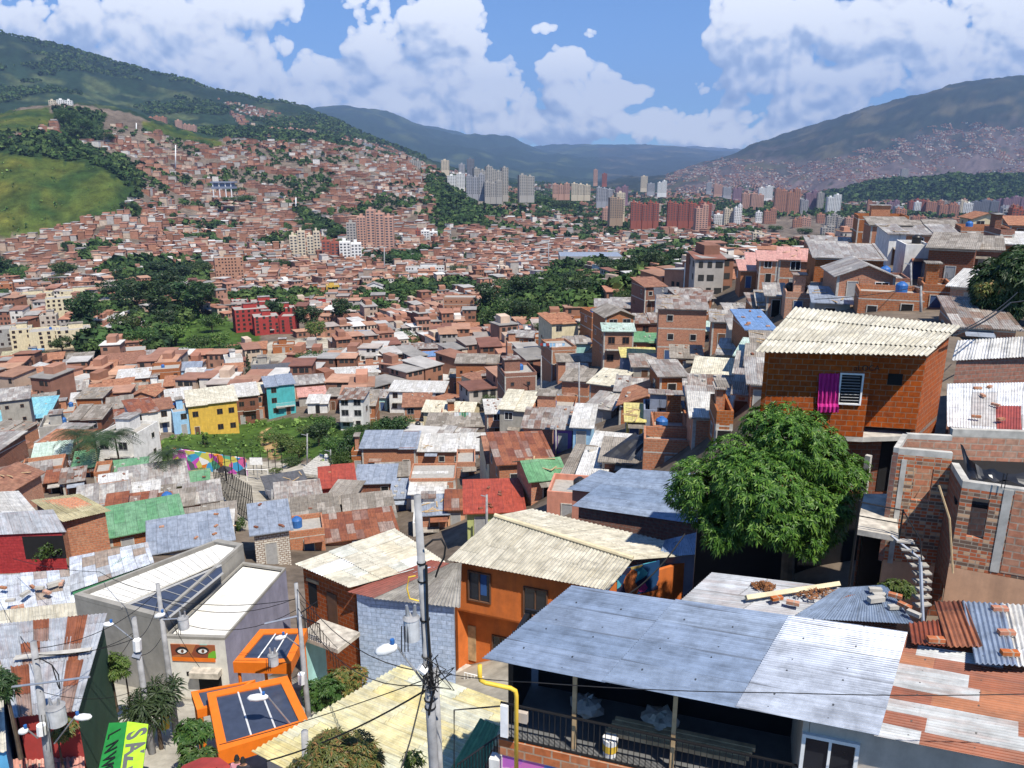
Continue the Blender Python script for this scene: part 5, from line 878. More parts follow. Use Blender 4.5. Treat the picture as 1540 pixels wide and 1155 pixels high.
lump('sack', loc(3.7, 1.5, -11.95), .42, 'rubble', 'lumpy grey plastic sack lying on the balcony timber', 'sack'); lump('sack', loc(2.0, 1.6, -12.0), .36, 'wall_grey', 'pale bundle hanging in the dark of the balcony', 'sack', seed=4)
# yellow gas pipe
mb = MB(); pp = [P(u, v, 14.05) for u, v in ((721.5, 1000), (721.5, 1016), (723, 1023), (730, 1027), (768, 1035), (775, 1039), (776.5, 1046), (776.5, 1175))]; mb.tube(pp, .05, 10); tag(mb.obj('gas_pipe', 'pipe_yellow', None, True), 'bent yellow gas pipe rising beside the black balcony railing', 'pipe')
# --- roofs behind the blue one
def simple(name, label, c, mat, wave, ampl, zb, wall, ins=.3, flip=False, seg=5, rows=1, sag=0.):
    h = NH(name, label); q = [c[0], c[3], c[2], c[1]] if flip else c; reserve(c); corr_sheet('roof', q, mat, wave, ampl, h, seg, rows, sag); return h, drop(c, zb, wall, h, ins)
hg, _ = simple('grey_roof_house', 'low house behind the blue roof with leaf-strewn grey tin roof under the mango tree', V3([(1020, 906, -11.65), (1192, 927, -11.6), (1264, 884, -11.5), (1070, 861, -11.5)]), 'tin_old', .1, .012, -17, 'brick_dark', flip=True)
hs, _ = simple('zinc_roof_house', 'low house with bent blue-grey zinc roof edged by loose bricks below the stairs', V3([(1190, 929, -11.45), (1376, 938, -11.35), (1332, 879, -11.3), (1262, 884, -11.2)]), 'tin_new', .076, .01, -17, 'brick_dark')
for nm, lab, q, mt in (('tin_sheet', 'rust and grey tin sheet overlapping the striped roof, leftmost of its row', [(1366, 937, -9.86), (1420, 931, -9.86), (1426, 971, -9.7), (1371, 967, -9.7)], 'tin_strips'), ('tin_sheet', 'deep rust tin sheet between the rust and grey sheet and the blue one', [(1404, 905, -9.92), (1450, 903, -9.92), (1478, 972, -9.66), (1424, 972, -9.66)], 'roof_rust'),
                   ('tin_sheet', 'blue-grey corrugated sheet weighed down by three red bricks', [(1447, 904, -9.9), (1510, 908, -9.9), (1531, 1000, -9.64), (1467, 997, -9.64)], 'tin_new'), ('tin_sheet', 'whitish corrugated sheet at the right edge beside the blue-grey sheet', [(1505, 907, -9.94), (1570, 912, -9.94), (1590, 1003, -9.68), (1527, 1001, -9.68)], 'roof_white')):
    c = V3(q); o = corr_sheet(nm, c, mt, .12, .02, None, 6); tag(o, lab, 'tin sheet', 'loose tin sheets at the right')
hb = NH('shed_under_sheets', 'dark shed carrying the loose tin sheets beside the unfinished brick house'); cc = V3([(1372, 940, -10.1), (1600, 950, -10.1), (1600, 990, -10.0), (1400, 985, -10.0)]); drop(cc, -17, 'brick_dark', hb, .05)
def brick(u, v, Z, rot, label, m='brick_new', s=1.):
    p = PZ(u, v, Z); o = link('brick', BRK[m], None, Matrix.Translation(p) @ Matrix.Rotation(rot, 4, 'Z') @ Matrix.Scale(s, 4)); tag(o, label, 'brick', 'bricks weighing down the roofs')
BRK = {m: brick_mesh(m, .17, .07, .1) for m in ('brick_new', 'brick_pale', 'concrete')}
for a in ((1503, 918, -9.86, -.1, 'red hollow brick highest on the blue-grey sheet'), (1513, 954, -9.75, -.05, 'red hollow brick in the middle of the blue-grey sheet'), (1518, 985, -9.66, -.1, 'red hollow brick lowest on the blue-grey sheet'), (1407, 965, -9.68, -.1, 'salmon brick on the rust and grey sheet'),
          (1346, 898, -11.15, -.6, 'upper reddish brick on the dark edge of the zinc roof'), (1360, 913, -11.2, -1., 'middle mottled brick on the edge of the zinc roof'), (1374, 925, -11.2, -.9, 'lower white brick on the edge of the zinc roof', 'concrete'), (1316, 889, -11.2, -.1, 'white slab high on the zinc roof', 'concrete'), (1322, 897, -11.25, 0, 'smaller white slab under the highest slab', 'concrete'), (1317, 904, -11.25, .2, 'long white slab below the two small slabs', 'concrete', 1.3), (1345, 915, -11.3, .1, 'white slab nearest the mottled brick', 'concrete'),
          (1168, 902, -11.45, .3, 'dark red brick left among the dry leaves'), (1192, 909, -11.45, -.4, 'dark red brick right of the other by the plank', 'brick_pale')): brick(*a)
mb = MB(); a, b = PZ(1122, 899, -11.42), PZ(1262, 878, -11.35); mb.tube([a, b], .09, 4); tag(mb.obj('plank', 'wall_cream', None), 'long pale plank lying across the leaf-strewn grey roof', 'plank')
def litter(u, v, Z, rx, ry, label, seed):
    p = PZ(u, v, Z); rng = random.Random(seed); mb = MB()
    for q in range(220):
        a = rng.uniform(0, 6.28); r = rng.random()**.6; c = p+Vector((math.cos(a)*r*rx, math.sin(a)*r*ry, .02+.14*(1-r)*rng.random())); d = Vector((rng.gauss(0, 1), rng.gauss(0, 1), rng.gauss(0, .3))).normalized()*.08; e = d.cross(Vector((rng.gauss(0, .4), rng.gauss(0, .4), 1))).normalized()*.022; mb.quad(c-d, c+e, c+d, c-e)
    o = mb.obj('leaf_pile', 'leaf_litter', None); tag(o, label, 'dead leaves')
litter(1148, 882, -11.5, .35, .25, 'small round heap of dry brown leaves on the grey roof', 1); litter(1232, 893, -11.42, .75, .35, 'long spread of dry brown leaves along the pale plank', 2)
# --- brick house with the magenta curtain
h = NH('curtain_brick_house', 'tall raw brick house with wide cream corrugated roof and a magenta curtain in its window'); rc = [PZ(1135, 528, -6.5), PZ(1395, 534, -6.45), PZ(1446, 491, -6.15), PZ(1195, 463, -5.6)]; reserve(rc)
for k in range(4):
    b0, b1 = k/4-.012, (k+1)/4+.012; up = Vector((0, 0, .03*(k % 2))); r = 1.0
    corr_sheet('roof_sheet', [lerp2(rc, 0, b0)+up, lerp2(rc, 1, b0)+up, lerp2(rc, 1, b1)+up, lerp2(rc, 0, b1)+up], 'sheet_cream', .177, .028, h, 8)
mb = MB(); Yf = 29.3; a, b = P(1157, 535, Yf), P(1312, 545, 28.7); c2, d2 = P(1312, 545, 29.3), P(1392, 545, 28.9); bk = P(1424, 530, 31.6); bl = P(1200, 490, 32.)
zt = lambda p: p.z; zb1 = P(1230, 655, 28.9).z
def vwall(mb, p, q, z0, z1a, z1b, t=.18, mi=0): n = wplane(p, q)[1]; A, B = Vector((p.x, p.y, z0)), Vector((q.x, q.y, z0)); mb.prism([A, B, Vector((q.x, q.y, z1b)), Vector((p.x, p.y, z1a))], -n*t, mi)
vwall(mb, a, b, zb1, -6.5, -6.5); vwall(mb, b, c2, zb1, -6.5, -6.5); vwall(mb, c2, d2, zb1+.25, -6.5, -6.5); vwall(mb, d2, bk, -13, -6.45, -6.2); vwall(mb, bl, a, -13, -5.9, -6.5); vwall(mb, bk, bl, -13, -6.3, -5.9); mb.obj('wall', 'brick_house', h)
mb = MB(); mb.prism([Vector((p.x, p.y, zb1-.2)) for p in (a, b, d2, bk, bl)], (0, 0, .19)); mb.obj('floor_slab', 'concrete', h)
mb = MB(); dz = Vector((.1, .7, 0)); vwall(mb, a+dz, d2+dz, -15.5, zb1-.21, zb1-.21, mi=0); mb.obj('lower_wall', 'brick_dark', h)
pl1 = wplane(a, b); pl2 = wplane(c2, d2); plL = wplane(a+dz, d2+dz)
on_wall('window', pl1, (1263, 563, 1294, 606), None, h, .06, frame='frame_white', bars=0, pane='dark'); lv = MB()
p0, n0 = pl1
for k in range(9): q = on_plane(1264, 566+k*4.4, p0, n0); q2 = on_plane(1293, 567+k*4.4, p0, n0); lv.tube([q+n0*.05, q2+n0*.05], .014, 4)
lv.obj('louvre_panes', 'frame_grey', h)
on_wall('window', pl2, (1335, 562, 1357, 579), 'dark', h, .02); text_on('aLOCA', pl1, (1284, 545, 1318, 557), 'paint_black', h, .30, out=.03)
on_wall('doorway', plL, (1322, 655, 1350, 738), 'dark', h, .03)
for u in (1311, 1352): q = P(u, 650, 27.2); lb = MB(); lb.tube([(q.x, q.y, -14), (q.x, q.y, zb1-.2)], .14, 4); lb.obj('column', 'concrete', h)
cm = MB(); nu, nv = 16, 14
for i in range(nu):
    for j in range(nv):
        def cp(i, j): q = on_plane(1231+(i/nu)*31-(j/nv)*3, 561+j/nv*57, p0, n0); return q+n0*(.09+.05*math.sin(i*1.9+j*.25)+(.1 if j > 11 else 0))
        cm.quad(cp(i, j+1), cp(i+1, j+1), cp(i+1, j), cp(i, j))
tag(cm.obj('curtain', 'cloth_magenta', None, True), 'magenta curtain blown outside the brick house window', 'curtain')
# --- roofs right of the brick house
simple('dark_shed_house', 'low house under a long whitish corrugated roof right of the curtain house', [PZ(1431, 542, -8.6), PZ(1590, 534, -8.6), PZ(1590, 503, -8.3), PZ(1440, 512, -8.3)], 'roof_white', .177, .025, -13, 'brick_dark')
hp, _ = simple('patched_tin_house', 'house roofed with white and dark red tin patches above the unfinished walls', [PZ(1424, 641, -9.9), PZ(1600, 654, -9.9), PZ(1600, 574, -9.4), PZ(1424, 577, -9.4)], 'tin_patchwhite', .1, .014, -14, 'brick_dark')
for i, (u, v) in enumerate(((1470, 585), (1488, 583), (1478, 596), (1497, 610), (1468, 628), (1505, 632))): brick(u, v, -9.45-.005*(v-577)+.02, i*.7, 'loose brick on the white and red tin roof, %s' % ('left of the upper pair', 'right of the upper pair', 'just below the upper pair', 'middle of the roof', 'lowest at the left', 'lowest at the right')[i], 'brick_pale')
# --- unfinished brick building
h = NH('unfinished_brick_building', 'unfinished building of mixed bricks with pale concrete beams and open window holes')
f1, f2 = P(1352, 675, 22.3), P(1433, 683, 21.9); g1 = P(1448, 724, 20.4); g2 = P(1600, 742, 19.4); k1, k2 = P(1365, 655, 23.6), P(1432, 660, 23.4); r1, r2 = P(1433, 648, 24), P(1600, 662, 23.6); zt1 = -8.15; zg = g1.z
def wall_h(nm, p, q, z0, z1, mat, hole=None, t=.15):
    pl = wplane(p, q); e = Vector((q.x-p.x, q.y-p.y, 0)); L = e.length; e.normalize(); n = pl[1]; M = Matrix(((e.x, -n.x, 0, p.x), (e.y, -n.y, 0, p.y), (0, 0, 1, 0), (0, 0, 0, 1))); mb = MB()
    if hole:
        c = [on_plane(u, v, p, n) for u, v in ((hole[0], hole[3]), (hole[2], hole[1]))]; x0, x1 = sorted(((c[0]-p).dot(e), (c[1]-p).dot(e))); a0, a1 = sorted((c[0].z, c[1].z))
        for bx in ((0, x0, z0, z1), (x1, L, z0, z1), (x0, x1, z0, a0), (x0, x1, a1, z1)): mb.box(bx[0], bx[1], 0, t, bx[2], bx[3], M)
    else: mb.box(0, L, 0, t, z0, z1, M)
    return mb.obj(nm, mat, h)
zb = P(1400, 848, 22).z
wall_h('brick_wall', f1, f2, zb, zt1-.2, 'brick_mixed', (1370, 706, 1405, 752)); wall_h('beam', f1, f2, zt1-.195, zt1, 'concrete', t=.17); wall_h('base_wall', f1, f2, -15.5, zb-.01, 'wall_peach')
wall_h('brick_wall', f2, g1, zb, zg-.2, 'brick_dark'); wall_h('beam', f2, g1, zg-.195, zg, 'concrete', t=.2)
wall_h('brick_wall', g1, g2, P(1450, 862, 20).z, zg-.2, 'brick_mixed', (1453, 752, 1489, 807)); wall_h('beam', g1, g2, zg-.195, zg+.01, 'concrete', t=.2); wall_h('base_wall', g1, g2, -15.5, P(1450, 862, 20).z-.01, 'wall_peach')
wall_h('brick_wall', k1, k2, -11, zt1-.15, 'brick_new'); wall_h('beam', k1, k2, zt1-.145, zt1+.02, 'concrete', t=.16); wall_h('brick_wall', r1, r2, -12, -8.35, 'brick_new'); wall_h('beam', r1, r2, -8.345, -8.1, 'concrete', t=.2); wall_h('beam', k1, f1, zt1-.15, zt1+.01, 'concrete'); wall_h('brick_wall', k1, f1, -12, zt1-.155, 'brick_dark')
on_wall('column', wplane(g1, g2), (1499, 735, 1513, 862), 'concrete', h, .02, .1); on_wall('column', wplane(f1, f2), (1345, 690, 1353, 848), 'concrete', h, .02, .1); on_wall('brick_panel', wplane(g1, g2), (1514, 742, 1600, 870), 'brick_new', h, .012, .01)
fl_ = MB(); fl_.prism([Vector((p.x, p.y, zg-.8)) for p in (g1+Vector((0, .2, 0)), g2+Vector((0, .2, 0)), r2, r1)], (0, 0, .1)); fl_.obj('floor', 'dark', h)  # dark slab added high under the tarp to keep light from the window hole
for u in (1509, 1514): q = P(u, 715, 19.9); rb = MB(); rb.tube([(q.x, q.y, zg), (q.x+.01, q.y, zg+.45)], .012, 5); rb.obj('rebar', 'metal_black', h)
tp = MB(); tpo = [PZ(1444, 667, -8.2), PZ(1466, 700, -8.45), PZ(1500, 709, -8.5), PZ(1580, 716, -8.45)]; tpb = [PZ(1457, 720, -8.7), PZ(1480, 723, -8.72), PZ(1510, 724, -8.72), PZ(1590, 735, -8.6)]
for i in range(3):
    for s in range(6):
        for j in range(6):
            def tq(a, b): p = tpo[i].lerp(tpo[i+1], a/6).lerp(tpb[i].lerp(tpb[i+1], a/6), b/6); return p+Vector((0, 0, .06*math.sin((i*6+a)*1.3+b*.8)-.12*math.sin(math.pi*b/6)))
            tp.quad(tq(s, j+1), tq(s+1, j+1), tq(s+1, j), tq(s, j))
tag(tp.obj('tarp', 'tarp_black', None, True), 'sagging black plastic tarp over the unfinished building', 'tarp')
# landing and stairs
st = thing('outside_stairs', (0, 0, 0), 0, 'concrete landing with black pipe rail and steps beside the unfinished building', 'staircase')
zl = P(1320, 798, 21.4).z; mb = MB(); mb.prism([Vector((p.x, p.y, zl)) for p in (P(1288, 795, 21.5), P(1352, 804, 21), P(1346, 740, 24.2), P(1300, 740, 24.2))], (0, 0, -.18)); mb.obj('landing', 'rubble', st)
rl = MB(); q = [Vector((p.x, p.y, zl)) for p in (P(1288, 795, 21.5), P(1353, 804, 21), )]; up = Vector((0, 0, 1))
rl.tube([q[0]+up*.9, q[1]+up*.85, P(1384, 812, 20.6), P(1386, 845, 20.3)], .022, 6); rl.tube([q[0]+up*.45, q[1]+up*.42], .018, 6); rl.tube([q[0]-up*4.5, q[0]+up*.95], .04, 6); rl.tube([q[1]-up*.1, q[1]+up*.88], .025, 6); rl.obj('handrail', 'metal_black', st)
for k in range(9):
    t = k/8; u = 1360+min(t*2.2, 1)*26; v = 815+t*95; p = P(u, v, 20.9-.7*t); mb = MB(); mb.box(-.24, .26, -.1, .12, 0, .05, Matrix.Translation(p) @ Matrix.Rotation(-.2+.05*k, 4, 'Z')); mb.obj('tread', 'slab', st)
mb = MB(); mb.tube([P(1384, 840, 20.6), P(1388, 935, 19.7)], .05, 5); mb.tube([P(1340, 805, 21), P(1386, 842, 20.6)], .04, 5); mb.obj('stringer', 'steel', st)
mb = MB(); mb.tube([P(1412, 730, 20.4), P(1428, 780, 20.1), P(1433, 862, 19.8)], .03, 5); tag(mb.obj('bent_pole', 'wood', None), 'thin bent pole leaning on the shaded brick corner', 'pole')
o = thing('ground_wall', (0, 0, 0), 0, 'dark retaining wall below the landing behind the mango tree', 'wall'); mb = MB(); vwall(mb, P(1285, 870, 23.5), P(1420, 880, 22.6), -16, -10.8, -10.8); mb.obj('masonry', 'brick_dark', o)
o = thing('mango_shade_panel', (0, 0, 0), 0, 'blackish sheet fence in the deep shade behind the mango trunk', 'fence'); mb = MB(); vwall(mb, P(1045, 845, 27.6), P(1292, 860, 26.6), -19, -12.2, -11.6); mb.obj('shade_sheet', 'metal_black', o)  # black sheet added where there is only shade below the crown
o = thing('landing_shade_panel', (0, 0, 0), 0, 'dark store room under the landing beside the mango tree', 'shed'); mb = MB(); vwall(mb, P(1290, 870, 23.2), P(1345, 870, 23.0), -17, zl-.2, zl-.2); mb.obj('wall', 'metal_black', o)  # black wall added to paint the shaded space below the landing
# --- orange house
h = NH('orange_house', 'two-storey orange plastered house under a broad cream corrugated gable roof')
ev0, ev1, rg0, rg1 = PZ(672, 843, -18.), PZ(915, 889, -18.), PZ(744, 776, -16.4), PZ(952, 841, -17.); bk0, bk1 = PZ(800, 765, -17.4), PZ(1078, 832, -17.6); reserve([ev0, ev1, bk1, bk0])
for k in range(2):
    b0, b1 = k/2-.01*k, (k+1)/2+.015; q = [ev0, ev1, rg1, rg0]; up = Vector((0, 0, .03*(1-k))); corr_sheet('roof_sheet', [lerp2(q, 0, b0)+up, lerp2(q, 1, b0)+up, lerp2(q, 1, b1)+up, lerp2(q, 0, b1)+up], 'sheet_cream', .177, .028, h, 8)
corr_sheet('roof_sheet', [rg0, rg1, bk1, bk0], 'sheet_cream', .177, .028, h, 6)
mb = MB(); mb.tube([rg0+Vector((0, 0, .04)), rg1+Vector((0, 0, .04))], .12, 8); mb.obj('ridge_cap', 'wall_cream', h)
n_ = wplane(ev0, ev1)[1]; e_ = (ev1-ev0).normalized(); f0, f1_ = ev0-n_*.45+e_*.3, ev1-n_*.45-e_*.3; b0_, b1_ = bk0-e_*.1+n_*.3, bk1+n_*.3-e_*.5
mb = MB(); zf = -20.9
vwall(mb, f0, f1_, zf, -18.05, -18.05); vwall(mb, f1_, b1_, -25, -18.05, -17.75); vwall(mb, b0_, f0, -25, -17.5, -18.05); mb.obj('upper_wall', 'wall_orange', h)
mb = MB(); vwall(mb, f0-n_*.7, f1_-n_*.7, -26, zf, zf); mb.obj('lower_wall', 'wall_orange', h); mb = MB(); mb.prism([Vector((p.x, p.y, zf)) for p in (f0, f1_, f1_-n_*.9, f0-n_*.9)], (0, 0, .1)); mb.obj('floor_slab', 'wall_orange', h)
pf = wplane(f0, f1_); pl = wplane(f0-n_*.7, f1_-n_*.7)
on_wall('window', pf, (706, 862, 737, 903), None, h, .05, frame='frame_brown', bars=1); on_wall('curtain_panel', pf, (723, 864, 732, 895), 'curtain_blue', h, .025); on_wall('window', pf, (789, 886, 822, 925), None, h, .05, frame='frame_brown', bars=1)
on_wall('door', pl, (697, 940, 716, 992), 'wood', h, .05); on_wall('window', pl, (742, 958, 764, 995), None, h, .05, frame='frame_brown', bars=1); on_wall('mural_panel', wplane(f1_, b1_), (928, 850, 990, 893), 'mural_dark', h, .03, .02)
mb = MB(); q = f0+e_*1.0; 
for k in range(12): x = q+n_*1.5+e_*(.18*k); mb.box(-.015, .015, -.015, .015, -24.2, -23.2, Matrix.Translation((x.x, x.y, 0)))
mb.tube([Vector((q.x, q.y, -23.2))+n_*1.5, Vector((q.x, q.y, -23.2))+n_*1.5+e_*2.1], .025, 5); mb.obj('white_railing', 'white_paint', h); mb = MB(); mb.prism([Vector((p.x, p.y, -24.25)) for p in (f0+n_*1.6, f1_+n_*1.6, f1_-n_*.5, f0-n_*.5)], (0, 0, -.2)); mb.obj('terrace', 'concrete', h)
# awning house right of it
simple('blue_awning_house', 'dark shed under a faded blue-grey metal awning between the cream roof and mango tree', [PZ(990, 838, -17.4), PZ(1072, 832, -17.2), PZ(1050, 800, -17.), PZ(1000, 812, -17.)], 'tin_new', .1, .012, -23, 'wall_bluegrey')
simple('mid_grey_roof_house', 'long house with the largest sloping blue-grey metal roof left of the mango tree', [PZ(860, 761, -18.4), PZ(1060, 790, -18.1), PZ(1050, 712, -17.6), PZ(935, 704, -17.9)], 'tin_new', .076, .012, -23, 'brick_dark', flip=True)
simple('left_grey_roof_house', 'narrow house under a blue-grey roof left of the largest metal roof', [PZ(852, 736, -19.8), PZ(896, 741, -19.7), PZ(940, 716, -19.4), PZ(902, 706, -19.4)], 'tin_new', .076, .012, -25, 'wall_salmon', flip=True)
tt = MB(); q = [PZ(905, 686, -21.6), PZ(950, 693, -21.8), PZ(984, 655, -20.6), PZ(955, 650, -20.6)]
for i in range(8):
    for j in range(8):
        def tq(a, b): p = lerp2(q, a/8, b/8); return p+Vector((0, 0, .25*math.sin(a*1.1)*math.sin(b*.5)))
        tt.quad(tq(i, j), tq(i+1, j), tq(i+1, j+1), tq(i, j+1))
tag(tt.obj('shade_cloth', 'tarp_black', None, True), 'black shade cloth stretched below the stepped lane', 'shade cloth')
# --- blue-washed brick house and the brick house with the cream roof
h = NH('bluewashed_brick_house', 'house of light blue painted bricks with oxblood and grey sheet roof beside the concrete pole')
q = V3([(522, 890, -18.55), (562, 899, -18.6), (676, 847, -17.75), (648, 842, -17.7)]); corr_sheet('roof_sheet', q, 'sheet_oxblood', .177, .02, h, 6); q2 = V3([(560, 900, -18.66), (692, 914, -18.7), (694, 846, -17.8), (672, 848, -17.8)]); corr_sheet('roof_sheet', q2, 'sheet_grey', .177, .028, h, 8); reserve(q+q2)
drop([q[0], q2[1], q2[2], q[3]], -26, 'brick_bluewash', h, .3, gap=.14)
h = NH('cream_roof_brick_house', 'raw brick house with whitish patched corrugated roof left of the blue-washed bricks'); q = V3([(443, 848, -18.3), (526, 884, -18.35), (668, 845, -17.8), (592, 795, -17.7)]); reserve(q)
for k in range(3):
    b0, b1 = k/3-.01*(k > 0), (k+1)/3+.012; up = Vector((0, 0, .028*(k % 2))); corr_sheet('roof_sheet', [lerp2(q, 0, b0)+up, lerp2(q, 1, b0)+up, lerp2(q, 1, b1)+up, lerp2(q, 0, b1)+up], 'sheet_white', .177, .028, h, 7)
qq = drop(q, -26, 'brick_house', h, .28, gap=.1); pw = wplane(qq[0], qq[1]); on_wall('window', pw, (465, 878, 477, 910), 'dark', h, .02); on_wall('door', pw, (494, 893, 508, 945), 'door_brown', h, .04); on_wall('lintel', pw, (462, 872, 480, 876), 'wood', h, .05)
ld = thing('landing_with_rail', (0, 0, 0), 0, 'small landing with black railing at the brick house door', 'landing'); p = P(490, 955, 30.2); mb = MB(); mb.box(-1.1, 1.2, -.6, .9, -.2, 0, Matrix.Translation(p) @ Matrix.Rotation(-.5, 4, 'Z')); mb.obj('slab', 'rubble', ld); mb = MB(); mb.box(-1.1, -.75, -.6, .7, -4, -.21, Matrix.Translation(p) @ Matrix.Rotation(-.5, 4, 'Z')); mb.obj('pier', 'wall_aqua', ld)
mb = MB(); M = Matrix.Translation(p) @ Matrix.Rotation(-.5, 4, 'Z')
for k in range(14): mb.box(-1.1+.1*k, -1.08+.1*k, -.6, -.58, 0, .95, M)
for k in range(9): mb.box(-1.1, -1.08, -.6+.15*k, -.58+.15*k, 0, .95, M)
mb.box(-1.12, .25, -.61, -.57, .95, .99, M); mb.box(-1.12, -1.08, -.57, .75, .95, .99, M)
for k in range(10): mb.box(.25+.16*k, .27+.16*k, -.6, -.58, -.24*k, .95-.24*k, M)
mb.obj('railing', 'metal_black', ld)
# --- library with the eyes mural
h = NH('grey_library', 'angular grey building with cream ribbed roof and long dark triangular skylight', 'public building', None); zt_ = -19.6; P1, P5, P3, P2 = PZ(112, 900, zt_), PZ(240, 934, zt_), PZ(366, 823, zt_), PZ(328, 816, zt_); reserve([P1, P5, P3, P2])
mb = MB(); pts = [P1, P5, P3, P2]
for i in range(4): a, b = pts[i], pts[(i+1) % 4]; mb.quad((a.x, a.y, -27), (b.x, b.y, -27), b, a)
mb.obj('wall', 'wall_library', h); mb = MB(); ins = inset(pts, .25)
for i in range(4): j = (i+1) % 4; mb.prism([pts[i]+Vector((0, 0, .01)), pts[j]+Vector((0, 0, .01)), ins[j]+Vector((0, 0, .01)), ins[i]+Vector((0, 0, .01))], (0, 0, .22))
mb.obj('parapet', 'wall_library', h)
mb = MB(); mb.poly([p+Vector((0, 0, -.05)) for p in ins]); mb.obj('roof_deck', 'slab', h)
wq = [PZ(126, 899, zt_+.05), PZ(180, 913, zt_+.05), PZ(342, 842, zt_+.05), PZ(352, 826, zt_+.05), PZ(326, 821, zt_+.05)]; mb = MB(); mb.prism(wq, (0, 0, .08)); mb.obj('white_roof_band', 'white_roof', h)
mb = MB()
for k in range(15): t = (k+1)/16; a, b = wq[0].lerp(wq[4], t), wq[1].lerp(wq[2], t); mb.tube([a+Vector((0, 0, .09)), b+Vector((0, 0, .09))], .012, 4)
mb.obj('roof_ribs', 'frame_grey', h)
sq = [PZ(182, 916, zt_+.1), PZ(254, 931, zt_+.1), PZ(335, 864, zt_+.1), PZ(333, 852, zt_+.1)]; mb = MB(); mb.prism(sq, (0, 0, .05)); mb.obj('skylight', 'skylight', h); mb = MB()
for k in range(6): t = .12+.14*k; a, b = sq[0].lerp(sq[3], t), sq[1].lerp(sq[2], t); mb.tube([a+Vector((0, 0, .07)), b+Vector((0, 0, .07))], .02, 4)
for i, j in ((1, 2), (0, 3)): mb.tube([sq[i]+Vector((0, 0, .07)), sq[j]+Vector((0, 0, .07))], .07, 4)
mb.obj('skylight_bars', 'frame_grey', h)
h = NH('white_annex', 'white-roofed annex with a painted pair of eyes over its door', 'public building', None); zt2 = -20.4; q = V3([(248, 960, zt2), (338, 963, zt2), (430, 857, zt2), (366, 848, zt2)]); reserve(q)
mb = MB()
for i, mi in ((0, 0), (1, 1), (2, 1), (3, 0)): a, b = q[i], q[(i+1) % 4]; mb.quad((a.x, a.y, -27), (b.x, b.y, -27), b, a, mi=mi)
mb.obj('wall', ['wall_white2', 'wall_lilac'], h); i_ = inset(q, .15); mb = MB(); mb.poly([p-Vector((0, 0, .06)) for p in i_]); mb.obj('roof', 'white_roof', h); mb = MB()
for i in range(4): j = (i+1) % 4; mb.prism([q[i]+Vector((0, 0, .01)), q[j]+Vector((0, 0, .01)), i_[j]+Vector((0, 0, .01)), i_[i]+Vector((0, 0, .01))], (0, 0, .12))
mb.obj('parapet', 'wall_library', h); pe = wplane(q[0], q[1])
on_wall('door', pe, (300, 1013, 334, 1045), 'dark', h, .02); on_wall('canopy', pe, (291, 1004, 334, 1012), 'rubble', h, .45, .02); on_wall('vent', pe, (281, 1010, 285, 1016), 'dark', h, .02)
sg = on_wall('eye_panel', pe, (258, 969, 324, 988), 'eye_skin', h, .04, .02) if 'eye_skin' in MATS else None
mat_mural('eye_skin', [(0, (.30, .10, .04)), (.35, (.22, .06, .03)), (.6, (.40, .16, .06)), (.82, (.05, .25, .22)), (.93, (.15, .4, .03))], 2.2); sg = on_wall('eye_panel', pe, (258, 969, 324, 988), 'eye_skin', h, .04, .02); on_wall('sign_strip', pe, (260, 988.5, 324, 994), 'canopy_orange', h, .05, .02)
p0, n0 = pe
def disc(u, v, ru, rv, mat, nm, out, par):
    c = on_plane(u, v, p0, n0); ex = on_plane(u+ru, v, p0, n0)-c; ey = on_plane(u, v-rv, p0, n0)-c; mb = MB(); mb.poly([c+ex*math.cos(2*math.pi*k/20)+ey*math.sin(2*math.pi*k/20)*(abs(math.sin(2*math.pi*k/20))**.3)+n0*out for k in range(20)]); return mb.obj(nm, mat, par)
for u in (274, 305): disc(u, 977.5, 10, 6, 'paint_black', 'eye_outline', .045, sg); disc(u+.5, 978.5, 7, 3.4, 'white_paint', 'eye_white', .05, sg); disc(u+1, 978.3, 2.3, 2.8, 'frame_brown', 'iris', .055, sg)
# --- orange escalator canopies
def canopy(label, q, hdrop=.5, mull=2, w=.32):
    h = thing('orange_canopy', (0, 0, 0), 0, label, 'canopy', 'orange escalator canopies'); c = V3(q); i_ = inset(c, w); mb = MB()
    for i in range(4): j = (i+1) % 4; mb.prism([c[i], c[j], i_[j], i_[i]], (0, 0, -hdrop))
    mb.obj('frame', 'canopy_orange', h); mb = MB(); mb.prism([p-Vector((0, 0, .06)) for p in i_], (0, 0, -.04)); mb.obj('glass_roof', 'skylight', h); 
    for k in range(mull): t = (k+1)/(mull+1); mb = MB(); mb.tube([i_[0].lerp(i_[1], t)-Vector((0, 0, .03)), i_[3].lerp(i_[2], t)-Vector((0, 0, .03))], .03, 4); mb.obj('glazing_bar', 'white_paint', h)
    for i in range(4): mb = MB(); p = c[i].lerp(i_[i], .5); mb.tube([p-Vector((0, 0, hdrop)), Vector((p.x, p.y, p.z-4))], .07, 6); mb.obj('post', 'canopy_orange', h)
    HOUSES.append((sum(p.x for p in c)/4, sum(p.y for p in c)/4, 2.5)); return h
canopy('orange-framed glass canopy farther up, beside the lilac wall', [(350, 996, -19.3), (437, 998, -19.3), (462, 945, -19.3), (391, 946, -19.3)]); canopy('nearest orange-framed glass canopy above the plants, with two white bars', [(328, 1130, -18.6), (466, 1088, -18.6), (432, 1016, -18.6), (311, 1042, -18.6)], .6)
canopy('narrow orange frame just left of the nearest canopy', [(296, 1068, -19.2), (322, 1062, -19.2), (384, 1022, -19.0), (287, 1040, -18.9)], .35, 0, .2)
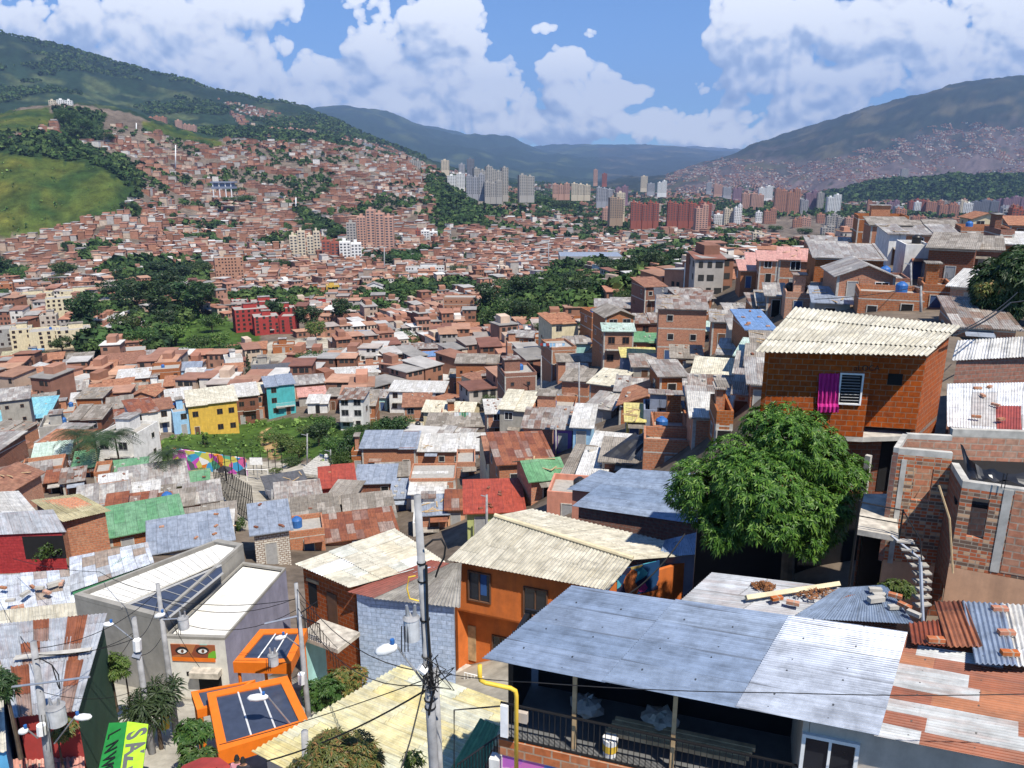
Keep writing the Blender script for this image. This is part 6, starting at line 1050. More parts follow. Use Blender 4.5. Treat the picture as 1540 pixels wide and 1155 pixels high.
# --- lower left huts
h = NH('rust_striped_hut', 'hut at the left under rust and zinc striped roof with dark green side wall'); q = [PZ(20, 1079, -17.3), PZ(118, 1069, -17.25), PZ(161, 922, -17.0), PZ(-12, 940, -17.0)]; reserve(q)
for k, (b0, b1, a0, a1, mt) in enumerate(((0, .5, 0, .10, 'tin_old'), (0, .5, .09, .30, 'roof_rust'), (0, .5, .29, .70, 'tin_old'), (0, .5, .69, .90, 'roof_rust'), (0, .5, .89, 1, 'tin_old'), (.49, 1, 0, .22, 'tin_old'), (.49, .75, .21, .42, 'roof_rust'), (.74, 1, .21, .36, 'tin_old'), (.74, 1, .35, .5, 'roof_rust'), (.49, .76, .41, .72, 'tin_old'), (.75, 1, .49, .66, 'tin_old'), (.6, 1, .65, .83, 'roof_rust'), (.49, .61, .71, .87, 'roof_rust'), (.49, 1, .82, 1, 'tin_old'))):
    up = Vector((0, 0, .012*(k % 3))); corr_sheet('roof_sheet', [lerp2(q, a0, b0)+up, lerp2(q, a1, b0)+up, lerp2(q, a1, b1)+up, lerp2(q, a0, b1)+up], mt, .11, .018, h, 6)
drop(q, -23, ['wall_red', 'wall_darkgreen', 'wall_darkgreen', 'wall_red'], h, .2)
mb = MB(); a, b = PZ(22, 990, -16.95), PZ(137, 977, -16.93); mb.box(0, (b-a).length, -.12, .12, 0, .05, Matrix.Translation(a) @ Matrix.Rotation(math.atan2(b.y-a.y, b.x-a.x), 4, 'Z')); mb.obj('ridge_strip', 'concrete', h)
simple('salmon_awning_hut', 'low hut with salmon tile awning at the bottom left below the transformer pole', [PZ(10, 1215, -19.6), PZ(130, 1200, -19.6), PZ(126, 1132, -19.2), PZ(14, 1142, -19.2)], 'roof_pink', .2, .03, -23, 'wall_darkgrey')
simple('blue_corner_house', 'house corner with dark blue wall at the left edge', [PZ(-60, 1140, -17.5), PZ(10, 1130, -17.5), PZ(2, 1000, -17.2), PZ(-60, 1000, -17.2)], 'sheet_cream', .177, .025, -23, 'wall_blue', .1)
simple('debris_roof_house', 'low house whose bluish tin roof is littered with scraps, below the red brick wall', [PZ(-30, 932, -26.0), PZ(116, 905, -25.6), PZ(103, 856, -25.2), PZ(-30, 866, -25.2)], 'tin_debris', .1, .014, -31, 'wall_cream', .1)
rng = random.Random(8)
for i in range(9): brick(5+i*11, 876+rng.uniform(0, 40), -25.4-.012*i+.25, rng.uniform(0, 3), 'scrap of wood or brick on the bluish tin roof, %s from left' % ('first', 'second', 'third', 'fourth', 'fifth', 'sixth', 'seventh', 'eighth', 'ninth')[i], ('brick_pale', 'concrete')[i % 2], rng.uniform(1.2, 2.4))
simple('cream_strip_house', 'narrow house with cream sheet roof between the littered tin roof and the rust-striped hut', [PZ(-20, 948, -23), PZ(122, 930, -23), PZ(119, 905, -22.6), PZ(-20, 920, -22.6)], 'sheet_cream', .177, .02, -28, 'wall_cream', .1)
simple('patchwork_roof_house', 'low house with a patchwork of grey and blue tin behind the grey library', [PZ(106, 890, -25.2), PZ(232, 846, -25.0), PZ(222, 815, -24.6), PZ(104, 838, -24.8)], 'tin_debris', .1, .014, -31, 'wall_green', .1)
h, q = simple('red_brick_wall_house', 'house with a bright red painted brick wall and bluish tin roof at the left', [PZ(-50, 806, -25.4), PZ(100, 800, -25.3), PZ(80, 766, -24.6), PZ(-50, 774, -24.6)], 'tin_old', .1, .014, -33, 'brick_red', .3); pw = wplane(q[0], q[1]); on_wall('opening', pw, (36, 806, 97, 840), 'dark', h, .02)
bx = thing('planter', tuple(on_plane(66, 838, *pw)+pw[1]*.2), 0, 'plants and jars crowding the dark window of the red brick house', 'plants'); Vv, Qq = leaf_crown(1.1, .5, 8, 60, .18, 77); link('foliage', raw_mesh('foliage', Vv, Qq, ['leaf_mid']), bx, Matrix.Translation((.2, 0, .6)))
simple('olive_roof_house', 'brick house under a broad olive-grey sheet roof with an open dark upper room', [PZ(94, 785, -26.4), PZ(168, 768, -26.2), PZ(120, 742, -25.4), PZ(45, 752, -25.6)], 'roof_olive', .177, .02, -35, 'brick', .4)
simple('pink_white_roof_house', 'house with flat white and pink roof at the left edge above the red brick house', [PZ(-60, 778, -26), PZ(56, 770, -26), PZ(28, 738, -26), PZ(-60, 742, -26)], 'roof_white', .3, .004, -35, 'wall_pink', .1)
# --- yellowed sheet roof at the bottom
h, q = simple('yellow_sheet_house', 'house under a yellowed corrugated sheet roof with peeling paint, at the bottom centre', [PZ(378, 1130, -16.7), PZ(603, 999, -16.6), PZ(800, 1070, -16.4), PZ(610, 1250, -16.5)], 'sheet_yellow', .177, .028, -24, 'wall_beige', .3, seg=8)
o = corr_sheet('green_tarp', [PZ(672, 1165, -15.2), PZ(716, 1190, -15.2), PZ(752, 1092, -14.6), PZ(722, 1080, -14.6)], 'roof_green', .3, .02, None, 6); tag(o, 'dark green sheet beside the black stair railing', 'sheet')
sr = thing('stair_railing', (0, 0, 0), 0, 'black stair railing leading up to the balcony house', 'railing'); a, b = P(688, 1150, 14.6), P(752, 1105, 14.9); mb = MB()
for k in range(15): p = a.lerp(b, k/14); mb.tube([p+Vector((0, 0, -.8)), p], .012, 4)
mb.tube([a, b], .022, 5); mb.tube([P(683, 1160, 14.5), P(683, 1068, 14.5), P(752, 1062, 14.6)], .02, 5); mb.obj('bars', 'metal_black', sr)
# graffiti boards over the path
for nm, lab, q, mt, s, tc in (('green_board', 'dark green board with black lettering, left of the lime one', [(164, 1087, 22.6), (191, 1086, 22.3), (178, 1175, 19.6), (144, 1175, 19.8)], 'green_paint', 'LNWO', 'paint_black'), ('lime_board', 'lime yellow board with bold grey graffiti letters beside the path', [(191.5, 1085, 22.3), (223, 1089, 22), (212, 1175, 19.4), (178.5, 1175, 19.6)], 'lime_paint', 'SAZK', 'wall_darkgrey')):
    o = thing(nm, (0, 0, 0), 0, lab, 'graffiti board', 'graffiti boards'); c = [P(*x) for x in q]; mb = MB(); mb.prism(c, (0, 0, -.06)); mb.obj('board', mt, o)
    for i, ch in enumerate(s):
        cu = bpy.data.curves.new('letter', 'FONT'); cu.body = ch; cu.size = .85 if 'lime' in nm else .62; cu.extrude = .004; cu.offset = .03 if 'lime' in nm else 0; cu.materials.append(lib(tc)); t = text_mesh(cu); t.parent = o
        pp = lerp2(c, .12, .22+.2*i); ex = (c[3]-c[0]).normalized(); ey = (c[1]-c[0]).normalized(); ez = ex.cross(ey).normalized(); ey = ez.cross(ex); M = Matrix((ex, ey, ez)).transposed().to_4x4(); M.translation = pp+Vector((0, 0, .02)); t.matrix_world = M
# ------------------------------------------------------------------ trees and plants close by
def rosettes(lobes, mat, dens, L, W, seed, nl=9, fill=.25):
    rng = np.random.default_rng(seed); V = []
    for (c, r) in lobes:
        n = int(dens*4*math.pi*r*r); d = rng.normal(size=(n, 3)); d /= np.linalg.norm(d, axis=1, keepdims=True); rad = r*np.where(rng.random((n, 1)) < fill, rng.uniform(.55, .9, (n, 1)), rng.uniform(.9, 1.08, (n, 1)))
        p = np.array(c)+d*rad*np.array([1, 1, .85]); ax = d*.9+np.array([0, 0, .55])+rng.normal(size=d.shape)*.25; ax /= np.linalg.norm(ax, axis=1, keepdims=True)
        t = np.cross(ax, rng.normal(size=d.shape)); t /= np.linalg.norm(t, axis=1, keepdims=True); b = np.cross(ax, t)
        for k in range(nl):
            a = 2*math.pi*k/nl+rng.uniform(-.25, .25, (n, 1)); o = np.cos(a)*t+np.sin(a)*b; s = -np.sin(a)*t+np.cos(a)*b; ll = L*rng.uniform(.7, 1.2, (n, 1)); el = rng.uniform(.0, .55, (n, 1)); dirv = o*np.cos(el)+ax*np.sin(el)
            m = p+dirv*ll*.5; e = p+dirv*ll+np.array([0, 0, -1])*ll*.28; V.append(np.stack([p, m+s*W*.5, e, m-s*W*.5], 1).reshape(-1, 3))
    V = np.concatenate(V); return raw_mesh('crown', V, np.arange(len(V)).reshape(-1, 4), [mat])
Ym = 25.5; dM = lambda v: Ym*(CP-tv(v)*SP)
lob = [(u_, v_, r_*.80, d_) for u_, v_, r_, d_ in [(1185, 662, 62, 0), (1105, 690, 58, .2), (1058, 735, 52, -.4), (1140, 735, 75, -1.0), (1228, 690, 58, .3), (1268, 722, 46, .2), (1205, 765, 58, -.9), (1085, 780, 42, -.8), (1040, 712, 38, .3), (1225, 795, 40, -.6), (1150, 640, 46, .8), (1215, 645, 42, .9), (1050, 765, 36, -.2), (1170, 790, 46, -1.2), (1245, 760, 46, -.3), (1120, 715, 60, -.7), (1280, 705, 34, .5), (1095, 800, 28, -.7), (1085, 805, 34, -1.0), (1130, 785, 40, -1.3), (1215, 815, 36, -1.1), (1240, 795, 36, -.2), (1025, 740, 32, 0), (1180, 625, 34, .6), (1245, 665, 34, .8), (1185, 735, 60, .2), (1110, 750, 50, -.2)]]
LB = []
for (u, v, r, dy) in lob: LB.append((P(u, v, Ym+dy*1.6), r/F*dM(v)*.93))
mt = thing('mango_tree', (PZ(1180, 800, -15).x*0+P(1190, 880, Ym).x, Ym+.3, -15.6), 0, 'big leafy mango tree standing between the metal roofs and the brick house', 'tree'); inv = Matrix.Translation(-Vector(mt.location))
link('crown', rosettes(LB, 'leaf_mango', 21., .225, .058, 3), mt, inv); tb = MB(); bp = Vector(mt.location); tb.tube([bp-Vector((0, 0, 1.5)), bp, bp+Vector((-.1, 0, 1.8)), bp+Vector((-.15, 0, 3))], .3, 9, .2)
for (c, r) in LB[::2]: tb.tube([bp+Vector((-.1, 0, 2.2)), (bp+Vector((-.1, 0, 3))).lerp(c, .5)+Vector((0, 0, -.2)), c], .12, 5, .03)
link('trunk', tb.mesh('trunk', 'bark'), mt, inv)
def bush(u, v, Y, r, mat, label, L=.16, W=.035, dens=40, nm='garden_bush', cat='bush', seed=1, n=5, sq=1.):
    rng = random.Random(seed); c = P(u, v, Y); o = thing(nm, (c.x, c.y, c.z-r*1.6), 0, label, cat); lb = [(Vector((rng.uniform(-.7, .7)*r, rng.uniform(-.5, .5)*r, r*1.6+rng.uniform(-.4, .5)*r*sq)), r*rng.uniform(.4, .6)) for _ in range(n)]
    link('foliage', rosettes(lb, mat, dens, L, W, seed), o); t = MB(); t.tube([(0, 0, -1.5), (0, 0, r)], r*.1, 6, r*.05)
    for c_, r_ in lb: t.tube([(0, 0, r*.7), c_], r*.05, 4, r*.02)
    link('stem', t.mesh('stem', 'bark'), o); return o
bush(505, 1148, 16.2, 1.0, 'leaf_rusty', 'tree with reddish young leaves at the bottom edge against the yellowed roof', .2, .04, 60, 'young_mango_tree', 'tree', 2, 7); bush(615, 1150, 15.8, .35, 'leaf_light', 'small green twig beside the concrete pole foot', .15, .04, 40, seed=5, n=3)
bush(1352, 887, 19.6, .42, 'leaf_light', 'bright green shrub below the outside stairs', .12, .05, 70, seed=6); bush(232, 1050, 25, 1.0, 'leaf_palm', 'dark palm-like bush at the foot of the library wall', .5, .06, 12, seed=7); bush(300, 1100, 22.5, .6, 'leaf_mid', 'upper green bush along the path by the orange canopy', .2, .08, 30, seed=8); bush(302, 1140, 21, .6, 'leaf_mid', 'lower green bush along the path by the orange canopy', .2, .08, 30, seed=9)
bush(480, 1040, 27, .9, 'leaf_mid', 'bushes with pink flowers left of the yellowed roof', .18, .06, 30, seed=10, n=7); bush(515, 1030, 27.5, .8, 'leaf_rusty', 'yellow-green shrub right of the flowering bushes', .18, .06, 30, seed=11); bush(165, 995, 27, .55, 'leaf_light', 'potted yellow-green plant beside the grey library stairs', .18, .05, 26, seed=12); bush(187, 1003, 27, .5, 'leaf_light', 'second leafy pot plant nearer the concrete post', .18, .05, 26, seed=13); bush(10, 1035, 20.5, .7, 'leaf_dark', 'dark bush at the left edge beside the striped hut', .2, .05, 30, seed=14); bush(85, 1100, 21.3, .5, 'leaf_rusty', 'yellow-green plant in the shade under the striped roof', .15, .05, 30, seed=15)
bush(1530, 440, 58, 3.0, 'leaf_dark', 'large dark green tree at the right edge above the tin roofs', .5, .15, 7, 'broadleaf_tree', 'tree', 16, 9); bush(1492, 440, 57, 1.1, 'leaf_rusty', 'reddish-leaved branchy shrub left of the large right edge tree', .35, .12, 9, seed=17); bush(1532, 405, 59, 2.0, 'leaf_dark', 'smaller dark crown touching the large right edge tree', .5, .15, 7, 'broadleaf_tree', 'tree', 18, 5)
# ------------------------------------------------------------------ poles, transformers, lamps, cables
def pole(label, top, bot, r0, r1, nm='utility_pole', mat='pole_concrete', group='utility poles'):
    a, b = P(*top), P(*bot); g = gz(b.x, b.y); d = (b-a).normalized(); e = b+d*max(0, (b.z-g)/max(.2, -d.z)+1); o = thing(nm, tuple(e), 0, label, 'pole', group); mb = MB(); M = Matrix.Translation(-e); mb.tube([M @ a, M @ e], r1, 12, r0+(r0-r1)*.3); mb.obj('shaft', mat, o, True); o['_'] = 0; del o['_']; return o
def part_tube(o, nm, pts, r, mat, n=8, r2=None): mb = MB(); L = Vector(o.location); mb.tube([Vector(p)-L for p in pts], r, n, r2); return mb.obj(nm, mat, o)
def transformer(o, u, v, Y, r, h):
    c = P(u, v, Y); t = part_tube(o, 'transformer', [c-Vector((0, 0, h/2)), c+Vector((0, 0, h/2))], r, 'transformer_grey', 18); part_tube(o, 'transformer_lid', [c+Vector((0, 0, h/2)), c+Vector((0, 0, h/2+.05))], r*1.08, 'pole_concrete', 18, r*.8)
    for dx in (-.4, .4): part_tube(o, 'bushing', [c+Vector((r*dx, 0, h/2+.04)), c+Vector((r*dx*1.3, 0, h/2+.3))], .05, 'steel', 8, .03)
    for k in range(3): part_tube(o, 'fuse_lead', [c+Vector((r*(-1.1+.4*k), -r*.9, h*.3)), c+Vector((r*(-1.2+.4*k), -r*1.0, -h*.9))], .012, 'cable', 4)
def lamp(o, u0, v0, u1, v1, Y, au, av, AY, s=1.):
    a, b = P(u0, v0, Y), P(u1, v1, Y); m = (a+b)/2; lb = MB(); L = Vector(o.location); dv = b-a
    pts = [a-L, a.lerp(b, .15)-L, a.lerp(b, .5)-L, a.lerp(b, .85)-L, b-L]; lb.tube(pts, .1*s, 10); n = 10
    for k, f in enumerate((.3, .9, 1.15, .9, .4)):
        for q in range(n): v = Vector(lb.v[k*n+q]); lb.v[k*n+q] = tuple(pts[k]+(v-pts[k])*f)
    lb.obj('lamp_head', 'white_paint', o, True); part_tube(o, 'lamp_arm', [b, P(au, av, AY)], .025, 'steel', 6); part_tube(o, 'photocell', [a.lerp(b, .8)+Vector((0, 0, .1)), a.lerp(b, .8)+Vector((0, 0, .2))], .05, 'tank_blue', 8)
o = pole('tall grey concrete pole in front with a white transformer, in the centre foreground', (627.5, 745, 14.5), (653, 1160, 14.5), .135, .075); transformer(o, 619, 945, 14.3, .17, .5); lamp(o, 564, 982, 597, 972, 14.2, 640, 1030, 14.4, 1.1); part_tube(o, 'meter_box', [P(631, 1003, 14.25), P(640, 1010, 14.25)], .1, 'white_paint', 8)
for v in (845, 872, 930, 985, 1000, 1012, 1050, 1062): a = P(627.5+(v-745)*.0614, v, 14.5); part_tube(o, 'steel_band', [a, a-Vector((0, 0, .035))], .088+(v-745)*.00013, 'cable', 12)
part_tube(o, 'side_cable', [P(*q, 14.38) for q in ((639, 822), (651, 812), (664, 811), (670, 822), (668, 838), (660, 853), (655, 868))], .022, 'cable', 6); part_tube(o, 'yellow_loop', [P(*q, 14.3) for q in ((625, 866), (615, 868), (612, 885), (616, 900), (630, 904))], .018, 'pipe_yellow', 6); part_tube(o, 'down_cable', [P(*q, 14.36) for q in ((641, 850), (643, 930), (647, 990), (652, 1040), (645, 1075))], .03, 'cable', 6)
rng = random.Random(4)
for k in range(16): a = rng.uniform(0, 6.28); part_tube(o, 'tangled_wire', [P(640+rng.uniform(-8, 22), 995+rng.uniform(-15, 30), 14.25), P(650+rng.uniform(-20, 40), 1020+rng.uniform(-20, 25), 14.2), P(645+rng.uniform(-5, 14), 1030+rng.uniform(-5, 15), 14.3)], .013, 'cable', 4)
pole('thin steel pole close behind the tall concrete pole', (655, 1005, 14.9), (662, 1160, 14.9), .07, .07)
o = pole('leftmost concrete pole with a fat white transformer in front of the striped hut', (50, 965, 20.6), (76, 1160, 20.6), .15, .09); transformer(o, 85, 1075, 20.3, .27, .62); lamp(o, 138, 1078, 112, 1079, 20.2, 82, 1118, 20.5); lamp(o, 28, 1101, 42, 1098, 20.3, 57, 1110, 20.5); part_tube(o, 'crossarm', [P(18, 1033, 20.4), P(135, 1018, 20.4)], .035, 'steel', 6); part_tube(o, 'meter_box', [P(62, 1090, 20.3), P(63, 1104, 20.3)], .14, 'white_paint', 8)
for v in (1012, 1030): part_tube(o, 'cable_loop', [P(*q, 20.4) for q in ((52, 992), (60, 990), (78, 1000), (88, 1015+v-1012), (90, 1036))], .018, 'cable', 5)
o = pole('grey concrete pole rising before the white annex with a can transformer', (237, 878, 27), (263, 1085, 26.4), .13, .075); transformer(o, 276, 937, 26.6, .2, .45); lamp(o, 232, 928, 248, 923, 26.8, 241, 940, 27); part_tube(o, 'crossarm', [P(240, 932, 26.8), P(275, 930, 26.8)], .03, 'steel', 6); part_tube(o, 'yellow_sleeve', [P(247, 1072, 26.2), P(249, 1095, 26.1)], .16, 'pipe_yellow', 10)
o = pole('short square-topped post with meter boxes before the grey library', (201, 928, 25.5), (224, 1095, 24.8), .13, .09); lamp(o, 155, 939, 171, 939, 25.4, 200, 962, 25.5, .9); part_tube(o, 'meter_box', [P(206, 962, 25.2), P(207, 978, 25.2)], .15, 'white_paint', 6); part_tube(o, 'meter_box', [P(200, 985, 25.2), P(212, 988, 25.2)], .12, 'steel', 6)
o = pole('slender grey pole standing between the orange canopies and the brick house', (445, 877, 26), (464, 1078, 25.2), .12, .075); transformer(o, 411, 992, 25.4, .19, .42); lamp(o, 413, 961, 430, 957, 25.6, 450, 972, 25.7, .9); part_tube(o, 'crossarm', [P(398, 938, 25.6), P(455, 925, 25.8)], .04, 'steel', 6); part_tube(o, 'meter_box', [P(453, 1013, 25.3), P(454, 1028, 25.3)], .14, 'white_paint', 6); lamp(o, 372, 1050, 403, 1048, 22.6, 455, 1110, 23, 1.2)
pole('stub of a pale pipe post in front of the yellowed roof', (458, 1100, 18), (460, 1160, 18), .1, .1)
def cable(label, pts, r=.014, sag=.3):
    q = [P(*p) for p in pts]; out = []
    for i in range(len(q)-1):
        for k in range(10): t = k/10; out.append(q[i].lerp(q[i+1], t)-Vector((0, 0, sag*4*t*(1-t))))
    out.append(q[-1]); mb = MB(); mb.tube(out, r, 5); tag(mb.obj('overhead_cable', 'cable', None), label, 'cable', 'overhead cables')
cable('single cable crossing in front of the blue metal roof to the right edge', [(655, 1010, 14.3), (800, 1026, 12.6), (1180, 1042, 11.5), (1600, 1042, 11)], .009, .05); cable('upper cable running from the tall pole to the lower left corner of the yellowed roof', [(645, 1020, 14.4), (330, 1120, 19)], .012, .1); cable('thick lower cable from the tall pole toward the reddish tree', [(645, 1035, 14.4), (400, 1145, 17)], .022, .2); cable('cable dropping steeply beside the tall pole foot', [(636, 1035, 14.3), (618, 1110, 13.6), (600, 1165, 13)], .018, .02)
cable('cable between the slender pole and the short post', [(450, 900, 26), (240, 900, 27)], .014, .3); cable('cable from the leftmost pole toward the short post', [(50, 985, 20.6), (203, 960, 25.4)], .014, .2); cable('cable from the short post to the annex pole', [(205, 985, 25.4), (242, 960, 26.8)], .012, .25); cable('long sagging cable rising from the annex pole to the back roofs', [(238, 890, 27), (150, 860, 34), (20, 840, 44)], .014, .2)
cable('thin wire from the leftmost pole past the striped hut', [(60, 1040, 20.5), (200, 1040, 25)], .01, .3); cable('pair of dark wires running down past the cream roof corner', [(1030, 803, 24), (975, 870, 22), (920, 905, 20)], .025, .1); cable('wire slanting up from the curtain house roof to the right edge', [(1432, 505, 30), (1520, 455, 40), (1600, 430, 50)], .04, .2); cable('second wire from the curtain house to the upper right', [(1440, 500, 30.5), (1530, 440, 44)], .025, .2); cable('wire strung over the terrace wall in the upper right', [(1225, 450, 60), (1450, 412, 75)], .03, .5)
PT = {'the leftmost pole': (50, 970, 20.6), 'the short post': (202, 940, 25.5), 'the annex pole': (238, 884, 27), 'the slender pole': (446, 885, 26), 'the tall pole': (634, 1010, 14.4)}
for a, b, db, w1, w2 in (('the leftmost pole', 'the short post', 14, 'lower cable', .35), ('the leftmost pole', 'the annex pole', 6, 'long cable', .5), ('the short post', 'the annex pole', 22, 'lower cable', .4), ('the annex pole', 'the slender pole', 18, 'second cable', .6), ('the annex pole', 'the slender pole', 40, 'lowest cable', .8), ('the slender pole', 'the tall pole', 0, 'cable', .7), ('the slender pole', 'the tall pole', 26, 'lower cable', 1.)):
    p, q = PT[a], PT[b]; cable('%s strung from %s to %s' % (w1, a, b), [(p[0], p[1]+db, p[2]), (q[0], q[1]+db*.8, q[2])], .013, w2)
for k, (q, wd) in enumerate((((0, 905, 40), 'left edge roofs'), ((150, 1010, 27), 'striped hut eave'), ((300, 1003, 29), 'white annex door'), ((478, 905, 33), 'brick house wall'), ((520, 985, 30), 'blue-washed wall'))):
    p = PT[('the leftmost pole', 'the short post', 'the annex pole', 'the slender pole', 'the slender pole')[k]]; cable('service wire from a pole to the %s' % wd, [(p[0], p[1]+12, p[2]), q], .011, .25)
for u, v0, v1, Y, lab in ((462, 652, 703, 112, 'white lamp post at the left edge of the broad steps'), (497, 676, 720, 105, 'grey post on the right of the broad steps'), (871, 545, 640, 92, 'pole with a crossbar rising above the stepped lane'), (814, 535, 585, 125, 'pole beside the upper lane wall'), (1098, 490, 545, 108, 'pole between the brick houses in the upper middle'), (942, 610, 670, 78, 'dark pole beside the yellow awning'), (836, 640, 690, 80, 'thin pole in front of the purple house'), (409, 736, 790, 84, 'lamp pole in front of the dark-roofed corner house'), (1370, 395, 430, 78, 'concrete pole before the white upper building'), (1385, 430, 480, 66, 'dark pole beside the terrace plants'), (732, 744, 790, 60, 'pale thin pole before the red roof'), (578, 372, 385, 640, 'white mast standing over the valley houses'), (825, 366, 398, 620, 'tall white mast near the long grey shed')):
    o = pole(lab, (u, v0, Y), (u, v1, Y), .13 if Y < 300 else .5, .09 if Y < 300 else .4, 'lamp_post' if 'lamp' in lab else 'street_pole')
    if Y < 300: part_tube(o, 'arm', [P(u, v0+3, Y), P(u-9, v0+1, Y)], .05, 'steel', 5)
# ------------------------------------------------------------------ ball court, steps, mural wall
fe = thing('court_fence', (0, 0, 0), 0, 'tall fence of black posts around the ball court', 'fence')
fl1 = [(323, 728), (335, 745), (346, 760), (358, 772), (370, 782), (383, 790)]; fl2 = [(323, 728), (345, 722), (370, 716), (400, 712), (425, 708)]
def fence_posts(pl, n, hh):
    for k in range(n):
        t = k/(n-1)*(len(pl)-1); i = min(int(t), len(pl)-2); a = t-i; u, v = pl[i][0]*(1-a)+pl[i+1][0]*a, pl[i][1]*(1-a)+pl[i+1][1]*a; Y = D(u, v); p = P(u, v, Y); mb = MB(); mb.tube([p-Vector((0, 0, .5)), p+Vector((0, 0, hh))], .055, 5); mb.obj('post', 'metal_black', fe)
fence_posts(fl1, 24, 4.6); fence_posts(fl2, 11, 4.0)
mb = MB()
for pl in (fl1, fl2):
    for z in (.9, 2.8): mb.tube([P(u, v, D(u, v))+Vector((0, 0, z)) for u, v in pl], .03, 4)
mb.obj('rails', 'metal_black', fe)
def flat_wall(nm, label, cat, q0, q1, hgt, mat, t=.25):
    a, b = P(*q0), P(*q1); o = thing(nm, (0, 0, 0), 0, label, cat); mb = MB(); vwall(mb, a, b, min(a.z, b.z)-1, a.z+hgt, b.z+hgt, t); mb.obj('panel', mat, o); return o, wplane(a, b)
flat_wall('mural_wall', 'long retaining wall with a colourful graffiti mural under the green bank', 'wall', (262, 706, D(262, 706)), (372, 722, D(372, 716)), 3.4, 'mural_multi'); o, pl = flat_wall('letter_wall', 'low wall painted with the letters DTX beside the broad steps', 'wall', (428, 712, 118), (449, 716, 116), 1.3, 'wall_blue'); text_on('DTX', pl, (429, 700, 446, 708), 'white_paint', o, 1.1, out=.06)
sp = thing('broad_steps', (0, 0, 0), 0, 'broad concrete steps climbing beside the green bank', 'steps')
for k in range(11):
    t = k/10; a, b = P(450+t*30, 722-t*33, D(450+t*30, 722-t*33)), P(512-t*18, 722-t*33, D(500, 722-t*33)); mb = MB(); zz_ = max(gz(a.x, a.y), gz(b.x, b.y))+.1; mb.prism([Vector((a.x, a.y, zz_)), Vector((b.x, b.y, zz_)), Vector((b.x, b.y+.7, zz_)), Vector((a.x, a.y+.7, zz_))], (0, 0, -.4)); mb.obj('step', 'concrete', sp)
hp = thing('basketball_hoop', (0, 0, 0), 0, 'white backboard of the basketball hoop in the ball court', 'hoop'); p = P(388, 722, D(388, 722)); mb = MB(); mb.tube([p, p+Vector((0, 0, 3))], .06, 6); mb.obj('post', 'steel', hp); mb = MB(); mb.box(-.9, .9, -.1, -.05, 2.4, 3.5, Matrix.Translation(p)); mb.obj('backboard', 'white_paint', hp)
gl = thing('goal_frame', (0, 0, 0), 0, 'small white goal frame on the court below the hoop', 'goal'); p = P(388, 726, D(388, 726)); mb = MB(); mb.tube([p+Vector((-1.5, 0, 0)), p+Vector((-1.5, 0, 2)), p+Vector((1.5, 0, 2)), p+Vector((1.5, 0, 0))], .06, 5); mb.obj('frame', 'white_paint', gl)
# ------------------------------------------------------------------ larger blocks in the middle distance
def block(u0, u1, vt, vb, dep, yaw, wall, nst, label, Y=None, win='b', name='apartment_block', group='apartment blocks', roof='slab'):
    uc = (u0+u1)/2; Y = Y or D(uc, vb); p = P(uc, vb, Y); d = Y*CP-p.z*SP; w = (u1-u0)/F*d/math.cos(R(yaw)); hh = P(uc, vt, Y).z-p.z; o = thing(name, (p.x, Y, p.z), R(yaw)-math.atan2(p.x, Y)*.75, label, 'apartment block', group)
    house_local(o, w, dep, hh, 'F', wall, roof, 0, nst, win, int(u0), band=False, door=False); HOUSES.append((p.x, Y+dep/2, max(w, dep)*.6)); return o
f = 3.85
for a in ((82, 190, 450, 562, 11, 4, 'wall_cream', 4, 'left cream four-storey block before the round trees'), (195, 350, 462, 562, 11, 6, 'wall_cream', 4, 'wide cream four-storey block, middle of the front cream row'), (352, 530, 450, 548, 11, 8, 'wall_cream', 4, 'right cream four-storey block beside the cone-shaped tree'), (0, 80, 450, 548, 11, 0, 'wall_grey', 4, 'grey block at the left end of the cream row'), (295, 430, 272, 415, 12, 6, 'wall_cream', 6, 'tallest cream block with balconies behind the front row'), (596, 775, 272, 352, 11, 4, 'wall_cream', 4, 'cream block half hidden by the tall loose trees'), (372, 640, 222, 272, 11, 3, 'wall_cream', 3, 'long cream block behind the tallest cream one'), (135, 295, 245, 300, 11, 0, 'wall_cream', 3, 'low pale block with a greenish roof behind the grey roofs'), (0, 140, 345, 400, 11, 0, 'wall_grey', 3, 'grey low block at the left edge'), (0, 80, 185, 280, 12, 4, 'brick', 5, 'orange brick block at the left edge'), (245, 330, 370, 445, 9, 0, 'wall_beige', 3, 'small beige block behind the front cream row'),
          (1262, 1414, 30, 190, 14, 8, 'brick_pale', 9, 'slim red brick tower block with pale floor bands'), (1376, 1560, 330, 455, 11, 12, 'wall_red', 5, 'front left dark red block with five storeys'), (1350, 1440, 285, 330, 12, 8, 'wall_red', 4, 'dark red block behind the front left red one')):
    block(a[0]/f, a[1]/f, 380+a[2]/f, 380+a[3]/f, a[4], a[5], a[6], a[7], a[8])
for a in ((20, 160, 375, 475, 11, 10, 'wall_red', 5, 'front right dark red block beside the round trees'), (160, 248, 380, 470, 11, -6, 'wall_red', 5, 'rightmost dark red block touching the trees'), (0, 180, 285, 345, 11, 6, 'wall_red', 4, 'rear left dark red block'), (275, 370, 290, 335, 11, 4, 'wall_red', 3, 'rear middle dark red block'), (365, 460, 295, 340, 11, 4, 'wall_red', 3, 'rear right dark red block before the yellow building'), (120, 250, 325, 380, 11, 6, 'wall_red', 4, 'middle dark red block behind the front pair')):
    block(380+a[0]/f, 380+a[1]/f, 380+a[2]/f, 380+a[3]/f, a[4], a[5], a[6], a[7], a[8])
sh = block(842, 936, 386, 402, 40, 3, 'wall_grey', 2, 'long industrial shed with a grey-blue roof beyond the trees', None, 'g', 'industrial_shed', None, 'roof_bluegrey')
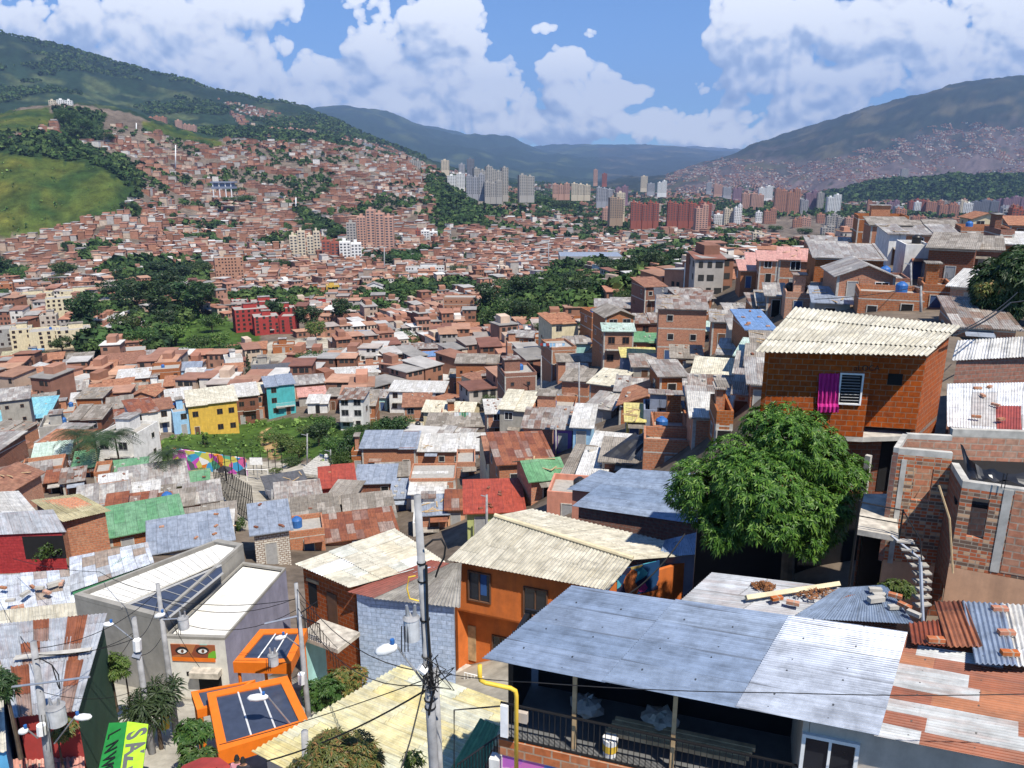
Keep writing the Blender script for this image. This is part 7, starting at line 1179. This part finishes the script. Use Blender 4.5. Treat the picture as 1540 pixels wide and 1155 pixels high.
stn = thing('cable_car_station', tuple(P(338, 290, 1150)), 0, 'blue-grey cable car station on tall legs amid the hillside houses', 'station'); mb = MB(); mb.box(-15, 15, -10, 10, 6, 9); mb.box(-16, 16, -11, 11, 14, 16); mb.box(-13, 13, -8, 8, 9, 14); mb.obj('hall', 'wall_bluegrey', stn)
for x in (-13, -4, 5, 13): mb = MB(); mb.tube([(x, -9, -6), (x, -9, 15)], .8, 6); mb.obj('pillar', 'white_paint', stn)
for i, (u, v0, v1, Y) in enumerate(((264, 218, 240, 1400), (205, 185, 205, 1600), (445, 297, 314, 1180))):
    pole('white cable car pylon on the hillside, %s' % ('in the middle', 'highest up', 'lowest down')[i], (u, v0, Y), (u, v1, Y), 1.1, .8, 'cable_car_pylon', 'white_paint', 'cable car pylons')
# ------------------------------------------------------------------ people
def person(u, v, Y, label, shirt, legs='dark', hh=1.68, sit=False, face=0.):
    p = P(u, v, Y); o = thing('person', tuple(p), face, label, 'person', None); k = hh/1.7
    J = dict(pel=(0, 0, .92), spn=(0, .0, 1.15), chs=(0, .01, 1.36), nck=(0, 0, 1.48), hd0=(0, -.01, 1.56), hd1=(0, -.01, 1.68), lsh=(-.18, 0, 1.4), lel=(-.24, .0, 1.13), lwr=(-.22, -.1, .9), rsh=(.18, 0, 1.4), rel=(.25, .03, 1.13), rwr=(.24, -.12, .93), lhp=(-.1, 0, .88), lkn=(-.12, -.05, .48), lan=(-.11, .04, .08), lto=(-.12, -.12, .04), rhp=(.1, 0, .88), rkn=(.12, -.12, .5), ran=(.12, -.02, .09), rto=(.13, -.18, .04))
    Ed = [('pel', 'spn'), ('spn', 'chs'), ('chs', 'nck'), ('nck', 'hd0'), ('hd0', 'hd1'), ('chs', 'lsh'), ('lsh', 'lel'), ('lel', 'lwr'), ('chs', 'rsh'), ('rsh', 'rel'), ('rel', 'rwr'), ('pel', 'lhp'), ('lhp', 'lkn'), ('lkn', 'lan'), ('lan', 'lto'), ('pel', 'rhp'), ('rhp', 'rkn'), ('rkn', 'ran'), ('ran', 'rto')]
    Rd = dict(pel=.14, spn=.125, chs=.14, nck=.055, hd0=.085, hd1=.09, lsh=.065, lel=.045, lwr=.032, rsh=.065, rel=.045, rwr=.032, lhp=.1, lkn=.06, lan=.045, lto=.035, rhp=.1, rkn=.06, ran=.045, rto=.035)
    nm = list(J); me = bpy.data.meshes.new('body'); me.from_pydata([tuple(c*k for c in J[n]) for n in nm], [(nm.index(a), nm.index(b)) for a, b in Ed], []); b = link('body', me, o); b.modifiers.new('skin', 'SKIN'); 
    for i, n in enumerate(nm): me.skin_vertices[0].data[i].radius = (Rd[n]*k, Rd[n]*k)
    me.skin_vertices[0].data[0].use_root = True; s = b.modifiers.new('smooth', 'SUBSURF'); s.levels = s.render_levels = 1
    m = NT('clothes_person'); x, y, z = m.sep(m.objc()); m.base(m.ramp(m.math('DIVIDE', z, 1.7*k), [(0, (.05, .04, .035)), (.05, MCOL[legs]), (.55, MCOL[shirt]), (.86, (.30, .16, .10)), (.95, (.02, .015, .012))], 'CONSTANT')); me.materials.append(m.m)
    hb = MB(); hb.tube([(0, -.0, 1.60*k), (0, .0, 1.69*k), (0, .0, 1.755*k)], .098*k, 10, .05*k); hb.obj('hair', 'paint_black', o); return o
MCOL = dict(dark=(.03, .03, .04), white=(.7, .7, .7), blue=(.06, .12, .35), red=(.4, .04, .04), pink=(.55, .25, .3), jeans=(.08, .12, .22))
MATS_ = None
person(491, 696, D(491, 696), 'person in a white shirt walking down the broad steps', 'white', 'jeans'); person(372, 1206, 20.6, 'person in dark clothes under the nearest orange canopy', 'dark'); person(363, 1202, 20.9, 'person in a pink top beside the one in dark clothes', 'pink', 'jeans'); person(274, 716, D(274, 716), 'person in dark clothes standing before the mural wall', 'dark'); person(754, 566, D(754, 566), 'person in a red shirt standing by the parked motorbikes on the lane', 'red')
def motorbike(u, v, Y, rz, label):
    p = P(u, v, Y); o = thing('motorbike', tuple(p), rz, label, 'motorbike', 'motorbikes parked on the lane')
    for x in (-.6, .6):
        mb = MB(); ring = [Vector((x+.29*math.cos(2*math.pi*k/14), 0, .3+.29*math.sin(2*math.pi*k/14))) for k in range(15)]; mb.tube(ring, .05, 6, caps=False); mb.tube([(x, -.04, .3), (x, .04, .3)], .2, 10); mb.obj('wheel', 'metal_black', o)
    mb = MB(); mb.tube([(-.6, 0, .35), (-.25, 0, .6), (.25, 0, .75), (.42, 0, .85), (.6, 0, .3)], .05, 6); mb.box(-.2, .2, -.12, .12, .28, .58); mb.obj('frame', 'steel', o); mb = MB(); mb.tube([(.0, 0, .72), (.32, 0, .78)], .14, 8, .1); mb.obj('fuel_tank', 'wall_red', o); mb = MB(); mb.box(-.6, 0, -.12, .12, .68, .78); mb.obj('seat', 'paint_black', o); mb = MB(); mb.tube([(.4, -.33, 1.0), (.42, 0, .9), (.4, .33, 1.0)], .02, 5); mb.obj('handlebar', 'metal_black', o)
for a in ((758, 570, D(758, 570), .6, 'red motorbike parked nearest the person on the lane'), (764, 574, D(764, 574), .5, 'motorbike parked second along the lane wall'), (785, 579, D(785, 579), .4, 'motorbike parked farther right along the lane wall')): motorbike(*a)
um = thing('red_umbrella', tuple(P(302, 1178, 19.5)), 0, 'red parasol at the bottom edge beside the path', 'umbrella'); mb = MB()
for k in range(10): a, b = 2*math.pi*k/10, 2*math.pi*(k+1)/10; mb.poly([(0, 0, .55), (math.cos(a)*.9, math.sin(a)*.9, .2), (math.cos(b)*.9, math.sin(b)*.9, .2)])
mb.obj('canopy', 'wall_red', um); mb = MB(); mb.tube([(0, 0, -1.7), (0, 0, .5)], .025, 6); mb.obj('shaft', 'steel', um)
# laundry lines
def laundry(u0, u1, v, Y, label, cols, n):
    rng = random.Random(int(u0)); a, b = P(u0, v, Y), P(u1, v, Y); o = thing('laundry_line', tuple(a), 0, label, 'laundry', 'laundry hung out to dry'); mb = MB(); mb.tube([(0, 0, 0), tuple(b-a)], .015, 4); mb.obj('line', 'cable', o)
    for k in range(n):
        c = (b-a)*((k+.5)/n); mb = MB(); w, hh = (b-a).length/n*.4, rng.uniform(.45, .8); e = (b-a).normalized(); mb.quad(c-e*w-Vector((0, .02, hh)), c+e*w-Vector((0, -.02, hh*rng.uniform(.8, 1))), c+e*w, c-e*w); mb.obj('garment', rng.choice(cols), o)
for a in ((1062, 1078, 464, 116, 'white laundry on the balcony of the upper brick house', ['cloth_white'], 5), (1003, 1036, 508, 108, 'row of white and pink laundry before the pale green roof', ['cloth_white', 'wall_pink', 'wall_white'], 9), (683, 708, 620, 100, 'green and white laundry on the cream house terrace', ['cloth_white', 'wall_green', 'wall_aqua'], 7), (812, 850, 516, 128, 'laundry strung along the brick terrace at the left', ['cloth_white', 'wall_lightblue', 'wall_red'], 8), (1028, 1048, 665, 58, 'colourful laundry beside the raw brick parapet left of the mango', ['cloth_white', 'wall_pink', 'wall_red'], 5), (95, 114, 692, 104, 'white sheets on the green terrace at the left', ['cloth_white'], 3), (806, 826, 665, 84, 'laundry under the purple house balcony', ['wall_blue', 'cloth_white', 'wall_red'], 6)): laundry(*a)
NCUSTOM = 0
print('near houses', len(HINFO)-N0)
fill_houses(300-len(HINFO)-NCUSTOM)
# ------------------------------------------------------------------ labels from look and neighbourhood
LMK = [(325, 622, 'the yellow house'), (428, 600, 'the teal house'), (648, 560, 'the pink-roofed house'), (790, 715, 'the green gable roof'), (752, 778, 'the red roof'), (1150, 720, 'the mango tree'), (1280, 580, 'the curtain house'), (820, 820, 'the cream gable roof'), (240, 880, 'the grey library'), (385, 735, 'the ball court'), (405, 475, 'the dark red blocks'), (80, 505, 'the cream blocks'), (347, 408, 'the slim brick tower'), (338, 280, 'the cable station'), (90, 290, 'the grassy hill'), (400, 655, 'the green bank'), (1035, 503, 'the pale green roof'), (962, 533, 'the yellow awning'), (848, 680, 'the purple house'), (975, 612, 'the orange gable roof'), (1375, 395, 'the white upper building'), (485, 705, 'the broad steps'), (825, 382, 'the tall white mast'), (567, 350, 'the twin brick tower'), (888, 393, 'the long shed'), (150, 690, 'the court palms'), (1420, 285, 'the wooded hill'), (735, 275, 'the grey slab towers'), (995, 318, 'the long red blocks'), (1182, 300, 'the broad brick towers'), (470, 370, 'the cream twin towers'), (640, 405, 'the white long building')]
ORD = 'first second third fourth fifth sixth seventh eighth ninth tenth eleventh twelfth thirteenth fourteenth fifteenth sixteenth seventeenth eighteenth nineteenth twentieth'.split()+['twenty-'+q for q in 'first second third fourth fifth sixth seventh eighth ninth'.split()]
def rel(u, v):
    best = min((q for q in LMK if math.hypot(q[0]-u, (q[1]-v)*1.4) > 26), key=lambda q: math.hypot(q[0]-u, (q[1]-v)*1.4)); dx, dy = u-best[0], v-best[1]
    return ('left of ' if dx < 0 else 'right of ')+best[2] if abs(dx) > abs(dy)*1.2 else ('behind ' if dy < 0 else 'in front of ')+best[2]
def assign(items):                                                   # (object, u, v, look)
    g = {}
    for o, u, v, look in items: g.setdefault(look+' '+rel(u, v), []).append((u, o))
    for base, l in g.items():
        l.sort(key=lambda q: q[0])
        for i, (_, o) in enumerate(l): o['label'] = base if len(l) == 1 else base+', '+('leftmost' if i == 0 else 'rightmost' if i == len(l)-1 else ORD[i]+' from left')
it = []
for (o, u, v, wpx, wl, rk, rc, Y) in HINFO:
    if wl != 'custom' and not o.get('label'): it.append((o, u, v, '%s house, %s,' % (WN[wl], RN[rc] if rk != 'F' else 'flat slab roof')))
TN = dict(b='brick', p='pinkish', r='dark red', w='white', g='light grey', c='cream', d='dark slate', s='grey', t='brown', v='mauve')
for (o, u, v, w_, h_, c) in TOWERS: it.append((o, u, v, ('slender ' if h_ > w_*1.5 else 'wide ' if w_ > h_*1.2 else 'stout ')+TN[c]+' apartment tower'))
TK = dict(round_a='dark rounded tree', round_b='mid-green rounded tree', bushy='low bushy tree', light='light green tree', tall='tall dark loose tree', cone='dark conifer', airy='airy tree', palm='feathery palm')
for (o, u, v, hp, wp, k) in TREES: it.append((o, u, v, ('small ' if hp < 20 else 'large ' if hp > 45 else '')+TK[k]))
assign(it)
seen = {}
for o in S.objects:
    if o.parent is None and o.get('category'): seen.setdefault(o['label'], []).append(o)
for l, os_ in seen.items():
    if len(os_) > 1: print('DUP', l, len(os_))
    if not 4 <= len(l.split()) <= 16: print('LEN', len(l.split()), l)
# ------------------------------------------------------------------ far crowd meshes (last: they keep clear of every house object)
def crowd():
    A = np.concatenate([visible_lots(lots(60, 420, .80, 46, 38, 6.0, 8.3, 3.2), lambda u, v, x, y: zone_near(u, v, x, y) & (y > 60)), visible_lots(lots(420, 1000, .78, 62, 44, 7.6, 9.2, 7), zone_mid)])
    A = np.array([l for l in A if not blocked(l[0], l[1], 4.2)])
    B = visible_lots(lots(1000, 2300, .78, 90, 60, 11, 11.5, 8), zone_mid)
    B = np.array([l for l in B if not blocked(l[0], l[1], 6)])
    k = A[:, 1] < 420; va0 = house_crowd(A[k], 5.9, 8.2, .95, 620, True); va, fa, ca = house_crowd(A[~k], 7.3, 8.8, 1., 620); vb, fb, cb = house_crowd(B, 10.5, 11, 1.05, 0)
    C = visible_lots(lots(2300, 4300, .72, 110, 95, 22, 22, 14), lambda u, v, x, y: inpoly(u, v, [(400, 205), (560, 226), (660, 256), (850, 282), (1000, 286), (1560, 290), (1560, 330), (700, 330), (640, 262), (400, 225), (320, 145), (330, 150)]) & (fbm(x/160, y/160, 4, 3) < .5))
    E = visible_lots(lots(4200, 8000, .72, 150, 150, 21, 24, 30), lambda u, v, x, y: (u > 1000) & (v > 238-(u-1150)*.14+14*np.sin(u/60)) & (fbm(x/330, y/330, 4, 5) < .54), .95)
    G = visible_lots(lots(2400, 4300, .72, 60, 60, 16, 18, 8), lambda u, v, x, y: inpoly(u, v, [(325, 148), (400, 165), (600, 225), (640, 248), (560, 235), (420, 190), (350, 165)]) & (fbm(x/120, y/120, 4, 8) < .60))
    sets = [va0, (va, fa, ca), (vb, fb, cb), house_crowd(C, 16, 16, 1.6, 0), house_crowd(E, 13, 13, .95, 0), house_crowd(G, 11, 11, 1., 0)]
    V = []; Q = []; K = []; n = 0
    for v, f, c in sets: V.append(v); Q.append(f+n); K.append(c); n += len(v)
    print('crowd lots', len(A), len(B), len(C), len(E), len(G))
    o = link('distant_houses', raw_mesh('distant_houses', np.concatenate(V), np.concatenate(Q), ['far_walls'], np.concatenate(K))); tag(o, 'thousands of far brick houses with tin and tile roofs covering the valley and its slopes', 'houses', kind='stuff')
def far_woods():
    x1, y1 = forest(60000, lambda u, v, x, y: mask(WOOD, u, v) & ((y > 900) | (fbm(x/32, y/32, 3, 71) > .43)), 150, 2300, 0); hs = np.where(y1 < 600, 8., 10.)
    x2, y2 = forest(42000, lambda u, v, x, y: inpoly(u, v, FARV) & ~mask(GRASS+BARE, u, v) & (fbm(x/70, y/70, 4, 21) > np.where(y > 1150, .505, .63)), 380, 2600, 0)
    x3, y3 = forest(9000, lambda u, v, x, y: mask(WOOD[-1:], u, v), 2600, 3600, 0)
    x4, y4 = forest(26000, lambda u, v, x, y: (v > 255) & (v < 330) & (u > 640), 1300, 4500, 0)
    x5, y5 = forest(60000, lambda u, v, x, y: (u < 640) & (v < 250) & (fbm(x/230, y/420, 4, 61) > .49) & (y > 2300), 2300, 4900, 0)
    sel = y1 > 215; x1, y1, hs = x1[sel], y1[sel], hs[sel]
    x = np.concatenate([x1, x2, x3, x4, x5]); y = np.concatenate([y1, y2, y3, y4, y5]); h = np.concatenate([hs*RNG.uniform(.7, 1.3, len(x1)), RNG.uniform(5, 11, len(x2)), RNG.uniform(14, 24, len(x3)), RNG.uniform(8, 15, len(x4)), RNG.uniform(9, 20, len(x5))])
    k = np.array([not blocked(a, b, 1.5) for a, b in zip(x, y)]); x, y, h = x[k], y[k], h[k]
    nr = y < 620; print('far trees', nr.sum(), len(x)); P1_ = clumps(x[nr], y[nr], h[nr]*RNG.uniform(.6, 1.15, nr.sum()), 90, .42); P2_ = clumps(x[~nr], y[~nr], h[~nr], 14)
    V, C = np.concatenate([P1_[0], P2_[0]]), np.concatenate([P1_[2], P2_[2]]); Q = np.arange(len(V)).reshape(-1, 4)
    o = link('distant_woods', raw_mesh('distant_woods', V, Q, ['far_leaf'], C)); tag(o, 'dark green woods and tree patches spread through the far city', 'woods', kind='stuff')
    gx, gy = [], []
    x, y = forest(26000, lambda u, v, x, y: mask(GRASS, u, v), 80, 2000, 0); k = fbm(x/30, y/30, 4, 31) > np.where(y > 500, .52, .40); x, y = x[k], y[k]
    V, Q, C = clumps(x, y, np.clip(y*.006, .5, 3.2)*RNG.uniform(.5, 1.3, len(x)), 9); C = C*2.0+np.array([.02, .025, 0])
    o = link('hillside_scrub', raw_mesh('hillside_scrub', V, Q, ['far_leaf'], C)); tag(o, 'low green scrub and grass tufts on the open slopes', 'scrub', kind='stuff')
crowd(); far_woods()
